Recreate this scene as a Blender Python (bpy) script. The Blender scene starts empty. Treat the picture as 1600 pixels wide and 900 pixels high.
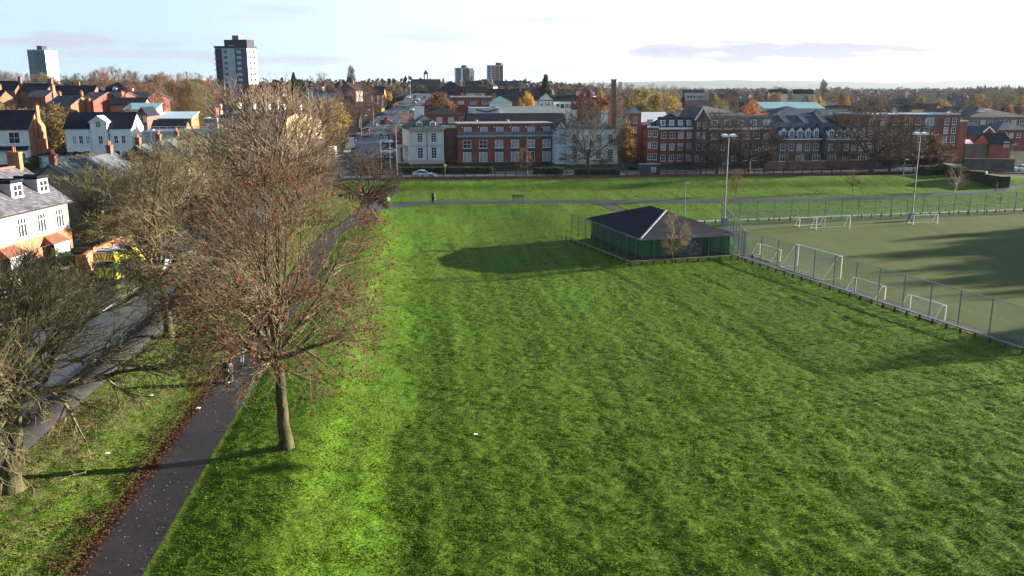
import bpy, math, random
import numpy as np
from mathutils import Vector, Matrix

# ---------------------------------------------------------------- camera, sky, sun, exposure
SC = bpy.context.scene
COL = SC.collection
FPX, CAM_H = 1340.0, 18.0                       # focal length in 1600-px units, drone height
PITCH = math.atan(314.0 / FPX)
cam_d = bpy.data.cameras.new("camera")
cam = bpy.data.objects.new("camera", cam_d)
COL.objects.link(cam)
cam.location = (0, 0, CAM_H)
cam.rotation_euler = (math.pi / 2 - PITCH, 0, 0)
cam_d.sensor_width = 36.0
cam_d.lens = 36.0 * FPX / 1600.0
cam_d.clip_start = 0.5
cam_d.clip_end = 40000
SC.camera = cam

SUN_AZ = math.radians(19.0)                     # ahead of due right
SUN_EL = math.radians(10.2)
SUNV = Vector((math.cos(SUN_AZ) * math.cos(SUN_EL), math.sin(SUN_AZ) * math.cos(SUN_EL), math.sin(SUN_EL)))
sun_d = bpy.data.lights.new("sun", 'SUN')
sun_d.energy = 5.0
sun_d.angle = math.radians(0.45)
sun_d.color = (1.0, 0.885, 0.71)
sun = bpy.data.objects.new("sun", sun_d)
COL.objects.link(sun)
sun.rotation_euler = SUNV.to_track_quat('Z', 'Y').to_euler()
sun.location = (200, 60, 80)

W = bpy.data.worlds.new("World")
SC.world = W
W.use_nodes = True
wn, wl = W.node_tree.nodes, W.node_tree.links
wn.clear()
w_out = wn.new('ShaderNodeOutputWorld')
w_bg = wn.new('ShaderNodeBackground')
w_bg.inputs['Strength'].default_value = 0.05
sky = wn.new('ShaderNodeTexSky')
sky.sky_type = 'NISHITA'
sky.sun_disc = False
sky.sun_elevation = SUN_EL
sky.sun_rotation = math.pi / 2 - SUN_AZ
sky.altitude = 60
sky.air_density = 1.0
sky.dust_density = 1.2
sky.ozone_density = 1.6
# high thin overcast veils the sky; lilac cloud banks low over the horizon, laid out by compass direction
def wm(op, a, b=None, c=None):
    m = wn.new('ShaderNodeMath'); m.operation = op
    for i, s in enumerate((a, b, c)):
        if s is None: continue
        if isinstance(s, (int, float)): m.inputs[i].default_value = s
        else: wl.new(s, m.inputs[i])
    return m.outputs[0]
def wmix(f, a, b):
    m = wn.new('ShaderNodeMixRGB')
    for s, k in ((f, 'Fac'), (a, 'Color1'), (b, 'Color2')):
        if isinstance(s, (int, float)): m.inputs[k].default_value = s
        elif isinstance(s, tuple): m.inputs[k].default_value = (*s, 1)
        else: wl.new(s, m.inputs[k])
    return m.outputs['Color']
w_tc = wn.new('ShaderNodeTexCoord'); w_sp = wn.new('ShaderNodeSeparateXYZ'); wl.new(w_tc.outputs['Generated'], w_sp.inputs[0])
w_az = wm('DEGREES', wm('ARCTAN2', w_sp.outputs['X'], w_sp.outputs['Y'])); w_el = wm('DEGREES', wm('ARCSINE', w_sp.outputs['Z']))
def wnoise(sx, sy, det, off=0.0):
    c = wn.new('ShaderNodeCombineXYZ'); wl.new(wm('MULTIPLY', w_az, sx), c.inputs[0]); wl.new(wm('MULTIPLY_ADD', w_el, sy, off), c.inputs[1])
    n = wn.new('ShaderNodeTexNoise'); n.inputs['Scale'].default_value = 1.0; n.inputs['Detail'].default_value = det; wl.new(c.outputs[0], n.inputs['Vector']); return n.outputs['Fac']
low = wm('MINIMUM', wm('MAXIMUM', wm('DIVIDE', wm('SUBTRACT', 22.0, w_el), 16.0), 0.0), 1.0)
veil = wmix(wm('MULTIPLY_ADD', low, 0.92, 0.05), sky.outputs['Color'], (2.45, 3.35, 4.05))
glow = wm('MULTIPLY', wm('SMOOTH_MIN', wm('MAXIMUM', wm('DIVIDE', wm('ADD', w_az, 22.0), 40.0), 0.0), 1.0, 0.3), 0.9)
veil = wmix(wm('MULTIPLY', glow, low), veil, (5.2, 5.2, 5.2))                   # thin bright cloud toward the sun's side
wisps = wm('MULTIPLY', wm('MAXIMUM', wm('SUBTRACT', wnoise(0.10, 0.9, 5, 4.0), 0.52), 0.0), 3.2)
veil = wmix(wisps, veil, (2.6, 2.75, 3.3))
edge = wnoise(0.28, 1.6, 6)
for az0, el0, ra, re, dens in ((17.0, 2.15, 9.0, 0.75, .95), (12.0, 2.45, 4.5, .8, .7), (15.5, 0.85, 4.5, .55, .6), (20.0, 0.55, 7.0, .75, .6), (3.0, 0.75, 9.0, .5, .5), (-28.0, 2.6, 9.0, .45, .75), (-23.0, 1.9, 7.0, .3, .6), (-15.0, 1.6, 5.0, .35, .55)):
    dx = wm('POWER', wm('ABSOLUTE', wm('DIVIDE', wm('SUBTRACT', w_az, az0), ra)), 2.0); dy = wm('POWER', wm('ABSOLUTE', wm('DIVIDE', wm('SUBTRACT', w_el, el0), re)), 2.0)
    k = wm('SUBTRACT', wm('SUBTRACT', 1.0, wm('ADD', dx, dy)), wm('MULTIPLY', wm('SUBTRACT', edge, 0.5), 3.4))
    k = wm('MULTIPLY', wm('MINIMUM', wm('MAXIMUM', wm('MULTIPLY', k, 1.3), 0.0), 1.0), dens)
    veil = wmix(k, veil, (2.45, 2.5, 3.05))
wl.new(veil, w_bg.inputs['Color'])
wl.new(w_bg.outputs['Background'], w_out.inputs['Surface'])

SC.view_settings.view_transform = 'Standard'
SC.view_settings.look = 'None'
SC.view_settings.exposure = 2.45
SC.view_settings.gamma = 1.0
SC.view_settings.use_curve_mapping = False
SC.render.engine = 'CYCLES'
cy = SC.cycles
cy.max_bounces = 5
cy.diffuse_bounces = 2
cy.glossy_bounces = 2
cy.transmission_bounces = 2
cy.volume_bounces = 0
cy.transparent_max_bounces = 12
cy.use_denoising = True
cy.denoiser = 'OPENIMAGEDENOISE'
cy.denoising_input_passes = 'RGB_ALBEDO_NORMAL'
cy.denoising_prefilter = 'NONE'

# ---------------------------------------------------------------- materials
MATS = {}
def rgba(c): return (c[0], c[1], c[2], 1.0)

def mat(name, col, var=0.25, scale=1.5, rough=0.85, bump=0.0, bscale=None, metal=0.0, spec=0.3,
        stretch=(1, 1, 1), col2=None, objcol=False, detail=4):
    """principled surface mottled by noise in object space"""
    if name in MATS: return MATS[name]
    m = bpy.data.materials.new(name); m.use_nodes = True
    n, l = m.node_tree.nodes, m.node_tree.links
    b = n['Principled BSDF']
    b.inputs['Roughness'].default_value = rough
    b.inputs['Metallic'].default_value = metal
    b.inputs['Specular IOR Level'].default_value = spec
    tc = n.new('ShaderNodeTexCoord'); mp = n.new('ShaderNodeMapping')
    mp.inputs['Scale'].default_value = stretch
    l.new(tc.outputs['Object'], mp.inputs['Vector'])
    nz = n.new('ShaderNodeTexNoise'); nz.inputs['Scale'].default_value = scale; nz.inputs['Detail'].default_value = detail
    nz.inputs['Roughness'].default_value = 0.65
    l.new(mp.outputs['Vector'], nz.inputs['Vector'])
    mx = n.new('ShaderNodeMixRGB')
    lo = tuple(max(0.0, c * (1 - var)) for c in col); hi = col2 if col2 else tuple(min(1.0, c * (1 + var)) for c in col)
    mx.inputs['Color1'].default_value = rgba(lo); mx.inputs['Color2'].default_value = rgba(hi)
    rp = n.new('ShaderNodeValToRGB'); rp.color_ramp.elements[0].position = 0.3; rp.color_ramp.elements[1].position = 0.7
    l.new(nz.outputs['Fac'], rp.inputs['Fac']); l.new(rp.outputs['Color'], mx.inputs['Fac'])
    src = mx.outputs['Color']
    if objcol:
        oi = n.new('ShaderNodeObjectInfo'); mu = n.new('ShaderNodeMixRGB'); mu.blend_type = 'MULTIPLY'
        mu.inputs['Fac'].default_value = 1.0
        l.new(src, mu.inputs['Color1']); l.new(oi.outputs['Color'], mu.inputs['Color2']); src = mu.outputs['Color']
    l.new(src, b.inputs['Base Color'])
    if bump > 0:
        bn = n.new('ShaderNodeBump'); bn.inputs['Strength'].default_value = 1.0; bn.inputs['Distance'].default_value = bump
        n2 = n.new('ShaderNodeTexNoise'); n2.inputs['Scale'].default_value = bscale or scale * 4; n2.inputs['Detail'].default_value = 3
        l.new(mp.outputs['Vector'], n2.inputs['Vector']); l.new(n2.outputs['Fac'], bn.inputs['Height'])
        l.new(bn.outputs['Normal'], b.inputs['Normal'])
    MATS[name] = m
    return m

def brick(name, col, mortar=(0.30, 0.26, 0.22), rough=0.9, mottle=0.25):
    """brickwork: real courses in wall coordinates (x + y along the wall, z up), mottled in larger patches"""
    if name in MATS: return MATS[name]
    m = bpy.data.materials.new(name); m.use_nodes = True
    n, l = m.node_tree.nodes, m.node_tree.links
    b = n['Principled BSDF']; b.inputs['Roughness'].default_value = rough; b.inputs['Specular IOR Level'].default_value = 0.2
    tc = n.new('ShaderNodeTexCoord'); sp = n.new('ShaderNodeSeparateXYZ'); ad = n.new('ShaderNodeMath'); cb = n.new('ShaderNodeCombineXYZ')
    l.new(tc.outputs['Object'], sp.inputs[0]); l.new(sp.outputs['X'], ad.inputs[0]); l.new(sp.outputs['Y'], ad.inputs[1])
    l.new(ad.outputs[0], cb.inputs['X']); l.new(sp.outputs['Z'], cb.inputs['Y'])
    bt = n.new('ShaderNodeTexBrick'); bt.inputs['Scale'].default_value = 1.0
    bt.inputs['Brick Width'].default_value = 0.225; bt.inputs['Row Height'].default_value = 0.075; bt.inputs['Mortar Size'].default_value = 0.008
    bt.inputs['Color1'].default_value = rgba(tuple(c * 0.8 for c in col)); bt.inputs['Color2'].default_value = rgba(tuple(c * 1.2 for c in col))
    bt.inputs['Mortar'].default_value = rgba(mortar)
    l.new(cb.outputs[0], bt.inputs['Vector'])
    nz = n.new('ShaderNodeTexNoise'); nz.inputs['Scale'].default_value = 0.5; nz.inputs['Detail'].default_value = 5
    l.new(tc.outputs['Object'], nz.inputs['Vector'])
    mr = n.new('ShaderNodeMapRange'); mr.inputs[1].default_value = 0.3; mr.inputs[2].default_value = 0.7
    mr.inputs[3].default_value = 1 - mottle; mr.inputs[4].default_value = 1 + mottle
    l.new(nz.outputs['Fac'], mr.inputs[0])
    mu = n.new('ShaderNodeVectorMath'); mu.operation = 'SCALE'
    l.new(bt.outputs['Color'], mu.inputs[0]); l.new(mr.outputs[0], mu.inputs['Scale'])
    l.new(mu.outputs[0], b.inputs['Base Color'])
    MATS[name] = m
    return m

def slate(name, col, course=0.25, rough=0.55, var=0.3):
    """slate or tile roof: courses down the slope, odd slates lighter or darker"""
    if name in MATS: return MATS[name]
    m = bpy.data.materials.new(name); m.use_nodes = True
    n, l = m.node_tree.nodes, m.node_tree.links
    b = n['Principled BSDF']; b.inputs['Roughness'].default_value = 0.9; b.inputs['Specular IOR Level'].default_value = 0.12
    tc = n.new('ShaderNodeTexCoord'); sp = n.new('ShaderNodeSeparateXYZ'); ad = n.new('ShaderNodeMath'); cb = n.new('ShaderNodeCombineXYZ')
    l.new(tc.outputs['Object'], sp.inputs[0]); l.new(sp.outputs['X'], ad.inputs[0]); l.new(sp.outputs['Y'], ad.inputs[1])
    l.new(ad.outputs[0], cb.inputs['X']); l.new(sp.outputs['Z'], cb.inputs['Y'])
    bt = n.new('ShaderNodeTexBrick'); bt.inputs['Scale'].default_value = 1.0
    bt.inputs['Brick Width'].default_value = course * 1.6; bt.inputs['Row Height'].default_value = course * 0.6; bt.inputs['Mortar Size'].default_value = 0.012
    bt.inputs['Color1'].default_value = rgba(tuple(c * (1 - var) for c in col)); bt.inputs['Color2'].default_value = rgba(tuple(c * (1 + var) for c in col))
    bt.inputs['Mortar'].default_value = rgba(tuple(c * 0.45 for c in col))
    l.new(cb.outputs[0], bt.inputs['Vector'])
    nz = n.new('ShaderNodeTexNoise'); nz.inputs['Scale'].default_value = 0.7; nz.inputs['Detail'].default_value = 6
    l.new(tc.outputs['Object'], nz.inputs['Vector'])
    mr = n.new('ShaderNodeMapRange'); mr.inputs[1].default_value = 0.3; mr.inputs[2].default_value = 0.7
    mr.inputs[3].default_value = 0.65; mr.inputs[4].default_value = 1.4
    l.new(nz.outputs['Fac'], mr.inputs[0])
    mu = n.new('ShaderNodeVectorMath'); mu.operation = 'SCALE'
    l.new(bt.outputs['Color'], mu.inputs[0]); l.new(mr.outputs[0], mu.inputs['Scale'])
    l.new(mu.outputs[0], b.inputs['Base Color'])
    MATS[name] = m
    return m

def glass(name='window_glass', col=(0.03, 0.035, 0.045)):
    m = mat(name, col, var=0.6, scale=0.4, rough=0.08, spec=0.7)
    return m

def mesh_wire(name, col, pitch_x, pitch_z, wire):
    """welded wire mesh: wires opaque, gaps see-through; wall coordinates x (along) and z (up)"""
    if name in MATS: return MATS[name]
    m = bpy.data.materials.new(name); m.use_nodes = True
    n, l = m.node_tree.nodes, m.node_tree.links
    b = n['Principled BSDF']; b.inputs['Base Color'].default_value = rgba(col); b.inputs['Roughness'].default_value = 0.5
    b.inputs['Metallic'].default_value = 0.3
    tr = n.new('ShaderNodeBsdfTransparent'); mx = n.new('ShaderNodeMixShader')
    tc = n.new('ShaderNodeTexCoord'); sp = n.new('ShaderNodeSeparateXYZ'); l.new(tc.outputs['Object'], sp.inputs[0])
    outs = []
    for ax, p in (('X', pitch_x), ('Z', pitch_z)):
        md = n.new('ShaderNodeMath'); md.operation = 'PINGPONG'; md.inputs[1].default_value = p / 2
        lt = n.new('ShaderNodeMath'); lt.operation = 'LESS_THAN'; lt.inputs[1].default_value = wire / 2
        l.new(sp.outputs[ax], md.inputs[0]); l.new(md.outputs[0], lt.inputs[0]); outs.append(lt)
    ma = n.new('ShaderNodeMath'); ma.operation = 'MAXIMUM'
    l.new(outs[0].outputs[0], ma.inputs[0]); l.new(outs[1].outputs[0], ma.inputs[1])
    l.new(ma.outputs[0], mx.inputs['Fac']); l.new(tr.outputs[0], mx.inputs[1]); l.new(b.outputs[0], mx.inputs[2])
    l.new(mx.outputs[0], n['Material Output'].inputs['Surface'])
    MATS[name] = m
    return m

BRICK_RED = brick('red_brick', (0.195, 0.040, 0.028), (0.20, 0.16, 0.14))
BRICK_NEW = brick('new_red_brick', (0.29, 0.066, 0.037), (0.24, 0.19, 0.16))
BRICK_ORANGE = brick('orange_brick', (0.27, 0.105, 0.052), (0.22, 0.17, 0.13))
BRICK_BROWN = brick('brown_brick', (0.135, 0.060, 0.044), (0.17, 0.14, 0.12))
BRICK_DARK = brick('dark_brick', (0.11, 0.06, 0.05))
RENDER_WHITE = mat('white_render', (0.60, 0.66, 0.66), var=0.13, scale=0.7, rough=0.9, stretch=(1, 1, 0.35))
RENDER_CREAM = mat('cream_render', (0.23, 0.205, 0.175), var=0.14, scale=0.8, rough=0.9)
RENDER_PEACH = mat('peach_render', (0.58, 0.38, 0.22), var=0.15, scale=0.8, rough=0.9)
RENDER_GREY = mat('grey_render', (0.33, 0.36, 0.37), var=0.12, scale=0.7, rough=0.9)
SLATE_DARK = slate('dark_slate', (0.013, 0.016, 0.029))
SLATE_GREY = slate('grey_slate', (0.075, 0.085, 0.10))
SLATE_PALE = slate('pale_slate', (0.17, 0.16, 0.16))
SLATE_BROWN = slate('brown_tile', (0.10, 0.07, 0.062))
SLATE_BLUE = slate('blue_slate', (0.045, 0.075, 0.105))
TURQ = mat('turquoise_sheet', (0.17, 0.32, 0.36), var=0.15, scale=0.6, rough=0.6)
FLAT_PALE = mat('pale_flat_roof', (0.42, 0.48, 0.52), var=0.15, scale=0.5, rough=0.8)
WHITE = mat('white_paint', (0.78, 0.79, 0.80), var=0.06, scale=2, rough=0.55)
STONE = mat('stone_trim', (0.42, 0.40, 0.36), var=0.2, scale=2)
GLASS = glass()
CURTAIN = mat('net_curtain', (0.27, 0.30, 0.33), var=0.35, scale=1.2, rough=0.35, spec=0.5)
METAL_GREY = mat('galvanised', (0.15, 0.17, 0.195), var=0.15, scale=3, rough=0.5, metal=0.2)
BLACK = mat('black_paint', (0.014, 0.014, 0.016), var=0.3, scale=3, rough=0.5)
TARMAC = mat('tarmac', (0.055, 0.056, 0.060), var=0.25, scale=0.35, rough=0.85, bump=0.004, bscale=60)
TIMBER = mat('dark_timber', (0.055, 0.045, 0.038), var=0.4, scale=2.5, rough=0.85)
TERRACOTTA = mat('terracotta', (0.22, 0.08, 0.045), var=0.2, scale=3)

# ---------------------------------------------------------------- mesh helpers
def tag(o, label=None, cat=None, group=None, kind=None):
    if label: o['label'] = label
    if cat: o['category'] = cat
    if group: o['group'] = group
    if kind: o['kind'] = kind
    return o

def link(o, parent=None):
    COL.objects.link(o)
    if parent is not None: o.parent = parent
    return o

def root(name, label, cat, loc, rz=0.0, group=None):
    o = bpy.data.objects.new(name, None)
    o.empty_display_size = 0.2
    COL.objects.link(o)
    o.location = loc; o.rotation_euler = (0, 0, rz)
    return tag(o, label, cat, group)

def npmesh(name, V, F, mats, parent=None, smooth=False, midx=None, loc=None):
    """V (n,3); F list of face arrays (each (m,3) or (m,4))"""
    me = bpy.data.meshes.new(name)
    V = np.asarray(V, dtype=np.float32)
    Fs = [np.asarray(f, dtype=np.int32) for f in (F if isinstance(F, (list, tuple)) else [F]) if len(f)]
    me.vertices.add(len(V)); me.vertices.foreach_set('co', V.ravel())
    nl = sum(f.size for f in Fs); npoly = sum(len(f) for f in Fs)
    me.loops.add(nl); me.polygons.add(npoly)
    me.loops.foreach_set('vertex_index', np.concatenate([f.ravel() for f in Fs]))
    tot = np.concatenate([np.full(len(f), f.shape[1], np.int32) for f in Fs])
    st = np.concatenate([[0], np.cumsum(tot)[:-1]]).astype(np.int32)
    me.polygons.foreach_set('loop_start', st)
    if midx is not None: me.polygons.foreach_set('material_index', np.asarray(midx, dtype=np.int32))
    if smooth: me.polygons.foreach_set('use_smooth', np.ones(npoly, dtype=bool))
    for m in (mats if isinstance(mats, (list, tuple)) else [mats]): me.materials.append(m)
    me.update(calc_edges=True); me.validate(verbose=False)
    o = bpy.data.objects.new(name, me)
    if loc is not None: o.location = loc
    return link(o, parent)

class MB:
    """small-mesh collector"""
    def __init__(self): self.v, self.f, self.m = [], [], []
    def add(self, vs, fs, m=0):
        k = len(self.v); self.v += [tuple(p) for p in vs]
        for f in fs: self.f.append(tuple(i + k for i in f)); self.m.append(m)
        return self
    def box(self, x0, x1, y0, y1, z0, z1, m=0):
        return self.add([(x0, y0, z0), (x1, y0, z0), (x1, y1, z0), (x0, y1, z0), (x0, y0, z1), (x1, y0, z1), (x1, y1, z1), (x0, y1, z1)],
                        [(0, 3, 2, 1), (4, 5, 6, 7), (0, 1, 5, 4), (1, 2, 6, 5), (2, 3, 7, 6), (3, 0, 4, 7)], m)
    def slab(self, pts, t, m=0):
        """polygon pts thickened downwards by t"""
        n = len(pts)
        vs = [tuple(p) for p in pts] + [(p[0], p[1], p[2] - t) for p in pts]
        fs = [tuple(range(n)), tuple(range(2 * n - 1, n - 1, -1))] + [(i, i + n, (i + 1) % n + n, (i + 1) % n) for i in range(n)]
        return self.add(vs, fs, m)
    def bar(self, a, b, w, h=None, m=0):
        """square bar from a to b"""
        a, b = Vector(a), Vector(b); d = (b - a)
        if d.length < 1e-6: return self
        d.normalize(); up = Vector((0, 0, 1)) if abs(d.z) < 0.95 else Vector((0, 1, 0))
        s = d.cross(up).normalized(); t = s.cross(d).normalized()
        h = h or w; vs = []
        for p in (a, b):
            for i, j in ((-1, -1), (1, -1), (1, 1), (-1, 1)): vs.append(p + s * (i * w / 2) + t * (j * h / 2))
        return self.add(vs, [(0, 1, 2, 3), (7, 6, 5, 4), (0, 4, 5, 1), (1, 5, 6, 2), (2, 6, 7, 3), (3, 7, 4, 0)], m)
    def tube(self, a, b, r0, r1=None, n=8, m=0):
        a, b = Vector(a), Vector(b); d = (b - a).normalized(); r1 = r0 if r1 is None else r1
        up = Vector((0, 0, 1)) if abs(d.z) < 0.95 else Vector((0, 1, 0))
        s = d.cross(up).normalized(); t = s.cross(d).normalized(); vs = []
        for p, r in ((a, r0), (b, r1)):
            for i in range(n):
                an = 2 * math.pi * i / n; vs.append(p + s * (math.cos(an) * r) + t * (math.sin(an) * r))
        return self.add(vs, [(i, (i + 1) % n, (i + 1) % n + n, i + n) for i in range(n)] + [tuple(range(n - 1, -1, -1)), tuple(range(n, 2 * n))], m)
    def build(self, name, mats, parent=None, loc=None, rz=0, smooth=False):
        me = bpy.data.meshes.new(name); me.from_pydata([tuple(p) for p in self.v], [], self.f)
        for m in (mats if isinstance(mats, (list, tuple)) else [mats]): me.materials.append(m)
        for i, p in enumerate(me.polygons): p.material_index = self.m[i]; p.use_smooth = smooth
        me.update()
        o = bpy.data.objects.new(name, me)
        if loc is not None: o.location = loc
        o.rotation_euler = (0, 0, rz)
        return link(o, parent)

def dup(o, parent=None):
    c = o.copy(); COL.objects.link(c); c.parent = parent
    for ch in o.children: dup(ch, c)
    return c

def recolour(r, col):
    for ch in r.children_recursive: ch.color = (col[0], col[1], col[2], 1)

# ---------------------------------------------------------------- the lie of the land
def ss(a, b, x):
    t = np.clip((np.asarray(x, dtype=float) - a) / (b - a), 0, 1)
    return t * t * (3 - 2 * t)

def path_s(x, y): return (x + 12.0 + 0.097 * y) * 0.9953          # metres right of the park path
def far_q(x, y): return (y - (139 + 0.08 * (x + 13))) * 0.997       # metres beyond the far path
_sx = [-200, -60, -22, -13, -8, -2.2, -1.5, 1.5, 2.2, 4.6, 5.6, 8.0, 10.4, 13, 400]
_sz = [1.3, 1.3, 1.25, 1.25, 1.15, 0.84, 0.80, 0.80, 0.82, 0.97, 0.99, 0.36, -0.06, -0.10, 0]
_qx = [-600, -75, -40, -26, -14, -4, -1.6, 1.6, 4, 9.6, 12.2, 15, 20, 25, 30, 45, 60, 2000]
_qz = [0, 0, -0.35, -0.6, -0.5, 0.36, 0.42, 0.42, 0.42, 0.42, 1.25, 1.4, 1.2, 0.9, 0.55, 0.4, 0.3, 0.0]
def ground(x, y):
    x = np.asarray(x, dtype=float); y = np.asarray(y, dtype=float)
    s = path_s(x, y); q = far_q(x, y)
    s = s + (0.5 * np.sin(y * 0.37) + 0.35 * np.sin(y * 0.91 + 1)) * ss(5, 8, s)
    a = sum(np.interp(s + d, _sx, _sz) for d in (-0.8, -0.4, 0, 0.4, 0.8)) / 5
    a = a * (1 - ss(128, 185, y)) * (1 - ss(95, 140, y) * ss(0, 8, s))
    b = sum(np.interp(q + d, _qx, _qz) for d in (-1, -0.5, 0, 0.5, 1)) / 5
    b = b * (1 - ss(92, 112, x) * 0.75)
    z = np.maximum(a, np.maximum(b, 0)) + np.minimum(b, 0) * ss(9, 18, s) * (1 - ss(-4, 7, x))
    rise = 13 * ss(235, 520, y) * (1 - ss(0, 150, x + 60 - 0.10 * (y - 235))) + 2 * ss(300, 900, y)
    return z + rise

def gz(x, y): return float(ground(x, y))

CP, SP = math.cos(PITCH), math.sin(PITCH)
def Zat(v, Y):
    """height seen at picture row v at distance Y"""
    return CAM_H + Y * math.tan(math.atan((450 - v) / FPX) - PITCH)
def Xat(u, Y, z=3.0):
    return (u - 800) / FPX * (Y * CP - (z - CAM_H) * SP)
def at(u, v):
    """ground point under a place of the photograph (survey of the site)"""
    Y = 20.0
    k = math.tan(math.atan((450 - v) / FPX) - PITCH)
    prev = Y
    while Y < 3000:
        z = CAM_H + Y * k; x = Xat(u, Y, z)
        if z <= gz(x, Y): break
        prev = Y; Y *= 1.02
    lo, hi = prev, Y
    for _ in range(30):
        Y = (lo + hi) / 2; z = CAM_H + Y * k
        if z <= gz(Xat(u, Y, z), Y): hi = Y
        else: lo = Y
    x = Xat(u, Y, gz(Xat(u, Y, 0.5), Y))
    return x, Y, gz(x, Y)

# ---------------------------------------------------------------- ground sheet
rng0 = np.random.default_rng(7)
_lat = rng0.random((256, 256))
def vnoise(x, y):
    xi = np.floor(x).astype(int); yi = np.floor(y).astype(int)
    fx = x - xi; fy = y - yi; fx = fx * fx * (3 - 2 * fx); fy = fy * fy * (3 - 2 * fy)
    a = _lat[xi & 255, yi & 255]; b = _lat[(xi + 1) & 255, yi & 255]; c = _lat[xi & 255, (yi + 1) & 255]; d = _lat[(xi + 1) & 255, (yi + 1) & 255]
    return (a * (1 - fx) + b * fx) * (1 - fy) + (c * (1 - fx) + d * fx) * fy

def catmull(P, n=8):
    P = [Vector(p) for p in P]; out = []
    Q = [P[0] * 2 - P[1]] + P + [P[-1] * 2 - P[-2]]
    for i in range(1, len(Q) - 2):
        for k in range(n):
            t = k / n; a, b, c, d = Q[i - 1], Q[i], Q[i + 1], Q[i + 2]
            out.append(0.5 * ((2 * b) + (c - a) * t + (2 * a - 5 * b + 4 * c - d) * t * t + (3 * b - a - 3 * c + d) * t ** 3))
    out.append(P[-1]); return out

pc = lambda y: -12.0 - 0.097 * y
PATH = catmull([(pc(y), y) for y in (6, 30, 55, 80, 100)] + [at(u, v)[:2] for u, v in
       ((553, 346), (562, 335), (590, 324.5), (640, 318.5), (720, 315.5), (860, 314.5), (1000, 314.5), (1200, 312), (1400, 307.5), (1500, 303), (1556, 298), (1590, 289))], 10)
SPUR = catmull([at(u, v)[:2] for u, v in ((930, 315), (950, 321), (966, 329))], 6)
RAMP = catmull([at(u, v)[:2] for u, v in ((566, 331), (585, 316), (604, 302), (612, 293))], 6)
av = lambda y: -25.5 - 0.0915 * y
_ay = [0, 60, 150, 190, 215, 270, 325, 400, 470, 560, 700, 900]; _ax = [-25.5, -31.0, -39.2, -40.2, -41.5, -45.2, -47.8, -48.8, -50, -52.5, -58, -66]
def avx(y): return float(sum(np.interp(y + d, _ay, _ax) for d in (-30, -15, 0, 15, 30)) / 5)
AVENUE = [Vector((avx(y), y)) for y in list(range(0, 180, 6)) + list(range(180, 300, 8)) + list(range(300, 620, 12)) + [660, 720, 800, 900]]
cr = lambda x: 173 + 0.12 * (x + 15)
CROSS = [Vector((x, cr(x))) for x in range(-41, 101, 4)] + [Vector((104 + 5 * i, cr(104) + 0.9 * i - 0.35 * i * i)) for i in range(0, 10)]
P1 = at(1163, 405); P2 = at(1597, 546); F1 = at(1130, 351); F2 = at(1600, 333)
fd = Vector((F2[0] - F1[0], F2[1] - F1[1])).normalized()
PITCH_POLY = [Vector(P1[:2]), Vector(P2[:2]), Vector(P2[:2]) + fd * 62, Vector(F1[:2]) + fd * 85, Vector(F1[:2])]

def seg_dist(x, y, pts):
    d = np.full(np.shape(x), 1e9)
    for a, b in zip(pts[:-1], pts[1:]):
        ax, ay, bx, by = a[0], a[1], b[0], b[1]; L2 = (bx - ax) ** 2 + (by - ay) ** 2 + 1e-9
        t = np.clip(((x - ax) * (bx - ax) + (y - ay) * (by - ay)) / L2, 0, 1)
        d = np.minimum(d, np.hypot(x - ax - t * (bx - ax), y - ay - t * (by - ay)))
    return d
def in_poly(x, y, poly):
    ins = np.zeros(np.shape(x), bool); n = len(poly)
    for i in range(n):
        a, b = poly[i], poly[(i + 1) % n]
        c = ((a[1] > y) != (b[1] > y)) & (x < (b[0] - a[0]) * (y - a[1]) / (b[1] - a[1] + 1e-12) + a[0])
        ins ^= c
    return ins
def park_mask(x, y):
    """1 on mown park grass, 0 on paths, roads, pitch and in the town"""
    m = ss(2.6, 4.2, x - np.interp(y, [p[1] for p in AVENUE], [p[0] for p in AVENUE]) - 3.0) * (1 - ss(-0.5, 1.5, y - (164 + 0.10 * (x + 10))))
    m = m * ss(0, 0.5, seg_dist(x, y, PATH[::2]) - 1.55) * ss(0, 0.4, seg_dist(x, y, SPUR) - 1.1) * ss(0, 0.4, seg_dist(x, y, RAMP[::2]) - 1.3)
    return m * (1 - in_poly(x, y, PITCH_POLY)) * (1 - ss(104, 112, x))

def axis(a, b, st, lo, hi, g=1.13):
    v = list(np.arange(a, b, st)); p, d = v[-1], st
    while p < hi: d *= g; p += d; v.append(p)
    p, d = a, st
    while p > lo: d *= g; p -= d; v.insert(0, p)
    return np.array(v)
gx = axis(-30, 46, 0.17, -9000, 9000)
gy = axis(22, 80, 0.17, -600, 14000)
gy = np.unique(np.concatenate([gy[gy <= 80], np.arange(80.2, 120, 0.28), np.arange(120.4, 180, 0.6), gy[gy > 181]]))
GX, GY = np.meshgrid(gx, gy)
pm = park_mask(GX, GY)
GZ = ground(GX, GY)
s_ = path_s(GX, GY)
near = 1 - ss(70, 118, GY)
tuft = (vnoise(GX / 0.30, GY / 0.30) - 0.5) * 0.065 + (vnoise(GX / 0.62 + 40, GY / 0.7) - 0.5) * 0.035
ridge = (vnoise(s_ / 1.5 + 9, GY / 30.0) - 0.5) * 0.06 + (vnoise(s_ / 0.7 + 31, GY / 14.0 + 5) - 0.5) * 0.03
swell = (vnoise(GX / 7.0 + 3, GY / 7.0 + 11) - 0.5) * 0.10
GZ = GZ + pm * (near * (tuft + ridge) + (1 - near) * 0.5 * tuft + swell * ss(0.8, 3.0, np.abs(s_)) * 0.8)
GZ = GZ - 0.05 * (1 - pm)
ny_, nx_ = GX.shape
V = np.stack([GX.ravel(), GY.ravel(), GZ.ravel()], 1)
idx = np.arange(ny_ * nx_).reshape(ny_, nx_)
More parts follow.
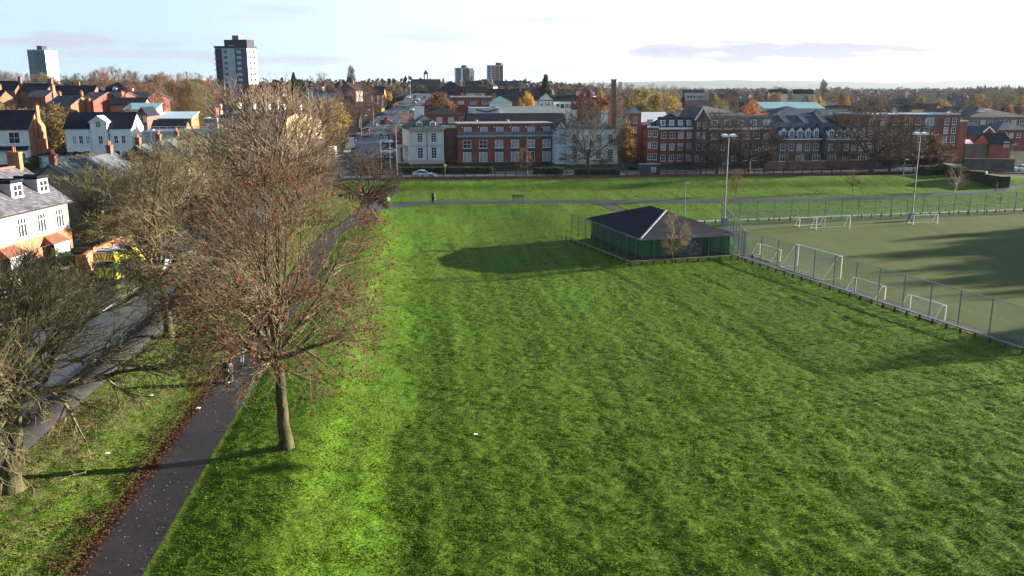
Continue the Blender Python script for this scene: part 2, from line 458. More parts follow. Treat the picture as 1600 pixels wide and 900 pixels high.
F = np.stack([idx[:-1, :-1].ravel(), idx[:-1, 1:].ravel(), idx[1:, 1:].ravel(), idx[1:, :-1].ravel()], 1)

def grass_nodes(m, blades):
    n, l = m.node_tree.nodes, m.node_tree.links
    b = n['Principled BSDF']; b.inputs['Roughness'].default_value = 0.75; b.inputs['Specular IOR Level'].default_value = 0.05
    tc = n.new('ShaderNodeTexCoord')
    rot = n.new('ShaderNodeMapping'); rot.vector_type = 'TEXTURE'; rot.inputs['Rotation'].default_value = (0, 0, math.atan(0.0945))
    l.new(tc.outputs['Object'], rot.inputs['Vector'])
    def noise(scale, st, det, src=rot):
        mp = n.new('ShaderNodeMapping'); mp.inputs['Scale'].default_value = st
        l.new(src.outputs['Object' if src is tc else 'Vector'], mp.inputs['Vector'])
        z = n.new('ShaderNodeTexNoise'); z.inputs['Scale'].default_value = scale; z.inputs['Detail'].default_value = det
        l.new(mp.outputs['Vector'], z.inputs['Vector']); return z.outputs['Fac']
    def ramp(f, p0, p1, c0, c1):
        r = n.new('ShaderNodeValToRGB'); r.color_ramp.elements[0].position = p0; r.color_ramp.elements[1].position = p1
        r.color_ramp.elements[0].color = rgba(c0); r.color_ramp.elements[1].color = rgba(c1); l.new(f, r.inputs['Fac']); return r.outputs['Color']
    def mix(fac, a, c, mode='MIX'):
        x = n.new('ShaderNodeMixRGB'); x.blend_type = mode
        for s, k in ((fac, 'Fac'), (a, 'Color1'), (c, 'Color2')):
            if isinstance(s, (int, float)): x.inputs[k].default_value = s
            elif isinstance(s, tuple): x.inputs[k].default_value = rgba(s)
            else: l.new(s, x.inputs[k])
        return x.outputs['Color']
    k = 1.0
    streak = noise(0.8, (1.0, 0.06, 1.0), 5)                        # mowing and wheel lines along the field
    patch = noise(0.14, (1, 0.6, 1), 4)
    fine = noise(4.0, (1, 1, 1), 3)
    c = ramp(streak, 0.32, 0.68, (0.047 * k, 0.096 * k, 0.010 * k), (0.077 * k, 0.150 * k, 0.014 * k))
    worn = ramp(patch, 0.50, 0.68, (0, 0, 0), (1, 1, 1))
    c = mix(worn, c, (0.066 * k, 0.112 * k, 0.013 * k))
    c = mix(0.75, c, ramp(fine, 0.3, 0.7, (0.6, 0.62, 0.6), (1.3, 1.25, 1.2)), 'MULTIPLY')
    straw = noise(1.6, (1, 1, 1), 5)
    sp = n.new('ShaderNodeSeparateXYZ'); l.new(rot.outputs['Vector'], sp.inputs[0])
    mr = n.new('ShaderNodeMapRange'); mr.inputs[1].default_value = -12.6; mr.inputs[2].default_value = -19.0; l.new(sp.outputs['X'], mr.inputs[0])
    st2 = n.new('ShaderNodeMath'); st2.operation = 'MULTIPLY'; l.new(ramp(straw, 0.36, 0.60, (0, 0, 0), (1, 1, 1)), st2.inputs[0]); l.new(mr.outputs[0], st2.inputs[1])
    c = mix(st2.outputs[0], c, (0.165, 0.150, 0.068))               # thin, leaf-strewn turf under the street trees
    if not blades:
        at_ = n.new('ShaderNodeAttribute'); at_.attribute_name = 'park'
        town = ramp(noise(0.08, (1, 1, 1), 4, tc), 0.4, 0.6, (0.032, 0.031, 0.03), (0.026, 0.034, 0.016))
        c = mix(at_.outputs['Fac'], town, c)
        bn = n.new('ShaderNodeBump'); bn.inputs['Distance'].default_value = 0.03; bn.inputs['Strength'].default_value = 1.0
        l.new(noise(7.0, (1, 1, 1), 4, tc), bn.inputs['Height']); l.new(bn.outputs['Normal'], b.inputs['Normal'])
        c = mix(0.7, c, ramp(noise(11.0, (1, 1, 1), 2, tc), 0.36, 0.64, (0.55, 0.57, 0.55), (1.4, 1.36, 1.3)), 'MULTIPLY')
        l.new(c, b.inputs['Base Color'])
    else:
        c = mix(0.85, c, ramp(noise(11.0, (1, 1, 1), 2, tc), 0.36, 0.64, (0.5, 0.52, 0.5), (1.45, 1.4, 1.35)), 'MULTIPLY')
        br = mix(1.0, c, (1.12, 1.12, 1.0), 'MULTIPLY')
        l.new(br, b.inputs['Base Color'])
        tr = n.new('ShaderNodeBsdfTranslucent'); l.new(br, tr.inputs['Color'])
        ms = n.new('ShaderNodeMixShader'); ms.inputs['Fac'].default_value = 0.35
        l.new(b.outputs[0], ms.inputs[1]); l.new(tr.outputs[0], ms.inputs[2]); l.new(ms.outputs[0], n['Material Output'].inputs['Surface'])
    return m

m_ground = bpy.data.materials.new('park_grass'); m_ground.use_nodes = True; grass_nodes(m_ground, False)
g_o = npmesh('ground', V, F, m_ground, smooth=True)
tag(g_o, kind='structure')
attr = g_o.data.attributes.new('park', 'FLOAT', 'POINT')
zone = ss(2.4, 3.0, GX - (-25.5 - 0.0915 * GY) - 3.0) * (1 - ss(-0.4, 0.4, GY - (165 + 0.10 * (GX + 10)))) * (1 - ss(108, 114, GX))
zone = np.where(in_poly(GX, GY, PITCH_POLY), 0.0, zone)
attr.data.foreach_set('value', zone.ravel().astype(np.float32))

# grass blades: tufts thinning out with distance, one uncountable mass
NB = 620000
d_lo, d_hi = 25.0, 165.0
rg = np.random.default_rng(3)
yy = 1.0 / (1 / d_lo - rg.random(NB) * (1 / d_lo - 1 / d_hi))
xx = (rg.random(NB) * 1.5 - 0.72) * (yy + 10)
ok = park_mask(xx, yy) > rg.random(NB) * 0.8
xx, yy = xx[ok], yy[ok]
nb = len(xx)
size = np.clip(0.05 + 0.0011 * yy, 0.07, 0.2) * (0.55 + 0.9 * rg.random(nb)) * (0.7 + 0.7 * vnoise(xx / 0.8 + 77, yy / 0.8))
ang = rg.random(nb) * 2 * np.pi
from_grid_x = np.searchsorted(gx, xx) - 1; from_grid_y = np.searchsorted(gy, yy) - 1
tx = (xx - gx[from_grid_x]) / (gx[from_grid_x + 1] - gx[from_grid_x]); ty = (yy - gy[from_grid_y]) / (gy[from_grid_y + 1] - gy[from_grid_y])
zz = (GZ[from_grid_y, from_grid_x] * (1 - tx) + GZ[from_grid_y, from_grid_x + 1] * tx) * (1 - ty) + (GZ[from_grid_y + 1, from_grid_x] * (1 - tx) + GZ[from_grid_y + 1, from_grid_x + 1] * tx) * ty
wv = np.stack([np.cos(ang), np.sin(ang), np.zeros(nb)], 1) * (size * 0.34)[:, None]
c0 = np.stack([xx, yy, zz - 0.012], 1)
la = rg.random(nb) * 2 * np.pi; lean = size * (0.4 + 0.7 * rg.random(nb))
tip = c0 + np.stack([np.cos(la) * lean, np.sin(la) * lean, size * 0.5], 1)
BV = np.stack([c0 - wv, c0 + wv, tip], 1).reshape(-1, 3)
BF = np.arange(nb * 3).reshape(-1, 3)
m_blade = bpy.data.materials.new('grass_blade'); m_blade.use_nodes = True; grass_nodes(m_blade, True)
gr = npmesh('grass', BV, BF, m_blade)
tag(gr, 'short mown winter grass covering the park', 'grass', kind='stuff')

# ---------------------------------------------------------------- paths, roads, pitch
def strip(name, pts, half, m, lift=0.0, across=6, off=0.0, kind='structure', thick=0.0, base=None):
    pts = [Vector(p[:2]) for p in pts]; V, F = [], []
    for i, p in enumerate(pts):
        t = (pts[min(i + 1, len(pts) - 1)] - pts[max(i - 1, 0)]).normalized(); nr = Vector((t.y, -t.x))
        h_ = half[i] if isinstance(half, (list, tuple)) else half
        row = []
        for k in range(across + 1):
            q = p + nr * (off + (k / across * 2 - 1) * h_)
            z = (gz(q.x, q.y) if base is None else gz(p.x, p.y)) + lift
            row.append((q.x, q.y, z))
        if thick: row = [(row[0][0], row[0][1], row[0][2] - thick)] + row + [(row[-1][0], row[-1][1], row[-1][2] - thick)]
        V += row
    w = len(V) // len(pts)
    F = [(i * w + k, i * w + k + 1, (i + 1) * w + k + 1, (i + 1) * w + k) for i in range(len(pts) - 1) for k in range(w - 1)]
    o = npmesh(name, V, np.array(F), m, smooth=False)
    return tag(o, kind=kind)

PATH_M = mat('path_tarmac', (0.019, 0.0165, 0.0185), var=0.35, scale=0.5, rough=0.5, spec=0.35, bump=0.006, bscale=25)
strip('path', PATH, 1.3, PATH_M, -0.022)
strip('path', SPUR, 1.1, PATH_M, -0.016)
strip('path', RAMP, 1.3, PATH_M, -0.016)
ROAD_M = mat('road_tarmac', (0.034, 0.039, 0.050), var=0.2, scale=0.25, rough=0.5, spec=0.4, bump=0.003, bscale=40)
PAVE_M = mat('pavement_slabs', (0.028, 0.027, 0.029), var=0.3, scale=0.8, rough=0.9, spec=0.1)
MARK_M = mat('road_marking', (0.62, 0.62, 0.60), var=0.15, scale=1.5, rough=0.7)
av_half = [3.9 if p.y < 150 else min(6.5, 3.9 + (p.y - 150) * 0.06) for p in AVENUE]
strip('road', AVENUE, av_half, ROAD_M, 0.03, across=4)
strip('road', CROSS, 3.8, ROAD_M, 0.036, across=4)
for sd, nm in ((1, 'pavement'), (-1, 'pavement')):
    strip(nm, [p for p in AVENUE if p.y < 164], 0.95, PAVE_M, 0.15, off=sd * (3.9 + 0.98), across=2, thick=0.16)
    strip(nm, [p for p in AVENUE if p.y > 186 and p.y < 620], 1.3, PAVE_M, 0.15, off=sd * (6.52 + 1.32), across=2, thick=0.16)
for sd in (1, -1):
    strip('pavement', [p for p in CROSS if p.x > -34], 0.9, PAVE_M, 0.15, off=sd * (3.8 + 0.93), across=2, thick=0.16)
def dashes(name, pts, off, ln, gap, wd, a0, a1):
    acc, V, F = 0.0, [], []
    for p, q in zip(pts[:-1], pts[1:]):
        d = (q - p); L = d.length; d = d / L; nr = Vector((d.y, -d.x)); s = 0.0
        while s < L:
            if a0 < p.y + d.y * s < a1 and (acc % (ln + gap)) < 0.25:
                k = len(V)
                for a, b in ((0, -1), (0, 1), (ln, 1), (ln, -1)):
                    c = p + d * (s + a) + nr * (off + b * wd / 2); V.append((c.x, c.y, gz(c.x, c.y) + 0.048))
                F.append((k, k + 1, k + 2, k + 3))
            s += 0.25; acc += 0.25
    if F: tag(npmesh(name, V, np.array(F), MARK_M), kind='structure')
dashes('road_markings', AVENUE, 0.0, 2.5, 3.5, 0.14, 30, 420)
dashes('road_markings', AVENUE, 3.3, 2.0, 4.0, 0.14, 195, 420)
dashes('road_markings', AVENUE, -3.3, 2.0, 4.0, 0.14, 195, 420)
dashes('road_markings', CROSS, 0.0, 2.0, 4.0, 0.12, 100, 300)

TURF_M = mat('artificial_turf', (0.086, 0.108, 0.046), var=0.2, scale=0.25, stretch=(1, .3, 1), rough=1.0, spec=0.02, col2=(0.097, 0.118, 0.052), bump=0.004, bscale=30)
def sheet(name, poly, m, z, kind='structure'):
    mb = MB(); mb.add([(p[0], p[1], z) for p in poly], [tuple(range(len(poly)))]); o = mb.build(name, m); return tag(o, kind=kind)
def inset(poly, ds):
    n = len(poly); out = []
    for i in range(n):
        a, b, c = poly[i - 1], poly[i], poly[(i + 1) % n]
        d0 = (b - a).normalized(); d1 = (c - b).normalized(); n0 = Vector((-d0.y, d0.x)); n1 = Vector((-d1.y, d1.x))
        o0, o1 = ds[i - 1], ds[i]
        # intersect the two offset edges
        p, q = a + n0 * o0, b + n1 * o1
        den = d0.x * d1.y - d0.y * d1.x
        t = ((q.x - p.x) * d1.y - (q.y - p.y) * d1.x) / den
        out.append(p + d0 * t)
    return out
sheet('pitch_surround', PITCH_POLY, mat('surround_tarmac', (0.013, 0.014, 0.018), var=0.2, scale=0.5), -0.012)
turf_poly = inset(PITCH_POLY, [1.5, 1.5, 1.5, 1.6, 1.2])
sheet('pitch', turf_poly, TURF_M, -0.004)
# faint worn line markings on the turf
LM = mat('worn_line', (0.115, 0.125, 0.06), var=0.35, scale=2.0)
ln_poly = inset(PITCH_POLY, [5.2, 5, 5, 5.5, 6])
mb = MB()
for a, b in ((0, 1), (3, 4)):
    p, q = ln_poly[a], ln_poly[b]; d = (q - p).normalized(); nr = Vector((-d.y, d.x)) * 0.05
    mb.add([(*(p - nr), 0.002), (*(q - nr), 0.002), (*(q + nr), 0.002), (*(p + nr), 0.002)], [(0, 1, 2, 3)])
tag(mb.build('pitch_markings', LM), kind='structure')

# fallen leaves along the path edge and under the street trees
LEAF_M = mat('dead_leaf', (0.052, 0.022, 0.013), var=0.5, scale=6, rough=0.9, spec=0.1, col2=(0.115, 0.055, 0.028))
rl = np.random.default_rng(12)
px_, py_ = [], []
y1 = 24 + 44 * rl.random(15000) ** 1.15
s1 = -1.0 - np.abs(rl.normal(0, 0.62, 15000)) * (0.35 + 1.1 * vnoise(y1 / 1.6, y1 * 0)) + 0.3 * rl.random(15000)
y2 = 24 + 70 * rl.random(1500); s2 = rl.uniform(-1.5, 1.6, 1500)
y3 = rl.normal(41.5, 2.4, 2600); s3 = rl.normal(-7.2, 1.5, 2600)
y5 = 26 + 60 * rl.random(2600); s5 = -2 - 6 * rl.random(2600)
y6 = rl.normal(41, 3.5, 700); s6 = rl.normal(6.5, 2.2, 700)
yl = np.concatenate([y1, y2, y3, y5, y6]); sl = np.concatenate([s1, s2, s3, s5, s6]); xl = -12.0 - 0.097 * yl + sl / 0.9953
nl_ = len(yl); zl = ground(xl, yl) + rl.random(nl_) * 0.035 + np.where(np.abs(sl) < 1.3, -0.010, 0.035)
sz = (0.028 + 0.04 * rl.random(nl_)) * np.where(np.abs(sl) < 1.0, 0.7, 1.0); a_ = rl.random(nl_) * 6.283; tl = rl.uniform(-0.5, 0.5, (nl_, 2))
ex = np.stack([np.cos(a_), np.sin(a_), tl[:, 0]], 1) * sz[:, None]; ey = np.stack([-np.sin(a_), np.cos(a_), tl[:, 1]], 1) * (sz * 0.7)[:, None]
cl = np.stack([xl, yl, zl], 1)
LV = np.stack([cl - ex, cl - ey, cl + ex, cl + ey], 1).reshape(-1, 3)
tag(npmesh('fallen_leaves', LV, np.arange(nl_ * 4).reshape(-1, 4), LEAF_M), 'brown fallen leaves drifted along the path edge', 'leaves', kind='stuff')

FLECK_M = mat('pale_fleck', (0.20, 0.15, 0.09), var=0.4, scale=9, rough=0.8)
yf = 24 + 45 * rl.random(420); sf = rl.uniform(-1.2, 1.25, 420); xf = -12.0 - 0.097 * yf + sf / 0.9953
zf = ground(xf, yf) - 0.008; af = rl.random(420) * 6.283; ef = np.stack([np.cos(af), np.sin(af), 0 * af], 1) * (0.02 + 0.03 * rl.random(420))[:, None]; eg = np.stack([-ef[:, 1], ef[:, 0], 0 * af + .012], 1) * 0.5
cf = np.stack([xf, yf, zf], 1); tag(npmesh('fallen_leaves', np.stack([cf - ef, cf - eg, cf + ef, cf + eg], 1).reshape(-1, 3), np.arange(1680).reshape(-1, 4), FLECK_M), 'pale leaf flecks scattered over the dark path', 'leaves', kind='stuff')

# distant hills
def hill_sheet(name, y0, prof, col):
    xs = np.linspace(-9000, 12000, 180); V = []; 
    for k, (dy, f) in enumerate(((0, 0), (500, 0.45), (1100, 0.85), (1700, 1.0), (2600, 0.8))):
        for x in xs:
            hgt = np.interp(x, [p[0] for p in prof], [p[1] for p in prof])
            V.append((x, y0 + dy, -6 + f * (hgt + 6 * float(vnoise(np.array(x / 300.0), np.array(k * 3.3))))))
    n = len(xs); F = [(k * n + i, k * n + i + 1, (k + 1) * n + i + 1, (k + 1) * n + i) for k in range(4) for i in range(n - 1)]
    tag(npmesh(name, V, np.array(F), mat('moorland', col, var=0.3, scale=0.003), smooth=True), kind='structure')
hill_sheet('hills', 9000, [(-9000, 40), (-2500, 50), (0, 55), (1200, 75), (1800, 92), (2600, 105), (3400, 95), (4600, 78), (5200, 96), (6200, 112), (7200, 88), (12000, 60)], (0.055, 0.065, 0.045))

# ---------------------------------------------------------------- trees
BARK = mat('bark', (0.050, 0.041, 0.030), var=0.5, scale=5, rough=0.95, bump=0.05, bscale=9, stretch=(1, 1, 0.3), col2=(0.095, 0.088, 0.045), spec=0.1)
BARK_DARK = mat('dark_bark', (0.05, 0.042, 0.036), var=0.4, scale=4, rough=0.95)
BARK_PALE = mat('birch_bark', (0.45, 0.43, 0.40), var=0.35, scale=3, rough=0.9)
TWIG = mat('twig', (1, 1, 1), var=0.35, scale=0.8, rough=0.9, objcol=True, spec=0.1)
LEAFY = mat('leaf', (1, 1, 1), var=0.4, scale=0.9, rough=0.75, objcol=True, spec=0.2)
def _leafmat():
    m = LEAFY; n, l = m.node_tree.nodes, m.node_tree.links
    b = n['Principled BSDF']; src = b.inputs['Base Color'].links[0].from_socket
    tr = n.new('ShaderNodeBsdfTranslucent'); l.new(src, tr.inputs['Color'])
    ms = n.new('ShaderNodeMixShader'); ms.inputs['Fac'].default_value = 0.3
    l.new(b.outputs[0], ms.inputs[1]); l.new(tr.outputs[0], ms.inputs[2]); l.new(ms.outputs[0], n['Material Output'].inputs['Surface'])
_leafmat()

def unit(v): return v / (np.linalg.norm(v, axis=-1, keepdims=True) + 1e-9)
def tubes(N, R, sides):
    """N (n,k,3) polylines, R (n,k) radii -> verts, quads"""
    n, k, _ = N.shape
    T = np.empty_like(N); T[:, 1:-1] = N[:, 2:] - N[:, :-2]; T[:, 0] = N[:, 1] - N[:, 0]; T[:, -1] = N[:, -1] - N[:, -2]
    T = unit(T)
    ref = np.where(np.abs(T[..., 2:3]) > 0.9, np.array([1.0, 0, 0]), np.array([0, 0, 1.0]))
    A = unit(np.cross(T, ref)); B = np.cross(T, A)
    an = np.arange(sides) * 2 * np.pi / sides
    V = N[:, :, None, :] + R[:, :, None, None] * (np.cos(an)[None, None, :, None] * A[:, :, None, :] + np.sin(an)[None, None, :, None] * B[:, :, None, :])
    idx = np.arange(n * k * sides).reshape(n, k, sides)
    nx = np.roll(idx, -1, axis=2)
    Q = np.stack([idx[:, :-1], nx[:, :-1], nx[:, 1:], idx[:, 1:]], -1).reshape(-1, 4)
    return V.reshape(-1, 3), Q
def merge(parts):
    Vs, Fs, o = [], [], 0
    for v, f in parts: Vs.append(v); Fs.append(f + o); o += len(v)
    return np.concatenate(Vs), np.concatenate(Fs)
def walk(r, P, D, L, R0, R1, k, wander, grav):
    n = len(P); N = np.empty((n, k + 1, 3)); N[:, 0] = P; d = unit(D)
    for i in range(k):
        d = unit(d + r.normal(0, wander, (n, 3)) + np.array([0, 0, grav]))
        N[:, i + 1] = N[:, i] + d * (L / k)[:, None]
    R = R0[:, None] + (R1 - R0)[:, None] * np.linspace(0, 1, k + 1)[None, :]
    return N, R
def env_len(P, D, c, rad):
    """distance along D from P to the crown's outline"""
    p = (P - c) / rad; d = D / rad
    a = (d * d).sum(-1); b = 2 * (p * d).sum(-1); cc = (p * p).sum(-1) - 1
    disc = np.maximum(b * b - 4 * a * cc, 0)
    return np.maximum((-b + np.sqrt(disc)) / (2 * a), 0.25)
def spawn(r, N, R, m, t0, ang, sd, c=None, out=0.0, up=0.0):
    n, k1, _ = N.shape; k = k1 - 1
    t = t0 + (1 - t0) * (np.arange(m)[None, :] + r.random((n, m))) / m
    f = np.minimum(t * k, k - 1e-4); i = f.astype(int); w = (f - i)[..., None]
    rows = np.arange(n)[:, None]
    P = N[rows, i] * (1 - w) + N[rows, i + 1] * w; T = unit(N[rows, i + 1] - N[rows, i]); rr = R[rows, i] * (1 - w[..., 0]) + R[rows, i + 1] * w[..., 0]
    az = r.random((n, m)) * 2 * np.pi
    ref = np.where(np.abs(T[..., 2:3]) > 0.9, np.array([1.0, 0, 0]), np.array([0, 0, 1.0]))
    A = unit(np.cross(T, ref)); B = np.cross(T, A)
    side = np.cos(az)[..., None] * A + np.sin(az)[..., None] * B
    th = np.radians(r.normal(ang, sd, (n, m)))[..., None]
    D = np.cos(th) * T + np.sin(th) * side
    if c is not None and out: D = unit(D + out * unit(P - c))
    if up: D = unit(D + np.array([0, 0, up]))
    return P.reshape(-1, 3), unit(D).reshape(-1, 3), rr.reshape(-1), t.reshape(-1)

def make_tree(seed, H, th, rx, cb, r0, limbs=10, n2=8, n3=7, n4=5, lean=(0, 0), el=(18, 80), up=0.05, twig_r=0.009, grav=(0.03, 0.0, 0.0),
              wander=0.13, ry=None, tw_len=0.8, off=(0, 0), limb_k=0.42):
    """bare tree: returns trunk+limb mesh, twig mesh and twig tips. H top, th fork height, rx crown radius, cb crown bottom"""
    r = np.random.default_rng(seed)
    c = np.array([off[0] + lean[0], off[1] + lean[1], (H + cb) / 2]); rad = np.array([rx, ry or rx, (H - cb) / 2 * 1.02])
    top = np.array([lean[0] * 0.9, lean[1] * 0.9, th])
    k = 7; tN = np.empty((1, k + 1, 3))
    for i in range(k + 1):
        t = i / k; tN[0, i] = np.array([0, 0, -0.15]) * (1 - t) + top * t + np.array([*r.normal(0, 0.05 * r0 / 0.3, 2), 0]) * (0 < i < k)
    prof = np.array([1.55, 1.1, 1.0, 0.95, 0.9, 0.87, 0.85, 0.86]); tR = (r0 * prof)[None, :]
    big = [tubes(tN, tR, 12)]
    # limbs
    n1 = limbs; az = np.arange(n1) * 2.39996 + r.random(n1) * 0.6; e = np.radians(np.linspace(el[1], el[0], n1) + r.normal(0, 6, n1))
    D1 = np.stack([np.cos(az) * np.cos(e), np.sin(az) * np.cos(e), np.sin(e)], 1)
    hh = r.random(n1) * 0.22 * th * (np.linspace(0, 1, n1))
    P1_ = np.stack([top[0] + 0 * az, top[1] + 0 * az, th - hh], 1); P1_[:, :2] *= ((th - hh) / th)[:, None]
    L1 = env_len(P1_, D1, c, rad) * r.uniform(0.82, 1.0, n1)
    N1, R1 = walk(r, P1_, D1, L1, np.full(n1, r0 * limb_k) * r.uniform(0.7, 1.1, n1), np.full(n1, twig_r * 1.6), 9, wander * 0.75, grav[0])
    big.append(tubes(N1, R1, 7))
    P, D, rr, t = spawn(r, N1, R1, n2, 0.18, 42, 12, c, 0.35, up)
    L2 = np.minimum(env_len(P, D, c, rad) * r.uniform(0.8, 1.08, len(P)), np.repeat(L1, n2) * (0.75 - 0.45 * t))
    N2, R2 = walk(r, P, D, L2, np.maximum(rr * 0.6, twig_r * 1.5), np.full(len(P), twig_r * 1.2), 6, wander, grav[1])
    mid = [tubes(N2, R2, 5)]
    P, D, rr, t = spawn(r, N2, R2, n3, 0.15, 42, 14, c, 0.3, up)
    L3 = np.minimum(env_len(P, D, c, rad) * r.uniform(0.7, 1.2, len(P)), np.repeat(L2, n3) * (0.7 - 0.3 * t) + 0.2)
    N3, R3 = walk(r, P, D, L3, np.maximum(rr * 0.6, twig_r * 1.15), np.full(len(P), twig_r), 4, wander * 1.1, grav[2])
    mid.append(tubes(N3, R3, 3))
    tips = N3[:, -1]
    if n4:
        P, D, rr, t = spawn(r, N3, R3, n4, 0.15, 38, 14, c, 0.25, up)
        L4 = r.uniform(0.5, 1.2, len(P)) * tw_len
        N4, R4 = walk(r, P, D, L4, np.full(len(P), twig_r * 0.95), np.full(len(P), twig_r * 0.5), 3, wander * 1.1, grav[2])
        mid.append(tubes(N4, R4, 3)); tips = N4.reshape(-1, 3)
    return merge(big), merge(mid), tips

def leaf_cards(r, pts, size, aspect=0.6):
    n = len(pts); a = unit(r.normal(0, 1, (n, 3))); b = unit(np.cross(a, r.normal(0, 1, (n, 3)))); s = (size * r.uniform(0.6, 1.4, n))[:, None]
    V = np.stack([pts - a * s, pts - b * s * aspect, pts + a * s, pts + b * s * aspect], 1).reshape(-1, 3)
    return V, np.arange(n * 4).reshape(-1, 4)

def plant(name, label, loc, data, twig_col, bark=None, group=None, leaves=None, leaf_col=None, leaf_name='leaves', cat='tree', rz=0.0, sc=1.0):
    t = root(name, label, cat, loc, rz, group)
    (bv, bf), (mv, mf), tips = data
    b = npmesh('trunk', bv, bf, bark or BARK, t, smooth=True)
    c = npmesh('crown', mv, mf, TWIG, t); c.color = rgba(twig_col)
    if leaves is not None:
        q = npmesh(leaf_name, leaves[0], leaves[1], LEAFY, t); q.color = rgba(leaf_col)
    t.scale = (sc, sc, sc)
    return t

# ---- the park trees nearest the camera
def tloc(u, v): return at(u, v)
t1 = tloc(447, 699)
d = make_tree(11, 13.1, 4.6, 5.9, 2.6, 0.29, limbs=17, n2=11, n3=8, n4=5, lean=(-0.25, 0.2), off=(0.55, 0), el=(10, 84), up=0.10, twig_r=0.0085, grav=(0.05, 0.01, -0.01), wander=0.14, tw_len=0.95)
r = np.random.default_rng(5)
tips = d[2]; out = np.linalg.norm((tips - np.array([0, 0, 8.0])) / np.array([5.7, 5.7, 5.9]), axis=1)
pick = tips[(r.random(len(tips)) < np.clip(out - 0.55, 0, 0.5) * 0.27)]
cl = np.concatenate([pick + r.normal(0, 0.045, pick.shape) + np.array([0, 0, -0.05 * j]) for j in range(4)])
plant('ash_tree', 'tall bare tree beside the path hung with clusters of red-brown seeds', t1, d, (0.155, 0.122, 0.078), leaves=leaf_cards(r, cl, 0.068, 0.5), leaf_col=(0.15, 0.034, 0.019), leaf_name='seed_clusters')
d = make_tree(23, 9.8, 4.2, 8.2, 1.8, 0.40, limbs=16, n2=12, n3=10, n4=8, lean=(0.5, 0.3), el=(4, 76), up=0.04, twig_r=0.0105, grav=(-0.01, 0.0, 0.01), wander=0.24, tw_len=0.7)
plant('park_tree', 'gnarled bare olive-grey tree at the lower left with twisted spreading boughs', tloc(18, 765), d, (0.175, 0.155, 0.085))
d = make_tree(31, 12.6, 4.6, 5.2, 2.2, 0.30, limbs=15, n2=11, n3=9, n4=6, off=(2.4, 0), lean=(-0.3, 0), el=(5, 80), up=0.06, twig_r=0.011, wander=0.17, tw_len=0.8)
plant('park_tree', 'bare olive-brown tree whose pale straight trunk stands on grass left of the path', tloc(265, 527), d, (0.165, 0.138, 0.078))

# ---------------------------------------------------------------- buildings
BLD = []                                        # (x, y, radius) of what already stands
_wc = {}
FRAME_DARK = mat('dark_frame', (0.05, 0.055, 0.065), var=0.2, scale=3, rough=0.5)
_wr = random.Random(4)
def window(parent, x, y, z, w, h, rz, style='sash', name='window', pane=None):
    """frame with glazing bars (x centre, z sill height), pane as its sub-part; facing local -y before rz"""
    key = (round(w, 2), round(h, 2), style)
    if key not in _wc:
        t = 0.07 if style != 'thin' else 0.05; mb = MB(); fm = WHITE if style in ('sash', 'thin', 'case', 'door') else FRAME_DARK
        mb.box(-w / 2 - .02, -w / 2 + t, -.08, .01, 0, h); mb.box(w / 2 - t, w / 2 + .02, -.08, .01, 0, h)
        mb.box(-w / 2 + t, w / 2 - t, -.078, .01, 0, t); mb.box(-w / 2 + t, w / 2 - t, -.078, .01, h - t, h)
        nx = {'sash': 2, 'case': 3, 'door': 2, 'dark': 2, 'thin': 2, 'paned': 3}.get(style, 1); nz = {'sash': 2, 'case': 1, 'door': 1, 'dark': 2, 'thin': 4, 'paned': 4}.get(style, 1)
        for i in range(1, nx): mb.box(-w / 2 + w * i / nx - .03, -w / 2 + w * i / nx + .03, -.07, .01, t, h - t)
        for i in range(1, nz): mb.box(-w / 2 + t, w / 2 - t, -.066, .01, h * i / nz - .03, h * i / nz + .03)
        if style in ('case',): mb.box(-w / 2 + t, w / 2 - t, -.066, .01, h * .68 - .03, h * .68 + .03)
        if style not in ('door',): mb.box(-w / 2 - .1, w / 2 + .1, -.14, .01, -.09, -.002)
        f = mb.build(name, fm); fme = f.data; bpy.data.objects.remove(f)
        pb = MB(); pb.box(-w / 2 + .01, w / 2 - .01, -.035, -.005, .02, h - .02)
        ps = []
        for m in (GLASS, CURTAIN):
            p = pb.build('pane', m); ps.append(p.data); bpy.data.objects.remove(p)
        _wc[key] = (fme, ps)
    fme, ps = _wc[key]
    f = bpy.data.objects.new(name, fme); link(f, parent); f.location = (x, y, z); f.rotation_euler = (0, 0, rz)
    p = bpy.data.objects.new('pane', ps[(0 if _wr.random() < 0.62 else 1) if pane is None else pane]); link(p, f)
    return f

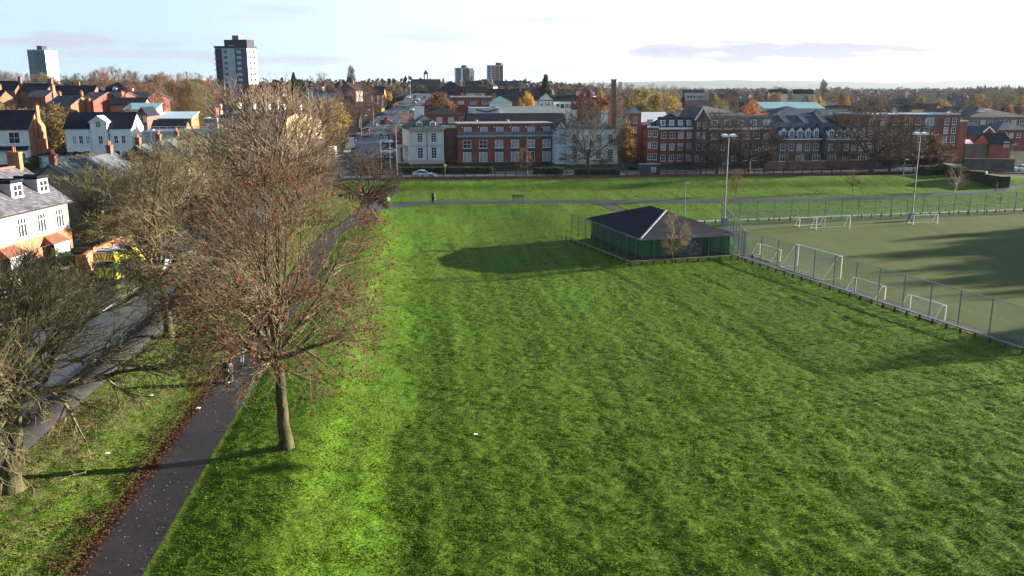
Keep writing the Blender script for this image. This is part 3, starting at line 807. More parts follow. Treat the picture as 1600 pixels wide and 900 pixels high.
def roof_mesh(mb, kind, x0, x1, y0, y1, he, hr, oh=0.35, t=0.16):
    a, b, c, d = x0 - oh, x1 + oh, y0 - oh, y1 + oh
    if kind == 'gx':
        ym = (y0 + y1) / 2; dz = (hr - he) / ((y1 - y0) / 2) * oh
        mb.slab([(a, c, he - dz + t), (b, c, he - dz + t), (b, ym, hr + t), (a, ym, hr + t)], t)
        mb.slab([(a, ym, hr + t), (b, ym, hr + t), (b, d, he - dz + t), (a, d, he - dz + t)], t)
    elif kind == 'gy':
        xm = (x0 + x1) / 2; dz = (hr - he) / ((x1 - x0) / 2) * oh
        mb.slab([(a, d, he - dz + t), (a, c, he - dz + t), (xm, c, hr + t), (xm, d, hr + t)], t)
        mb.slab([(xm, d, hr + t), (xm, c, hr + t), (b, c, he - dz + t), (b, d, he - dz + t)], t)
    elif kind == 'hip':
        w, dp = x1 - x0, y1 - y0; xm, ym = (x0 + x1) / 2, (y0 + y1) / 2
        if w >= dp: r0, r1 = (x0 + dp / 2, ym, hr), (x1 - dp / 2, ym, hr)
        else: r0, r1 = (xm, y0 + w / 2, hr), (xm, y1 - w / 2, hr)
        A, B, C, D = (a, c, he), (b, c, he), (b, d, he), (a, d, he)
        if w >= dp: fs = [(0, 1, 5, 4), (1, 2, 5), (2, 3, 4, 5), (3, 0, 4), (3, 2, 1, 0)]
        else: fs = [(0, 1, 4), (1, 2, 5, 4), (2, 3, 5), (3, 0, 4, 5), (3, 2, 1, 0)]
        mb.add([A, B, C, D, r0, r1], fs)
    elif kind == 'flat':
        mb.box(x0 - 0.12, x1 + 0.12, y0 - 0.12, y0 + 0.25, he, he + 0.3); mb.box(x0 - 0.12, x1 + 0.12, y1 - 0.25, y1 + 0.12, he, he + 0.3)
        mb.box(x0 - 0.12, x0 + 0.25, y0 + 0.25, y1 - 0.25, he, he + 0.3); mb.box(x1 - 0.25, x1 + 0.12, y0 + 0.25, y1 - 0.25, he, he + 0.3)
        mb.box(x0 + 0.25, x1 - 0.25, y0 + 0.25, y1 - 0.25, he - 0.05, he + 0.04)
    elif kind == 'mono':
        mb.slab([(a, c, he + t), (b, c, he + t), (b, d, hr + t), (a, d, hr + t)], t)

def wall_mesh(mb, kind, x0, x1, y0, y1, zb, he, hr, m=0):
    if kind == 'gx':
        ym = (y0 + y1) / 2
        mb.add([(x0, y0, zb), (x1, y0, zb), (x1, y1, zb), (x0, y1, zb), (x0, y0, he), (x1, y0, he), (x1, y1, he), (x0, y1, he), (x0, ym, hr), (x1, ym, hr)],
               [(0, 1, 5, 4), (1, 2, 6, 9, 5), (2, 3, 7, 6), (3, 0, 4, 8, 7), (4, 5, 9, 8), (6, 7, 8, 9)], m)
    elif kind == 'gy':
        xm = (x0 + x1) / 2
        mb.add([(x0, y0, zb), (x1, y0, zb), (x1, y1, zb), (x0, y1, zb), (x0, y0, he), (x1, y0, he), (x1, y1, he), (x0, y1, he), (xm, y0, hr), (xm, y1, hr)],
               [(0, 1, 5, 8, 4), (1, 2, 6, 5), (2, 3, 7, 9, 6), (3, 0, 4, 7), (4, 8, 9, 7), (8, 5, 6, 9)], m)
    elif kind == 'mono':
        mb.add([(x0, y0, zb), (x1, y0, zb), (x1, y1, zb), (x0, y1, zb), (x0, y0, he), (x1, y0, he), (x1, y1, hr), (x0, y1, hr)],
               [(0, 1, 5, 4), (1, 2, 6, 5), (2, 3, 7, 6), (3, 0, 4, 7), (4, 5, 6, 7)], m)
    else: mb.box(x0, x1, y0, y1, zb, he, m)

class House:
    def __init__(s, name, label, loc, rz, w, d, he, hr, roof, wm, rm, group=None, cat='house', oh=0.35, sink=2.5, wall_top=None):
        s.w, s.d, s.he, s.hr = w, d, he, hr
        s.r = root(name, label, cat, loc, rz, group)
        mb = MB(); wall_mesh(mb, roof, 0, w, 0, d, -sink, he, hr - 0.02); mb.build('wall', wm, s.r)
        mb = MB(); roof_mesh(mb, roof, 0, w, 0, d, he, hr, oh); s.roof = mb.build('roof', rm, s.r)
        c = Vector((w / 2, d / 2)); c.rotate(Matrix.Rotation(rz, 2)) if False else None
        cx = loc[0] + math.cos(rz) * w / 2 - math.sin(rz) * d / 2; cy = loc[1] + math.sin(rz) * w / 2 + math.cos(rz) * d / 2
        BLD.append((cx, cy, max(w, d) * 0.5 + 1))
    def wins(s, face, xs, z, w, h, style='sash', pane=None, name='window', y=0.0):
        for x in xs:
            if face == 'F': window(s.r, x, y, z, w, h, 0, style, name, pane)
            elif face == 'R': window(s.r, s.w - y, x, z, w, h, math.pi / 2, style, name, pane)
            elif face == 'L': window(s.r, y, x, z, w, h, -math.pi / 2, style, name, pane)
        return s
    def chimney(s, x, y, top, w=0.9, d=0.55, m=None, pots=3):
        mb = MB(); mb.box(x - w / 2, x + w / 2, y - d / 2, y + d / 2, s.he * 0.7, top); mb.box(x - w / 2 - .06, x + w / 2 + .06, y - d / 2 - .06, y + d / 2 + .06, top, top + .14)
        c = mb.build('chimney', m or BRICK_ORANGE, s.r)
        for i in range(pots):
            px = x - w / 2 + w * (i + .5) / pots; mp = MB(); mp.tube((px, y, top + .1), (px, y, top + .65), .12, .09, 7); mp.build('chimney_pot', TERRACOTTA, c)
        return s
    def part(s, name, m):
        s_ = s
        class P(MB):
            def __enter__(q): return q
            def __exit__(q, *a): q.build(name, m, s_.r)
        return P()
    def dormer(s, x, y0, zb, w, h, depth, roofm, cheek=None, style='sash', gable=True, gh=0.6):
        """dormer standing on the front slope, face at y0, base zb"""
        mb = MB(); wall_mesh(mb, 'gy' if gable else 'box', x - w / 2, x + w / 2, y0, y0 + depth, zb - 0.3, zb + h, zb + h + gh); dm = mb.build('dormer', cheek or WHITE, s.r)
        mb = MB(); roof_mesh(mb, 'gy' if gable else 'flat', x - w / 2, x + w / 2, y0, y0 + depth, zb + h, zb + h + gh, oh=.15, t=.08); mb.build('dormer_roof', roofm, dm)
        window(dm, x, y0, zb + .1, w * .78, h * .82, 0, style)

def corner(uL, uR, Y, rz):
    """left front corner and width of a front that spans two picture columns at distance Y"""
    zc = Y * CP + 16 * SP; X = (uL - 800) / FPX * zc; k = (uR - 800) / FPX
    w = (k * zc - X) / (math.cos(rz) - k * math.sin(rz) * CP)
    return X, Y, w
def house_px(name, label, uL, uR, Y, rz, d, ve, vr, roof, wm, rm, base=None, **kw):
    rz = math.radians(rz); X, Y, w = corner(uL, uR, Y, rz)
    zb = gz(X + w / 2, Y) if base is None else base
    he = Zat(ve, Y) - zb; hr = Zat(vr, Y + (d / 2 if roof != 'flat' else 0)) - zb
    return House(name, label, (X, Y, zb), rz, w, d, max(he, 1.5), max(hr, he + 0.05), roof, wm, rm, **kw)
def lin(a, b, n): return [a + (b - a) * i / (n - 1) for i in range(n)] if n > 1 else [(a + b) / 2]

# --- white villa with hipped slate roof by the road junction
X, Y, w = corner(641, 694, 204, math.radians(15))
h = House('villa', 'pale stucco villa with hipped slate roof standing alone at the road junction', (X, Y, 0.35), math.radians(15), w, 12.5, 8.0, 11.2, 'hip', mat('stucco', (0.50, 0.56, 0.54), var=0.14, scale=0.5, stretch=(1, 1, .4)), SLATE_GREY, cat='villa', oh=0.55)
xs = [w * .30, w * .70]
h.wins('F', xs, 1.2, 1.25, 2.5, 'thin'); h.wins('F', xs, 4.95, 1.25, 2.1, 'thin')
h.wins('L', [2.2, 6, 10], 1.2, 1.25, 2.4, 'thin'); h.wins('L', [2.2, 6, 10], 4.95, 1.25, 2.0, 'thin'); h.wins('R', [3, 9], 4.95, 1.2, 2, 'thin')
with h.part('plinth', STONE) as p: p.box(-.07, w + .07, -.07, 12.57, -2, .75)
with h.part('string_course', STONE) as p: p.box(-.08, w + .08, -.09, 0.02, 4.15, 4.4); [p.box(x - 1.0, x + 1.0, -.16, .0, 3.85, 4.0) for x in xs]
with h.part('cornice', STONE) as p:
    p.box(-.3, w + .3, -.32, 12.8, 7.72, 7.98); [p.box(x, x + .14, -.42, 0, 7.35, 7.7) for x in lin(.1, w - .2, 15)]
with h.part('drainpipe', BLACK) as p: p.tube((w * .5, -.1, .7), (w * .5, -.1, 7.7), .06)
with h.part('porch', STONE) as p:
    p.box(-2.2, 0, 3.5, 8.5, 3.5, 4.0); [p.tube((-1.9, y, -.3), (-1.9, y, 3.5), .2, .17, 10) for y in (3.8, 5.2, 6.8, 8.2)]; p.box(-2.4, .0, 3.3, 8.7, -1, -.1)
for x in xs: h.dormer(x, 0.7, 8.3, 1.5, 1.3, 2.6, SLATE_GREY, gh=.55)
h.chimney(w * .42, 6.5, 12.9, 2.2, .8, RENDER_WHITE, 0)

# --- red brick flats with balcony next to the villa
X, Y, w = corner(716, 868, 206, math.radians(9)); g = 0.3; rz = math.radians(9)
h = House('apartment_block', 'dark red brick apartment block with long glass-railed balcony between two white villas', (X, Y, g), rz, w, 13, 6.15, 6.15, 'flat', BRICK_RED, FLAT_PALE, cat='flats')
with h.part('upper_storey', BRICK_RED) as p: p.box(0.1, w - .1, 1.7, 12.8, 6.0, 9.0)
with h.part('parapet', mat('lead_coping', (0.16, 0.17, 0.18))) as p: p.box(-.05, w + .05, 1.55, 12.95, 9.0, 9.25)
bx = lin(w * .09, w * .905, 6)
for i, x in enumerate(bx):
    window(h.r, x, 0, .25, 1.9, 2.3, 0, 'door', pane=1 if i != 4 else 0, name='french_window'); window(h.r, x, 0, 3.5, 1.9, 1.9, 0, 'sash', pane=0 if i == 0 else None)
    with h.part('spandrel', mat('grey_panel', (0.05, 0.055, 0.07), var=.2)) as p: p.box(x - .95, x + .95, -.05, .02, 2.6, 3.38)
    window(h.r, x + .4, 1.7, 6.25, 1.7, 2.1, 0, 'door', pane=1, name='balcony_door')
    with h.part('wall_lamp', WHITE) as p: p.box(x - 1.0, x - .8, 1.5, 1.7, 8.2, 8.5)
with h.part('balcony_rail', METAL_GREY) as p:
    p.box(-.1, w + .1, -.16, -.06, 7.35, 7.42); [p.box(x, x + .05, -.13, -.08, 6.4, 7.35) for x in lin(0, w - .05, 14)]
with h.part('balcony_glass', mat('balcony_glass', (0.12, 0.16, 0.18), rough=.1, spec=.6)) as p: p.box(.06, w - .06, -.115, -.10, 6.5, 7.3)
with h.part('balcony_edge', mat('lead_coping', (0.16, 0.17, 0.18))) as p: p.box(-.14, w + .14, -.18, .0, 6.0, 6.3)
# set-back brick return left of the balcony block
h = house_px('apartment_wing', 'plain windowless brown brick wing between the villa and the balcony flats', 696, 715.5, 209, 9, 9, 200, 199, 'flat', BRICK_BROWN, FLAT_PALE, base=.3, cat='flats')
# slate roofed block behind with a line of small windows
h = house_px('brick_terrace', 'long brick block with one unbroken dark slate roof above the balcony flats', 734, 884, 226, 9, 12, 198, 178, 'gx', BRICK_BROWN, SLATE_DARK, cat='terrace')
h.wins('F', lin(1.5, h.w - 2.2, 13), h.he - 1.35, 1.25, .95, 'sash')
for x in (h.w * .08, h.w * .40):
    with h.part('soil_pipe', WHITE) as p: p.tube((x, -.1, h.he - 1), (x, -.1, h.he + 1.7), .1); p.tube((x, -.1, h.he + 1.5), (x - .5, -.1, h.he + 1.7), .07)
h = house_px('apartment_block', 'three-storey red brick block with dark hipped roof behind the villa', 664, 728, 248, 9, 13, 179, 168, 'hip', BRICK_RED, SLATE_DARK, cat='flats')
for z in (.6, 3.3, 6.0): h.wins('F', lin(h.w * .36, h.w * .92, 3), h.he - 8.3 + z, 1.5, 1.5, 'sash')
# second white villa behind the bare tree
X, Y, w = corner(886, 965, 203, math.radians(5))
h = House('villa', 'white villa partly hidden by a spreading bare tree with red-tipped crown', (X, Y, .3), math.radians(5), w, 12, 8.1, 10.6, 'hip', RENDER_WHITE, SLATE_GREY, cat='villa', oh=.5)
h.wins('F', lin(1.8, w - 1.8, 4), 1.3, 1.2, 2.2, 'thin'); h.wins('F', lin(1.8, w - 1.8, 4), 5.0, 1.2, 1.9, 'thin')
with h.part('cornice', WHITE) as p: p.box(-.3, w + .3, -.32, 12.2, 7.7, 8.05)
with h.part('plinth', STONE) as p: p.box(-.07, w + .07, -.07, 12.07, -2, .7)
h.chimney(2.2, 5, 12.2, 1.6, .7, RENDER_WHITE, 2).chimney(w - 2.2, 6, 12.0, 1.6, .7, RENDER_WHITE, 2)
h = house_px('villa_wing', 'narrow pale blue-white wing with pediment joined to the second white villa', 868, 885, 204, 5, 9, 200, 187, 'gy', mat('blue_render', (0.46, 0.56, 0.60), var=.1), SLATE_GREY, base=.3, cat='villa')
h.wins('F', [h.w / 2], 5.5, 1.1, 1.6, 'sash')

# --- flats with stair tower, mansard block and gable
X, Y, w = corner(981, 1000, 214, math.radians(10))
h = House('stair_tower', 'tall red brick stair tower capped by a green pyramid roof', (X, Y, .3), math.radians(10), w, 3.2, Zat(177, 214) - .3, Zat(166, 215.5) - .3, 'hip', BRICK_NEW, mat('copper_green', (0.10, 0.20, 0.21), var=.2), cat='tower', oh=.25)
for z in (1.0, 3.9, 6.7, 9.1): h.wins('F', [w * .52], z, .85, 1.5, 'sash'); h.wins('L', [1.6], z, .8, 1.5, 'sash')
h = house_px('apartment_block', 'brick flats with windowed white top storey right of the green-capped tower', 1000.5, 1048, 216, 10, 13, 191, 176, 'gx', WHITE, FLAT_PALE, base=.3, cat='flats')
with h.part('lower_wall', BRICK_RED) as p: p.box(-.06, h.w + .02, -.06, h.d + .02, -2, h.he - .6)
for z in (.9, 3.4, 5.8): h.wins('F', [1.9, 5.6], z, 1.8, 1.5, 'sash', y=-.06)
h.wins('F', [2.2, 5.4], h.he + .1, 1.6, .6, 'sash')
X, Y, w = corner(1010, 1027, 203, math.radians(-12))
h = House('apartment_block', 'bright orange-red brick corner block below the mansard roof flats', (X, Y, .2), math.radians(-12), w, 9, 8.6, 8.6, 'flat', BRICK_NEW, WHITE, cat='flats')
for z in (1.2, 3.9, 6.5): h.wins('F', [.62], z, .6, 1.4, 'sash'); h.wins('F', [1.85], z, 1.0, 1.4, 'sash')
X, Y, w = corner(1028, 1084, 203.5, math.radians(8))
h = House('apartment_block', 'dark brick flats under a grey mansard roof with white dormer windows', (X, Y, .2), math.radians(8), w, 11, 8.4, 11.6, 'hip', BRICK_RED, SLATE_DARK, cat='flats', oh=.1)
with h.part('cornice', WHITE) as p: p.box(-.1, w + .1, -.3, -.02, 8.15, 8.6)
with h.part('mansard', SLATE_GREY) as p: p.add([(0, -.05, 8.6), (w, -.05, 8.6), (w - .4, 1.3, 11.0), (.4, 1.3, 11.0), (0, 2.5, 8.6), (w, 2.5, 8.6), (w - .4, 2.4, 11.0), (.4, 2.4, 11.0)], [(0, 1, 2, 3), (1, 5, 6, 2), (4, 0, 3, 7), (5, 4, 7, 6), (3, 2, 6, 7)])
for z in (.8, 3.4, 6.1): h.wins('F', lin(1.2, w - 1.3, 4), z, 1.15, 1.45, 'sash')
for x in lin(1.0, w - 1.4, 4): h.dormer(x, .25, 9.0, 1.15, 1.35, 2.0, SLATE_DARK, gable=False)
h = house_px('gabled_block', 'brick flats with tall pointed gable between two mansard roofs', 1085, 1104, 202.5, 8, 12, 186, 168, 'gy', BRICK_BROWN, SLATE_GREY, base=.2, cat='flats')
with h.part('barge_board', WHITE) as p: p.bar((-.4, -.4, h.he - .25), (h.w / 2, -.4, h.hr + .12), .12, .3); p.bar((h.w + .4, -.4, h.he - .25), (h.w / 2, -.4, h.hr + .12), .12, .3)
for z in (.8, 3.4, 6.1, 8.4): h.wins('F', [.7, 2.1], z, .7, 1.4, 'sash')
X, Y, w = corner(1104.5, 1206, 204, math.radians(8))
h = House('apartment_block', 'four-storey brick flats with pale grey mansard partly screened by dark trees', (X, Y, .2), math.radians(8), w, 11, 8.3, 11.6, 'hip', BRICK_BROWN, SLATE_PALE, cat='flats', oh=.1)
with h.part('cornice', WHITE) as p: p.box(-.0, w, -.3, -.02, 8.05, 8.5)
with h.part('mansard', SLATE_PALE) as p: p.add([(0, -.05, 8.5), (w, -.05, 8.5), (w - .4, 1.5, 11.3), (.4, 1.5, 11.3), (0, 2.5, 8.5), (w, 2.5, 8.5), (w - .4, 2.4, 11.3), (.4, 2.4, 11.3)], [(0, 1, 2, 3), (1, 5, 6, 2), (4, 0, 3, 7), (5, 4, 7, 6), (3, 2, 6, 7)])
for z in (.8, 3.3, 5.9): h.wins('F', lin(1.5, w - 1.6, 6), z, 1.4, 1.4, 'sash')
for x in lin(1.6, w - 1.8, 5): h.dormer(x, .3, 9.0, 1.5, 1.35, 2.0, SLATE_GREY, gable=False)

# --- terraces with rows of white gabled dormers
def dormer_terrace(label, uL, uR, n, Y=202):
    X, Yc, w = corner(uL, uR, Y, math.radians(8))
    h = House('brick_terrace', label, (X, Yc, .2), math.radians(8), w, 9, 6.2, 9.4, 'gx', BRICK_DARK, SLATE_BLUE, cat='terrace', group='brick terraces with gabled dormers')
    with h.part('eaves_board', WHITE) as p: p.box(-.05, w + .05, -.4, -.3, 5.85, 6.1)
    xs = lin(w * .5 / n + .2, w - w * .5 / n - .2, n)
    for i, x in enumerate(xs):
        h.dormer(x, .15, 6.3, 1.25, 1.75, 2.6, SLATE_BLUE, gh=.65)
        window(h.r, x, 0, 3.4, 1.15, 1.5, 0, 'sash')
        if i % 2 == 0:
            bm = MB(); bm.box(x - 1.0, x + 1.0, -.7, 0, -1, .9); bm.box(x - 1.05, x + 1.05, -.75, 0, 2.4, 2.55); b = bm.build('bay', BRICK_DARK, h.r)
            window(b, x, -.7, .95, 1.9, 1.4, 0, 'case')
    return h
dormer_terrace('brick terrace with five white gabled dormers left of the narrow gap', 1214, 1281, 5)
dormer_terrace('brick terrace with white gabled dormers right of the gap and behind the great bare tree', 1289, 1352, 5)
h = house_px('brick_terrace', 'taller rear terrace with blue slate roof stepped by dark party walls', 1196, 1315, 224, 8, 11, 197, 181, 'gx', BRICK_BROWN, SLATE_BLUE, cat='terrace')
h.wins('F', lin(1.2, h.w - 1.5, 13), h.he - 1.4, 1.1, .95, 'sash')
for x in lin(.1, h.w - .1, 5):
    with h.part('party_wall', BRICK_DARK) as p: p.slab([(x - .15, -.3, h.he + .35), (x + .15, -.3, h.he + .35), (x + .15, 5.5, h.hr + .5), (x - .15, 5.5, h.hr + .5)], .5)

# --- five-storey flats at the right
X, Y, w = corner(1345, 1494, 207, math.radians(8)); zt = Zat(180, 207) - .2
h = House('apartment_block', 'five-storey red brick block of flats with grey top panel behind bare trees', (X, Y, .2), math.radians(8), w, 12, zt, zt, 'flat', BRICK_RED, FLAT_PALE, cat='flats')
xs = [w * k for k in (.08, .2, .33, .45, .56, .66, .86, .94)]
for i, z in enumerate(np.linspace(.5, zt - 2.3, 5)):
    for x in xs: window(h.r, x, 0, float(z), 1.05 if x > w * .8 else 1.25, 1.55, 0, 'sash')
with h.part('grey_panel', mat('zinc_panel', (0.11, 0.13, 0.15), var=.15, scale=1)) as p: p.box(w * .60, w * .76, -.07, .02, zt - 3.2, zt - .05)
window(h.r, w * .68, -.07, zt - 2.6, 2.0, 1.9, 0, 'door', pane=1)
with h.part('panel_strip', mat('white_panel', (0.5, 0.52, 0.53), var=.1)) as p: [p.box(x - .7, x + .7, -.05, .02, 2.2, 2.75) for x in xs[-2:]]
h.wins('R', [3.0, 8.0], 1.5, .7, 1.4); h.wins('R', [3.0, 8.0], 6.0, .7, 1.4)
h = house_px('apartment_wing', 'narrow bright red brick wing at the right end of the five-storey flats', 1494.5, 1506, 212, 8, 8, 190, 189, 'flat', BRICK_NEW, FLAT_PALE, base=.2, cat='flats')

# --- houses at the far right
h = house_px('brick_house', 'red brick house with dark slate roof and white verge at the far right edge', 1545, 1578, 213, -14, 13, 224, 208, 'gx', BRICK_NEW, SLATE_DARK, base=1.2)
h.wins('F', [h.w * .78], 2.6, 1.2, 1.2, 'sash'); h.wins('R', [5, 9], 2.6, 1, 1.2)
with h.part('barge_board', WHITE) as p: p.bar((h.w + .36, -.45, h.he - .3), (h.w + .36, 6.5, h.hr + .15), .1, .25); p.bar((h.w + .36, 13.4, h.he - .3), (h.w + .36, 6.5, h.hr + .15), .1, .25)
h = house_px('brick_house', 'red brick house with white-edged gable facing the park right of the flats', 1528, 1552, 232, 20, 16, 210, 197, 'gy', BRICK_RED, SLATE_BLUE, base=1.0)
with h.part('barge_board', WHITE) as p: p.bar((-.4, -.42, h.he - .25), (h.w / 2, -.42, h.hr + .12), .1, .25); p.bar((h.w + .4, -.42, h.he - .25), (h.w / 2, -.42, h.hr + .12), .1, .25)
h = house_px('brick_house', 'low brick house with pale blue slate roof beside the five-storey flats', 1507, 1540, 240, 8, 12, 214, 192, 'gx', BRICK_RED, SLATE_BLUE, base=1.0); h.chimney(h.w * .3, 6, h.hr + 1)
h = house_px('brick_house', 'red brick house with blue-grey hipped roof behind the white-edged gable', 1556, 1612, 250, 5, 13, 203, 190, 'hip', BRICK_RED, SLATE_BLUE, base=1.0); h.wins('F', lin(2, h.w - 2, 4), 2.8, 1.1, 1.3)
h = house_px('school_hall', 'large hall with broad hipped slate roofs and long window band at the far right', 1512, 1602, 290, 6, 30, 183, 167, 'hip', mat('dun_brick', (0.17, 0.13, 0.10)), SLATE_GREY, base=.5, cat='hall'); h.wins('F', lin(2, h.w - 2, 7), h.he - 2.3, 1.6, 1.3, 'sash'); h.wins('F', lin(2, h.w - 2, 7), h.he - 5.3, 1.6, 1.5, 'sash')
with h.part('rooflight', WHITE) as p: p.box(6, 7.2, 3, 5, h.he + 1.6, h.he + 1.95); p.box(9, 10.2, 4, 6, h.he + 2.1, h.he + 2.45)
h = house_px('assembly_hall', 'hall with sloping turquoise-grey roof left of the broad hipped hall', 1506, 1532, 300, 6, 18, 182, 168, 'mono', mat('dun_brick2', (0.2, 0.17, 0.14)), mat('green_grey_sheet', (0.17, 0.23, 0.24)), base=.5, cat='hall')

# --- left: white houses across the gardens
def wide_house(label, uL, uR, Y, rz, ve, vr, wm):
    h = house_px('rendered_house', label, uL, uR, Y, rz, 10, ve, vr, 'gx', wm, SLATE_DARK, base=.4); return h
h = wide_house('white rendered house at the left edge with red brick chimney stack on its gable', -14, 49, 203, 7, 200, 173, RENDER_WHITE)
h.wins('F', [h.w * .64], 4.7, 2.4, 2.6, 'sash'); h.wins('F', [h.w * .2], 4.7, 1.2, 2.0)
with h.part('bay', WHITE) as p: p.box(h.w * .5, h.w * .95, -1.1, 0, -1, 3.2)
with h.part('bay_roof', SLATE_DARK) as p: p.slab([(h.w * .1, -1.5, 3.3), (h.w * .98, -1.5, 3.3), (h.w * .98, 0, 4.1), (h.w * .1, 0, 4.1)], .15)
window(h.r, h.w * .66, -1.1, .3, 1.2, 2.6, 0, 'sash'); window(h.r, h.w * .86, -1.1, .6, .9, 2.0, 0, 'sash')
with h.part('fascia', BLACK) as p: p.box(-.3, h.w + .3, -.46, -.36, h.he - .35, h.he - .12); [p.box(x, x + .14, -.48, -.34, h.he - .55, h.he - .34) for x in lin(0, h.w, 18)]
h.chimney(h.w + .25, 3.2, h.he + 1.9, .6, 1.1, BRICK_ORANGE, 1).chimney(h.w + .25, 5.6, h.hr + 1.0, .6, 1.6, BRICK_ORANGE, 3)
with h.part('gable_wall', BRICK_ORANGE) as p: p.add([(h.w + .03, -.02, -2), (h.w + .03, 10.02, -2), (h.w + .03, 10.02, h.he), (h.w + .03, 5, h.hr), (h.w + .03, -.02, h.he), (h.w + .1, -.02, -2), (h.w + .1, 10.02, -2), (h.w + .1, 10.02, h.he), (h.w + .1, 5, h.hr), (h.w + .1, -.02, h.he)], [(4, 3, 2, 1, 0), (5, 6, 7, 8, 9), (0, 1, 6, 5), (1, 2, 7, 6), (4, 0, 5, 9)])
h = wide_house('white rendered house with small central gable and dark slate roof', 106, 209, 205, 7, 200, 176, RENDER_WHITE)
cw = h.w
with h.part('central_gable', RENDER_WHITE) as p: wall_mesh(p, 'gy', cw * .40, cw * .65, -.7, 3.2, -2, h.he + 1.4, h.he + 2.7)
with h.part('gable_roof', WHITE) as p: roof_mesh(p, 'gy', cw * .40, cw * .65, -.7, 3.2, h.he + 1.4, h.he + 2.7, .3, .14)
window(h.r, cw * .525, -.7, h.he + .4, .9, 1.1, 0, 'dark'); window(h.r, cw * .54, -.7, 4.5, 1.0, 1.9, 0)
h.wins('F', [cw * .13, cw * .23, cw * .33, cw * .76, cw * .87], 4.5, .95, 1.9, 'sash'); h.wins('F', [cw * .13, cw * .3, cw * .76, cw * .87], .9, 1.1, 2.0, 'sash')
with h.part('drainpipe', BLACK) as p: p.tube((cw * .39, -.1, 0), (cw * .39, -.1, h.he), .07); p.tube((cw * .66, -.1, 0), (cw * .66, -.1, h.he), .07)

# --- left foreground terrace facing the avenue
rz = math.radians(86.5)
tz = gz(-45, 72)
h = House('brick_terrace', 'terrace facing the avenue with white upper wall, slate roof and boxy dormers', (-45.4, 55.5, tz), rz, 28.4, 8.6, 6.0, 9.1, 'gx', RENDER_CREAM, slate('patched_slate', (0.085, 0.085, 0.105), var=.35), cat='terrace')
with h.part('lower_wall', BRICK_ORANGE) as p: p.box(-.05, h.w + .05, -.07, h.d + .05, -1.2, 3.2)
bays = [4.0, 12.4, 18.4, 25.0]
for x in lin(3.2, h.w - 1.6, 9): window(h.r, x, 0, 3.55, 1.35, 1.75, 0, 'case')
for x in bays:
    b = MB(); b.box(x - 1.35, x + 1.35, -1.0, -.07, -1, .8); bo = b.build('bay', BRICK_ORANGE, h.r); window(bo, x, -1.0, .85, 2.3, 1.5, 0, 'case')
    b = MB(); b.add([(x - 1.5, -1.15, 2.4), (x + 1.5, -1.15, 2.4), (x + 1.1, -.07, 3.1), (x - 1.1, -.07, 3.1), (x - 1.5, -.07, 2.4), (x + 1.5, -.07, 2.4)], [(0, 1, 2, 3), (1, 5, 2), (4, 0, 3), (4, 5, 1, 0)]); b.build('bay_roof', mat('bay_tile', (0.13, 0.055, 0.036), var=.25, scale=3), h.r)
    with h.part('front_door', mat('door_paint', (0.05, 0.06, 0.09))) as p: p.box(x + 2.0, x + 2.95, -.12, -.06, 0, 2.1)
for x in (11.8, 17.4, 22.6, 26.6): h.dormer(x, 1.1, 6.9, 1.7, 1.35, 2.6, SLATE_DARK, mat('dormer_cheek', (0.3, 0.3, 0.31)), gable=False, style='sash')
h.chimney(h.w - .5, 4.4, 10.5, .55, 1.2, BRICK_ORANGE, 2).chimney(h.w - 7, 4.4, 10.4, .55, 1.2, BRICK_ORANGE, 3)
with h.part('ridge_tiles', TERRACOTTA) as p: p.box(-.3, h.w + .3, 4.15, 4.45, 9.2, 9.36)
with h.part('gutter', BLACK) as p: p.box(-.3, h.w + .3, -.48, -.36, 5.72, 5.84)
h = House('brick_house', 'small brick outbuilding with rusty tiled roof behind the avenue terrace', (-66, 93, gz(-62, 93)), math.radians(5), 8, 6, 4.2, 6.6, 'gx', BRICK_BROWN, SLATE_BROWN); window(h.r, 6.2, 0, 2.6, 1.2, .9, 0)
h = House('terrace_house', 'slate roofed avenue house half hidden behind the street trees', (-45.2, 92, gz(-46, 92)), math.radians(93), 17, 8, 5.8, 8.6, 'gx', RENDER_CREAM, SLATE_GREY); h.wins('F', lin(2, 15, 6), 3.4, 1.2, 1.6, 'sash'); h.wins('F', lin(2, 15, 5), .7, 1.4, 1.6, 'sash'); h.chimney(1, 4, 9.6, m=BRICK_BROWN).chimney(16, 4, 9.6, m=BRICK_BROWN)
h = House('terrace_house', 'brick avenue house with pale rear extension glimpsed through bare branches', (-47, 118, gz(-48, 118)), math.radians(95), 20, 8, 6.0, 8.9, 'gx', BRICK_BROWN, SLATE_GREY); h.wins('F', lin(2, 18, 7), 3.4, 1.2, 1.6, 'sash'); h.wins('F', lin(2, 18, 6), .7, 1.4, 1.6, 'sash'); h.chimney(1, 4, 9.9, m=BRICK_BROWN).chimney(10, 4, 9.9, m=BRICK_BROWN).chimney(19, 4, 9.9, m=BRICK_BROWN)
h = House('garage', 'low garage with pale blue door beside the left white house', (*at(62, 262)[:2], gz(-100, 180)), math.radians(6), 9, 6, 2.6, 3.0, 'flat', RENDER_GREY, SLATE_DARK, cat='garage')
with h.part('garage_door', mat('pale_blue_door', (0.38, 0.52, 0.56))) as p: p.box(.8, 5.2, -.06, .02, 0, 2.1)
window(h.r, 7.2, 0, .9, 1.6, 1.2, 0)

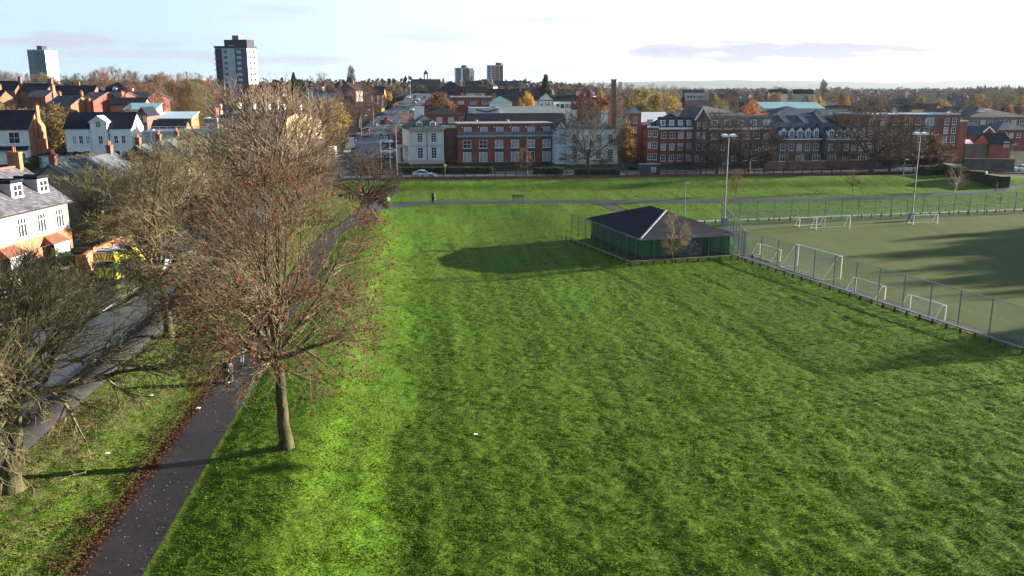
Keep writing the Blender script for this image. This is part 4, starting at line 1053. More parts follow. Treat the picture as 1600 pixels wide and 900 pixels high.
# --- town left of the avenue (beyond the white houses)
H = house_px
ROOFS_L = 'old terraced houses on the left'
h = H('terrace_house', 'dark slate roof with skylight at the far left edge of the skyline', -12, 31, 330, 4, 10, 140, 127, 'gx', BRICK_BROWN, SLATE_DARK); h.chimney(h.w, 5, h.hr + 1.5, 1.0, 1.4, BRICK_BROWN)
h = H('terrace_house', 'dark slate roofed terrace between two tall orange chimneys', 31, 79, 333, 4, 10, 142, 130.5, 'gx', BRICK_BROWN, SLATE_DARK); h.chimney(h.w, 5, h.hr + 1.5, 1.2, 1.6, BRICK_BROWN)
h = H('terrace_house', 'long low dark roof left of the mansard with white dormers', 80, 150, 337, 4, 10, 147, 134, 'gx', BRICK_BROWN, SLATE_DARK); h.chimney(h.w * .6, 5, h.hr + 1.2)
h = H('mansard_house', 'big dark mansard roof with three small white dormers below the skyline trees', 153, 212, 345, 6, 13, 144, 129, 'hip', RENDER_GREY, SLATE_DARK)
for x in (3, 7.5, 13.5): h.dormer(x, .8, h.he + .3, 1.4, 1.3, 2.2, SLATE_DARK)
h = H('brick_extension', 'sunlit orange brick extension with stepped gable on the left', 8, 29, 285, 62, 7, 152, 141, 'gy', BRICK_ORANGE, SLATE_DARK); h.chimney(h.w * .5, 3, h.hr + 1.5)
h = H('brick_house', 'small red gabled house with pale tiled roof amid the left rooftops', 51, 78, 290, -6, 9, 151, 141.5, 'gx', BRICK_RED, SLATE_PALE); h.chimney(h.w, 4.5, h.hr + 1.6, .9, 1.3)
h = H('slate_house', 'house with sunlit grey slate roof and stubby chimney in the left rooftops', 80, 117, 262, -22, 9, 164, 150, 'gx', BRICK_ORANGE, SLATE_GREY); h.chimney(0.5, 4.5, h.hr + 1.0).chimney(h.w * .8, 6, h.hr + 1.1)
h = H('brick_house', 'red brick house with pinkish tiled roof among rear chimneys', 127, 152, 265, -24, 11, 158, 144.5, 'gx', BRICK_RED, slate('pink_tile', (0.17, 0.135, 0.13))); h.wins('F', [2.5], h.he - 2.8, 1.6, 1.0); h.chimney(h.w * .8, -.2, h.he + .6, .8, .8)
h = H('brick_house', 'pinkish tiled roof in the middle of the left terrace row', 153, 186, 270, -24, 11, 157, 144, 'gx', BRICK_RED, slate('pink_tile', (0.17, 0.135, 0.13))); h.chimney(h.w, 3, h.hr, .9, 1.2)
h = H('brick_house', 'right-hand house of the row with greyer sunlit tiles', 187, 232, 278, -20, 11, 155, 144, 'gx', BRICK_RED, SLATE_PALE)
h = H('terrace_house', 'dark roofed house with orange gable just above the turquoise roof', 178, 230, 256, 8, 8, 163, 153, 'gx', BRICK_ORANGE, SLATE_DARK)
h = H('workshop', 'flat turquoise roofed workshop with white end gable', 200, 247, 246, 8, 8, 172, 162, 'mono', WHITE, TURQ, cat='workshop')
h = H('workshop', 'long pale blue monopitch roof right of the white end gable', 249, 302, 243, 8, 10, 186, 176, 'mono', BRICK_ORANGE, mat('pale_blue_sheet', (0.33, 0.44, 0.50), var=.1), cat='workshop')
h = H('gabled_house', 'brown brick house whose small orange gable holds two white windows', 219, 234, 232, 8, 12, 179, 167.5, 'gy', BRICK_BROWN, SLATE_DARK); h.wins('F', [h.w * .25, h.w * .75], h.he - 1.9, .7, 1.6, 'sash')
h = H('terrace_house', 'house with broad dark roof right of the central gable house', 232, 290, 234, 8, 9, 203, 188, 'gx', BRICK_DARK, SLATE_DARK)
h = H('shop_building', 'flat topped shop with white guard rail above the street trees', 226, 330, 206, 8, 12, 207, 206, 'flat', RENDER_GREY, FLAT_PALE, cat='shop')
h.wins('F', lin(2, h.w - 2, 6), 3.6, 1.3, 1.8, 'sash')
with h.part('guard_rail', WHITE) as p:
    p.bar((0, .2, h.he + 1.3), (h.w, .2, h.he + 1.3), .1); p.bar((0, .2, h.he + .8), (h.w, .2, h.he + .8), .07); [p.bar((x, .2, h.he), (x, .2, h.he + 1.3), .08) for x in lin(0, h.w, 9)]
with h.part('white_post', WHITE) as p: p.tube((2, -.2, -1), (2, -.2, h.he + .4), .1)
h = H('cream_block', 'sunlit peach building with slate roof and chimney pots behind the tall pale tree', 345, 446, 215, -38, 11, 183, 170, 'gx', RENDER_PEACH, SLATE_GREY); h.wins('F', lin(2, h.w - 2, 9), h.he - 3.2, 1.1, 1.8, 'sash'); h.wins('F', lin(2, h.w - 2, 9), h.he - 6.4, 1.1, 1.8, 'sash')
for x in lin(1, h.w - 1, 5): h.chimney(x, 5.5, h.hr + 1.2, 1.4, .6, WHITE, 4)
h = H('white_house', 'narrow white building left of the peach block', 322, 343, 222, -20, 9, 186, 185, 'flat', RENDER_CREAM, FLAT_PALE); h.wins('F', [1.2, 2.9], h.he - 2.8, .9, 1.7, 'sash'); h.chimney(.6, 4, h.he + 2.6, 1.3, 1.3, BRICK_RED, 0)
h = H('brick_house', 'tall orange brick house with white quoins beside the avenue shops', 582, 600, 396, 2, 14, 148, 135.5, 'gx', BRICK_ORANGE, SLATE_DARK)
with h.part('corner_stones', WHITE) as p: [p.box(x - .35, x + .35, -.06, .02, -1, h.he - .3) for x in (.3, h.w * .55, h.w - .3)]
h.chimney(-.4, 6, h.hr + 1.2, 1, 1.2, BRICK_DARK)
h = H('shop_kiosk', 'lime green fronted shop under a dark green sign board by the avenue', 591, 597, 384, -12, 4, 174.5, 174, 'flat', mat('lime_paint', (0.07, 0.15, 0.012)), SLATE_DARK, cat='shop')
with h.part('sign_board', mat('green_board', (0.01, 0.10, 0.07))) as p: p.box(.0, h.w, -.16, -.02, h.he - .3, h.he + 1.6)
h = H('white_house', 'small white block peeping over the far trees left of the dark tower', 300, 318, 520, 0, 8, 124, 119.5, 'flat', RENDER_CREAM, FLAT_PALE)
h = H('white_house', 'low cream block on the skyline behind the tall pale tree', 486, 504, 520, 0, 8, 137, 134, 'flat', RENDER_CREAM, FLAT_PALE)

# --- middle distance beyond the flats
h = H('church', 'dark stone church with a bell turret on its ridge at the head of the avenue', 646, 690, 560, 10, 16, 135, 124, 'gx', mat('dark_stone', (0.06, 0.055, 0.06)), SLATE_DARK, cat='church')
with h.part('bell_turret', mat('dark_stone', (0.06, 0.055, 0.06))) as p:
    q = h.w * .5; p.box(q - 1.3, q - .7, 7.4, 8.6, h.hr - .5, h.hr + 3.2); p.box(q + .7, q + 1.3, 7.4, 8.6, h.hr - .5, h.hr + 3.2); p.box(q - 1.3, q + 1.3, 7.4, 8.6, h.hr + 3.2, h.hr + 3.8)
    p.add([(q - 1.5, 7.2, h.hr + 3.8), (q + 1.5, 7.2, h.hr + 3.8), (q + 1.5, 8.8, h.hr + 3.8), (q - 1.5, 8.8, h.hr + 3.8), (q, 8, h.hr + 6)], [(0, 1, 4), (1, 2, 4), (2, 3, 4), (3, 0, 4), (3, 2, 1, 0)])
h = H('public_house', 'big dark gabled building with spreading slate roof below the church', 677, 738, 400, 8, 20, 148, 126, 'hip', BRICK_DARK, SLATE_DARK); h.chimney(h.w * .3, 8, h.hr + .5)
h = H('terrace_house', 'dark slate terrace with small white dormers behind the flat library roof', 724, 762, 380, 6, 10, 144, 135.5, 'gx', BRICK_BROWN, SLATE_DARK); h.wins('F', lin(2, h.w - 2, 6), h.he - 2, 1.3, 1.5, 'sash')
h = H('terrace_house', 'dark slate terrace left of the yellow tree', 762, 812, 420, 6, 11, 151, 139, 'gx', BRICK_BROWN, SLATE_DARK); h.chimney(h.w * .7, 5, h.hr + 1)
h = H('terrace_house', 'dark slate terrace right of the yellow tree below the conifer', 818, 862, 400, 6, 11, 150, 139, 'gx', BRICK_BROWN, SLATE_DARK); h.wins('F', lin(2, h.w - 2, 5), h.he - 2, 1.2, 1.4)
h = H('library', 'low brick hall with white fascia and small windows left of the green pyramid roof', 707, 768, 296, 6, 14, 152, 151, 'flat', BRICK_RED, mat('pale_fascia', (0.5, 0.56, 0.56)), cat='hall'); h.wins('F', lin(3, h.w - 2, 3), h.he - 2.2, 2.0, 1.0, 'sash')
h = H('library', 'pavilion under a green copper pyramid roof', 766, 800, 293, 6, 8, 161, 150, 'hip', WHITE, mat('copper_roof', (0.16, 0.31, 0.29), var=.15), cat='hall')
h = H('supermarket', 'long low flat grey roof with pale parapet behind the balcony flats', 781, 884, 262, 7, 18, 179, 167.5, 'mono', RENDER_GREY, mat('grey_sheet', (0.10, 0.125, 0.14), var=.12), cat='shop')
h = H('supermarket', 'white fronted shop with dark wavy fascia stripe behind the flats', 738, 781, 264, 7, 16, 170, 169, 'flat', mat('ice_blue_panel', (0.44, 0.52, 0.55), var=.08), FLAT_PALE, cat='shop')
with h.part('fascia_stripe', BLACK) as p: p.bar((1.2, -.1, h.he - .3), (4.2, -.1, h.he - .9), .12, .4); p.bar((4.2, -.1, h.he - .9), (7.6, -.1, h.he - .3), .12, .4)
h = H('white_house', 'white timbered house with pointed gable beside the conifer', 840, 864, 330, 12, 9, 156, 145, 'gy', RENDER_WHITE, SLATE_DARK); h.wins('F', [1.5, 4], h.he - 3, 1.0, 1.4, 'dark')
with h.part('timbering', BLACK) as p: [p.box(x - .1, x + .1, -.06, .02, .5, h.he) for x in lin(.4, h.w - .4, 5)]; p.box(0, h.w, -.05, .02, h.he - .3, h.he)
h = H('white_house', 'row of white houses with dark roofs right of the timbered gable', 865, 905, 335, 6, 9, 158, 149, 'gx', RENDER_WHITE, SLATE_DARK); h.wins('F', lin(1.5, h.w - 1.5, 5), h.he - 2.6, 1.3, 1.5, 'dark'); h.chimney(h.w, 4, h.hr + 1.4, 1.4, 1, RENDER_GREY)

# --- factory chimney and church tower on the middle skyline
x, y = Xat(957, 330), 330
t = root('factory_chimney', 'tall square brown brick factory chimney standing clear of the rooftops', 'chimney', (x, y, 0), .1)
mb = MB(); zt = Zat(125, 330); mb.add([(-1.1, -1.1, -1), (1.1, -1.1, -1), (1.1, 1.1, -1), (-1.1, 1.1, -1), (-.8, -.8, zt), (.8, -.8, zt), (.8, .8, zt), (-.8, .8, zt)], [(0, 1, 5, 4), (1, 2, 6, 5), (2, 3, 7, 6), (3, 0, 4, 7), (4, 5, 6, 7)]); mb.build('shaft', BRICK_DARK, t)
mb = MB(); mb.box(-.95, .95, -.95, .95, zt, zt + .35); mb.build('cap', STONE, t)
x, y = Xat(968.5, 1100), 1100
t = root('church_tower', 'small square church tower with corner pinnacles on the far skyline', 'tower', (x, y, gz(x, y)), .1)
zt = Zat(128, 1100) - gz(x, y); mb = MB(); mb.box(-2, 2, -2, 2, -2, zt); mb.build('shaft', STONE, t)
for i, j in ((-1, -1), (1, -1), (1, 1), (-1, 1)):
    mb = MB(); mb.tube((i * 1.7, j * 1.7, zt), (i * 1.7, j * 1.7, zt + 2.4), .35, .05, 6); mb.build('pinnacle', STONE, t)

# --- tower blocks
def tower(label, uL, uC, uR, v_top, Y, rz, storeys, mats, wins, plant=None, name='tower_block', cat='tower block'):
    rz = math.radians(rz); X, Yc, w = corner(uL, uC, Y, rz); zb = gz(X + w / 2, Y); H_ = Zat(v_top, Y) - zb
    k = (uR - 800) / FPX; fx, fy = X + w * math.cos(rz), Y + w * math.sin(rz)
    # depth so that the right-hand side reaches its column
    d = 0.0
    for d_ in np.linspace(4, 60, 400):
        px, py = fx - d_ * math.sin(rz), fy + d_ * math.cos(rz)
        if px / (py * CP) >= k: d = d_; break
    d = d or w * 0.8
    t = root(name, label, cat, (X, Y, zb), rz)
    BLD.append((X + w / 2, Y + d / 2, w))
    return t, w, d, H_
BLUEW = mat('blue_cladding', (0.045, 0.085, 0.14), var=.15, scale=.3); PALEW = mat('pale_cladding', (0.30, 0.37, 0.43), var=.1, scale=.3); CREAMW = mat('cream_cladding', (0.62, 0.57, 0.46), var=.08, scale=.3)
DARKW = mat('charcoal_cladding', (0.030, 0.035, 0.05), var=.2, scale=.5)
t, w, d, Hh = tower('tall dark tower block with stacked balconies, glazed stair and stepped black top', 344, 393, 404, 72, 470, -12, 11, None, None)
mb = MB(); mb.box(0, w, 0, d, -6, Hh - 1.2); mb.build('wall', CREAMW, t)
mb = MB(); mb.box(w * .21, w * .45, -.15, .02, -6, Hh - 1.4); mb.build('pale_panel', PALEW, t)
mb = MB(); mb.box(w * .62, w * .985, -.16, .02, -6, Hh - 1.4); mb.build('blue_panel', BLUEW, t)
mb = MB(); mb.box(w * .45, w * .615, -.10, .02, -6, Hh + .4); mb.build('stair_glazing', mat('stair_glass', (0.22, 0.30, 0.34), rough=.15, spec=.6, var=.4, scale=.35), t)
mb = MB(); mb.box(-.1, w * .21, -.10, .02, -6, Hh - 1.4); mb.build('balcony_recess', DARKW, t)
mb = MB(); mb.box(-.25, w + .25, -.35, d + .3, Hh - 1.2, Hh); mb.build('parapet', DARKW, t)
mb = MB(); mb.box(w * .27, w * .98, 1, d - 1, Hh, Hh + 3.2); mb.build('top_storey', DARKW, t)
mb = MB(); mb.box(w * .50, w * .70, 2, d - 3, Hh + 3.2, Hh + 5.4); mb.build('lift_house', mat('lift_house', (0.12, 0.12, 0.11)), t)
mb = MB(); mb.tube((w * .6, 4, Hh + 5.4), (w * .6, 4, Hh + 9), .06); mb.tube((-.2, 0, Hh), (-2.0, -.5, Hh + 1.4), .07); mb.build('mast', METAL_GREY, t)
for i in range(11):
    z = Hh - 4.0 - i * 2.85
    if z < -2: break
    mb = MB(); mb.box(-.4, w * .20, -1.4, 0, z - .2, z); mb.box(-.4, w * .20, -1.4, -1.3, z + .9, z + 1.0); [mb.box(x, x + .06, -1.39, -1.33, z, z + .9) for x in lin(-.38, w * .19, 9)]; mb.build('balcony', mat('balcony_steel', (0.10, 0.12, 0.13)), t)
    window(t, w * .33, -.15, z + .4, 2.0, 1.3, 0, 'dark', pane=0); window(t, w * .74, -.16, z + .4, 2.2, 1.2, 0, 'sash', pane=1)
    window(t, w, d * .3, z + .4, 2.0, 1.3, math.pi / 2, 'dark', pane=0); window(t, w, d * .72, z + .4, 2.0, 1.3, math.pi / 2, 'dark', pane=0)
def slab_tower(label, uL, uC, uR, v_top, Y, rz, storeys, wallm, bands, sidem, top=(.35, .65)):
    t, w, d, Hh = tower(label, uL, uC, uR, v_top, Y, rz, storeys, None, None)
    mb = MB(); mb.box(0, w, 0, d, -8, Hh); mb.build('wall', sidem, t)
    for a, b, m in bands: mb = MB(); mb.box(w * a, w * b, -.25, .05, -8, Hh - .2); mb.build('facade_panel', m, t)
    mb = MB(); mb.box(w * top[0], w * top[1], d * .3, d * .7, Hh, Hh + 4.2); mb.build('lift_house', DARKW, t)
    mb = MB(); mb.box(-.2, w + .2, -.3, .2, Hh, Hh + .9); mb.box(-.2, w + .2, d - .2, d + .2, Hh, Hh + .9); mb.build('parapet', PALEW, t)
    st = Hh / storeys
    for i in range(storeys):
        for x in (.14, .38, .62, .86): window(t, w * x, -.25, i * st + st * .3, w * .13, st * .5, 0, 'dark', pane=0)
        window(t, w, d * .5, i * st + st * .3, d * .25, st * .5, math.pi / 2, 'dark', pane=0)
WHITEW = mat('white_cladding', (0.70, 0.68, 0.66), var=.06, scale=.2)
slab_tower('distant blue-grey tower block with one white sunlit side at the far left', 53, 80, 95, 79, 800, -14, 17, PALEW, [(0, .46, mat('steel_blue', (0.11, 0.20, 0.26))), (.47, 1, mat('slate_blue', (0.06, 0.125, 0.18)))], WHITEW)
slab_tower('left of the far pair of tower blocks, striped dark and white', 711, 734, 741, 107, 1100, -10, 14, PALEW, [(0, .12, WHITEW), (.13, .40, mat('slate_blue', (0.06, 0.125, 0.18))), (.41, .55, WHITEW), (.56, 1, mat('brown_cladding', (0.10, 0.075, 0.07)))], CREAMW)
slab_tower('right of the far pair of tower blocks, half pale blue and half pinkish brick', 761, 787, 797, 103, 1100, -10, 14, PALEW, [(0, .4, mat('sky_cladding', (0.26, 0.36, 0.42))), (.41, 1, mat('pink_brick', (0.32, 0.15, 0.13)))], WHITEW, (.4, .72))

# --- right: roofs beyond the terraces
h = H('school', 'large blue slate roofed school with bright turquoise ridge sheet behind the rear terrace', 1197, 1300, 262, 4, 22, 184, 166, 'hip', RENDER_GREY, SLATE_BLUE, cat='school')
h = H('school', 'long turquoise sheet roof running behind the blue slate school', 1192, 1285, 300, -4, 12, 170, 160.5, 'mono', RENDER_GREY, TURQ, cat='school')
h = H('school', 'blue grey roof with a little white-edged gable right of the school', 1288, 1338, 258, 4, 14, 184, 172, 'gx', RENDER_GREY, SLATE_BLUE, cat='school')
with h.part('porch_gable', WHITE) as p: a, b = h.w * .05, h.w * .17; p.bar((a, -.3, h.he + .1), ((a + b) / 2, -.3, h.he + 1.5), .12, .22); p.bar((b, -.3, h.he + .1), ((a + b) / 2, -.3, h.he + 1.5), .12, .22)
h = H('depot', 'dark flat roofed depot behind the turquoise roof', 1290, 1330, 330, 2, 14, 167, 166, 'flat', BRICK_DARK, SLATE_DARK, cat='depot')
h = H('warehouse', 'pale grey barrel-roofed hall above the mansard flats', 1076, 1142, 262, 6, 16, 176, 165, 'hip', RENDER_GREY, SLATE_PALE, cat='warehouse')
h = H('terrace_house', 'long purple-brown roof beyond the barrel-roofed hall', 1060, 1112, 305, 3, 12, 171, 157, 'gx', BRICK_DARK, slate('purple_tile', (0.075, 0.06, 0.07)))
h = H('hospital', 'pale flat office block with dark upper storey on the right skyline', 1070, 1118, 620, 2, 14, 146, 140, 'flat', RENDER_GREY, FLAT_PALE, cat='office'); 
with h.part('upper_storey', DARKW) as p: p.box(0, h.w * .6, 1, 12, h.he + .1, h.he + 2.6)
h.wins('F', lin(2, h.w - 2, 9), h.he - 3, 1.6, 1.4, 'dark')
h = H('warehouse', 'brown gabled shed on the skyline beside the pale office block', 1130, 1152, 520, 20, 16, 147, 139.5, 'gy', BRICK_BROWN, SLATE_PALE, cat='warehouse')
h = H('white_house', 'pair of white gabled houses with dark roofs under the skyline', 1201, 1228, 520, -8, 8, 146, 140, 'gx', RENDER_WHITE, SLATE_DARK)
h = H('white_house', 'dark roofed white house left of the pale poplar on the skyline', 1238, 1268, 520, -8, 8, 146, 140, 'gx', RENDER_GREY, SLATE_DARK)
h = H('cream_house', 'cream gabled house standing over the flat roof of the five-storey flats', 1457, 1467, 300, 30, 9, 170, 162, 'gy', RENDER_PEACH, SLATE_BROWN)
h = H('white_house', 'white house with small bright gable behind the five-storey flats', 1472, 1489, 285, 30, 8, 177, 170, 'gy', RENDER_CREAM, SLATE_BROWN)
h = H('white_house', 'white house with pale gable left of the big hipped hall', 1493, 1504, 300, 30, 8, 174, 167, 'gy', RENDER_CREAM, SLATE_BROWN)

# --- small houses filling the far suburbs
_fr = random.Random(21)
PROTO = {}
def small_house(kind):
    if kind in PROTO: return PROTO[kind]
    wm, rm = {'slate': (BRICK_BROWN, SLATE_BLUE), 'dark': (BRICK_DARK, SLATE_DARK), 'brown': (BRICK_RED, SLATE_BROWN), 'white': (RENDER_WHITE, SLATE_DARK), 'pale': (RENDER_GREY, SLATE_PALE)}[kind]
    h = House('suburban_house', '', (0, 0, 0), 0, 11, 8.5, 5.4, 8.4, 'gx', wm, rm); BLD.pop()
    h.wins('F', [2.2, 8.8], 3.3, 1.5, 1.3, 'sash'); h.wins('F', [2.2, 8.8], .8, 1.7, 1.4, 'sash'); h.chimney(10.4, 4.2, 9.5, .8, 1.0, BRICK_ORANGE, 2)
    PROTO[kind] = [h.r, False]; return PROTO[kind]
_lab = {'slate': 'small blue slate roofed house', 'dark': 'small house with near-black roof', 'brown': 'small brown tiled brick house', 'white': 'small white walled house', 'pale': 'small house with pale grey roof'}
_where = {'right': ('among the crowded rooftops beyond the flats on the right', 'houses of the far suburb on the right'), 'mid': ('behind the flats below the middle skyline', 'houses below the middle skyline'), 'left': ('among the old rooftops on the left', 'houses among the left rooftops')}
def free(x, y, r): return all((x - a) ** 2 + (y - b) ** 2 > (r + c) ** 2 for a, b, c in BLD)
def fill(where, n, ulo, uhi, ylo, yhi, kinds):
    c = 0
    for _ in range(n * 14):
        if c >= n: break
        Y = ylo * (yhi / ylo) ** _fr.random(); u = _fr.uniform(ulo, uhi); X = Xat(u, Y)
        avx = float(np.interp(Y, [p.y for p in AVENUE], [p.x for p in AVENUE]))
        if abs(X - avx) < 20 and Y < 700: continue
        if not free(X, Y, 7.5): continue
        k = _fr.choice(kinds); P = small_house(k)
        if not P[1]: r_ = P[0]; P[1] = True
        else: r_ = dup(P[0])
        r_.location = (X, Y, gz(X, Y) - .2); r_.rotation_euler = (0, 0, math.radians(_fr.choice([4, 8, -10, 15, 80, 95, -70]) + _fr.uniform(-6, 6)))
        s = _fr.uniform(.9, 1.15); r_.scale = (s * _fr.uniform(.9, 1.3), s, s)
        tag(r_, _lab[k] + ' ' + _where[where][0], 'house', _where[where][1]); BLD.append((X, Y, 7)); c += 1
fill('right', 62, 1060, 1620, 290, 900, ['slate', 'slate', 'dark', 'brown', 'white', 'pale'])
fill('mid', 24, 700, 1050, 380, 900, ['dark', 'dark', 'slate', 'brown', 'white'])
fill('left', 20, -20, 560, 240, 470, ['dark', 'dark', 'slate', 'brown', 'pale'])

# ---------------------------------------------------------------- trees beyond the foreground
TP = {}
def proto(kind, seed):
    key = (kind, seed)
    if key in TP: return TP[key]
    r = np.random.default_rng(seed * 7 + 1); lv = None; bark = BARK_DARK
    if kind == 'bare':
        d = make_tree(seed, 14, 3.4, 5.2, 2.4, .26, limbs=12, n2=8, n3=7, n4=4, el=(8, 82), up=.10, twig_r=.020, wander=.16, tw_len=1.0)
    elif kind == 'fine':
        d = make_tree(seed, 14, 3.2, 5.2, 2.2, .24, limbs=12, n2=9, n3=8, n4=5, el=(10, 82), up=.12, twig_r=.017, wander=.15, tw_len=1.0)
    elif kind == 'vase':                                            # upright broom-like crown
        d = make_tree(seed, 14, 2.8, 4.6, 2.5, .26, limbs=14, n2=9, n3=8, n4=4, el=(28, 86), up=.28, twig_r=.018, wander=.10, tw_len=1.3, grav=(.06, .05, .04))
    elif kind == 'sapling':
        d = make_tree(seed, 6, 1.7, 1.5, 1.5, .07, limbs=9, n2=6, n3=5, n4=3, el=(25, 86), up=.25, twig_r=.012, wander=.10, tw_len=.5)
    elif kind == 'birch':
        d = make_tree(seed, 7, 1.6, 1.9, 2.0, .10, limbs=8, n2=7, n3=6, n4=3, el=(30, 86), up=.2, twig_r=.011, wander=.12, tw_len=.5, grav=(.05, .0, -.05), lean=(.3, 0)); bark = BARK_PALE
    elif kind == 'poplar':
        d = make_tree(seed, 20, 4, 2.2, 1.5, .3, limbs=22, n2=8, n3=5, n4=3, el=(62, 88), up=.6, twig_r=.03, wander=.06, tw_len=1.2, grav=(.10, .12, .1))
    elif kind == 'leafy':
        d = make_tree(seed, 12, 2.6, 4.8, 1.6, .24, limbs=11, n2=7, n3=6, n4=3, el=(5, 82), up=.06, twig_r=.022, wander=.16)
        t = d[2][r.random(len(d[2])) < .9]; t = np.concatenate([t + r.normal(0, .28, t.shape) for _ in range(2)]); lv = leaf_cards(r, t, .17, .7)
    elif kind == 'dense':
        d = make_tree(seed, 15, 2.2, 6.0, 1.2, .3, limbs=14, n2=9, n3=7, n4=3, el=(0, 84), up=.05, twig_r=.022, wander=.16)
        t = d[2]; t = np.concatenate([t + r.normal(0, .35, t.shape) for _ in range(3)]); lv = leaf_cards(r, t, .22, .75)
    elif kind == 'column':                                          # narrow golden crown
        d = make_tree(seed, 12, 1.4, 2.0, .6, .2, limbs=14, n2=8, n3=5, n4=3, el=(45, 88), up=.3, twig_r=.016, wander=.1)
        t = d[2]; t = np.concatenate([t + r.normal(0, .16, t.shape) for _ in range(3)]); lv = leaf_cards(r, t, .11, .6)
    elif kind == 'conifer':
        n = 26; big = [tubes(np.array([[[0, 0, z] for z in np.linspace(-.2, 13.6, 8)]]), np.linspace(.32, .04, 8)[None, :], 8)]
        zz_ = np.repeat(np.linspace(1.2, 13.2, 30), 9); az = r.random(len(zz_)) * 6.283; L = (13.9 - zz_) * .34 * r.uniform(.7, 1.12, len(zz_)) + .2
        D = np.stack([np.cos(az), np.sin(az), r.uniform(-.1, .25, len(az))], 1); N1, R1 = walk(r, np.stack([0 * az, 0 * az, zz_], 1), D, L, np.full(len(az), .05), np.full(len(az), .015), 5, .07, -.04)
        P, D2, rr, tt = spawn(r, N1, R1, 7, .15, 45, 12); N2, R2 = walk(r, P, D2, np.repeat(L, 7) * (.5 - .25 * tt) + .15, np.full(len(P), .02), np.full(len(P), .01), 3, .1, -.06)
        d = (merge(big), merge([tubes(N1, R1, 3), tubes(N2, R2, 3)]), N2.reshape(-1, 3))
        t = d[2]; t = t + r.normal(0, .1, t.shape); lv = leaf_cards(r, t, .24, .45)
    V = np.concatenate([d[1][0]] + ([lv[0]] if lv else [])); mn, mx = np.percentile(V, 1, axis=0), np.percentile(V, 99, axis=0)
    tr = root('tree', '', 'tree', (0, 0, 0))
    npmesh('trunk', d[0][0], d[0][1], bark, tr, smooth=True); npmesh('crown', d[1][0], d[1][1], TWIG, tr)
    if lv: npmesh('leaves', lv[0], lv[1], LEAFY, tr)
    TP[key] = [tr, False, max(mx[0] - mn[0], mx[1] - mn[1]), V[:, 2].max()]
    return TP[key]

_tr = random.Random(77)
def tree(kind, seed, name, label, u, Y, v_top, wpx, col, leaf=None, group=None, cat='tree', base=None, rz=None, xy=None):
    """width in picture columns at distance Y, crown top at picture row v_top"""
    P = proto(kind, seed)
    if not P[1]: t = P[0]; P[1] = True
    else: t = dup(P[0])
    X = Xat(u, Y, 4) if xy is None else xy[0]; Y = Y if xy is None else xy[1]; zb = gz(X, Y) if base is None else base
    hgt = Zat(v_top, Y) - zb; wid = wpx * (Y * CP + 12 * SP) / FPX
    s = wid / P[2] * 1.04; sz_ = max(hgt, 1) / P[3]
    t.name = name; t.location = (X, Y, zb - .05); t.rotation_euler = (0, 0, _tr.uniform(0, 6.283) if rz is None else rz); t.scale = (s, s, sz_)
    if 'group' in t and not group: del t['group']
    tag(t, label, cat, group)
    for ch in t.children:
        c = leaf if ch.name.startswith('leaves') else col
        if c: ch.color = (*[v * _tr.uniform(.88, 1.12) for v in c], 1)
    return t

OLIVE = (.185, .165, .09); TAN = (.215, .175, .115); BROWN = (.135, .095, .068); RED = (.17, .085, .06); DARKT = (.062, .048, .042); GREYT = (.15, .135, .12); PINK = (.22, .11, .085)
YEL = (.38, .26, .05); GOLD = (.30, .185, .06); ORG = (.33, .16, .055); YGR = (.24, .21, .07); OLV = (.18, .15, .07); EVER = (.022, .045, .02); RUST = (.19, .09, .055)
# street trees on the left
SY = lambda y: (av(y) - 6.6, y)
tree('fine', 4, 'street_tree', 'olive street tree rising behind the ambulance with its crown above it', 0, 91, 226, 145, OLIVE, xy=SY(91))
tree('fine', 5, 'street_tree', 'greenish-brown street tree in front of the low white guard rail', 0, 97, 212, 140, (.18, .16, .085), xy=SY(102))
tree('fine', 10, 'street_tree', 'brown street tree left of the great pale tree', 0, 112, 196, 130, OLIVE, xy=SY(115))
tree('bare', 6, 'street_tree', 'farthest street tree of the left row, beside the peach building', 0, 128, 186, 110, OLIVE, xy=SY(128))
tree('vase', 8, 'great_tree', 'biggest pale tan broom-crowned bare tree rising above the skyline left of centre', 432, 100, 106, 205, (.19, .168, .10))
tree('fine', 10, 'park_tree', 'tan bare tree with rounded crown above the junction', 480, 128, 182, 84, TAN)
tree('fine', 5, 'garden_tree', 'twiggy olive garden tree behind the orange brick wall', 0, 88, 256, 128, (.18, .165, .08), xy=(-43.0, 88))
tree('bare', 7, 'garden_tree', 'low twiggy garden tree in front of the white gabled house', 150, 150, 236, 110, OLIVE)
tree('fine', 4, 'garden_tree', 'twiggy brown tree below the flat topped shop', 268, 160, 208, 110, (.17, .14, .09))
# leaning dark tree by the bend in the path
d = make_tree(52, 9.0, 3.1, 5.6, 2.6, .36, limbs=14, n2=10, n3=8, n4=6, lean=(-1.5, .4), el=(-4, 70), up=.02, twig_r=.016, wander=.24, tw_len=.7, grav=(-.01, -.01, -.01))
x, y, z = at(587, 344)
t = plant('leaning_tree', 'dark leaning tree with flat spreading bare crown at the bend of the path', (x, y, z), d, (.068, .050, .040), bark=BARK_DARK)
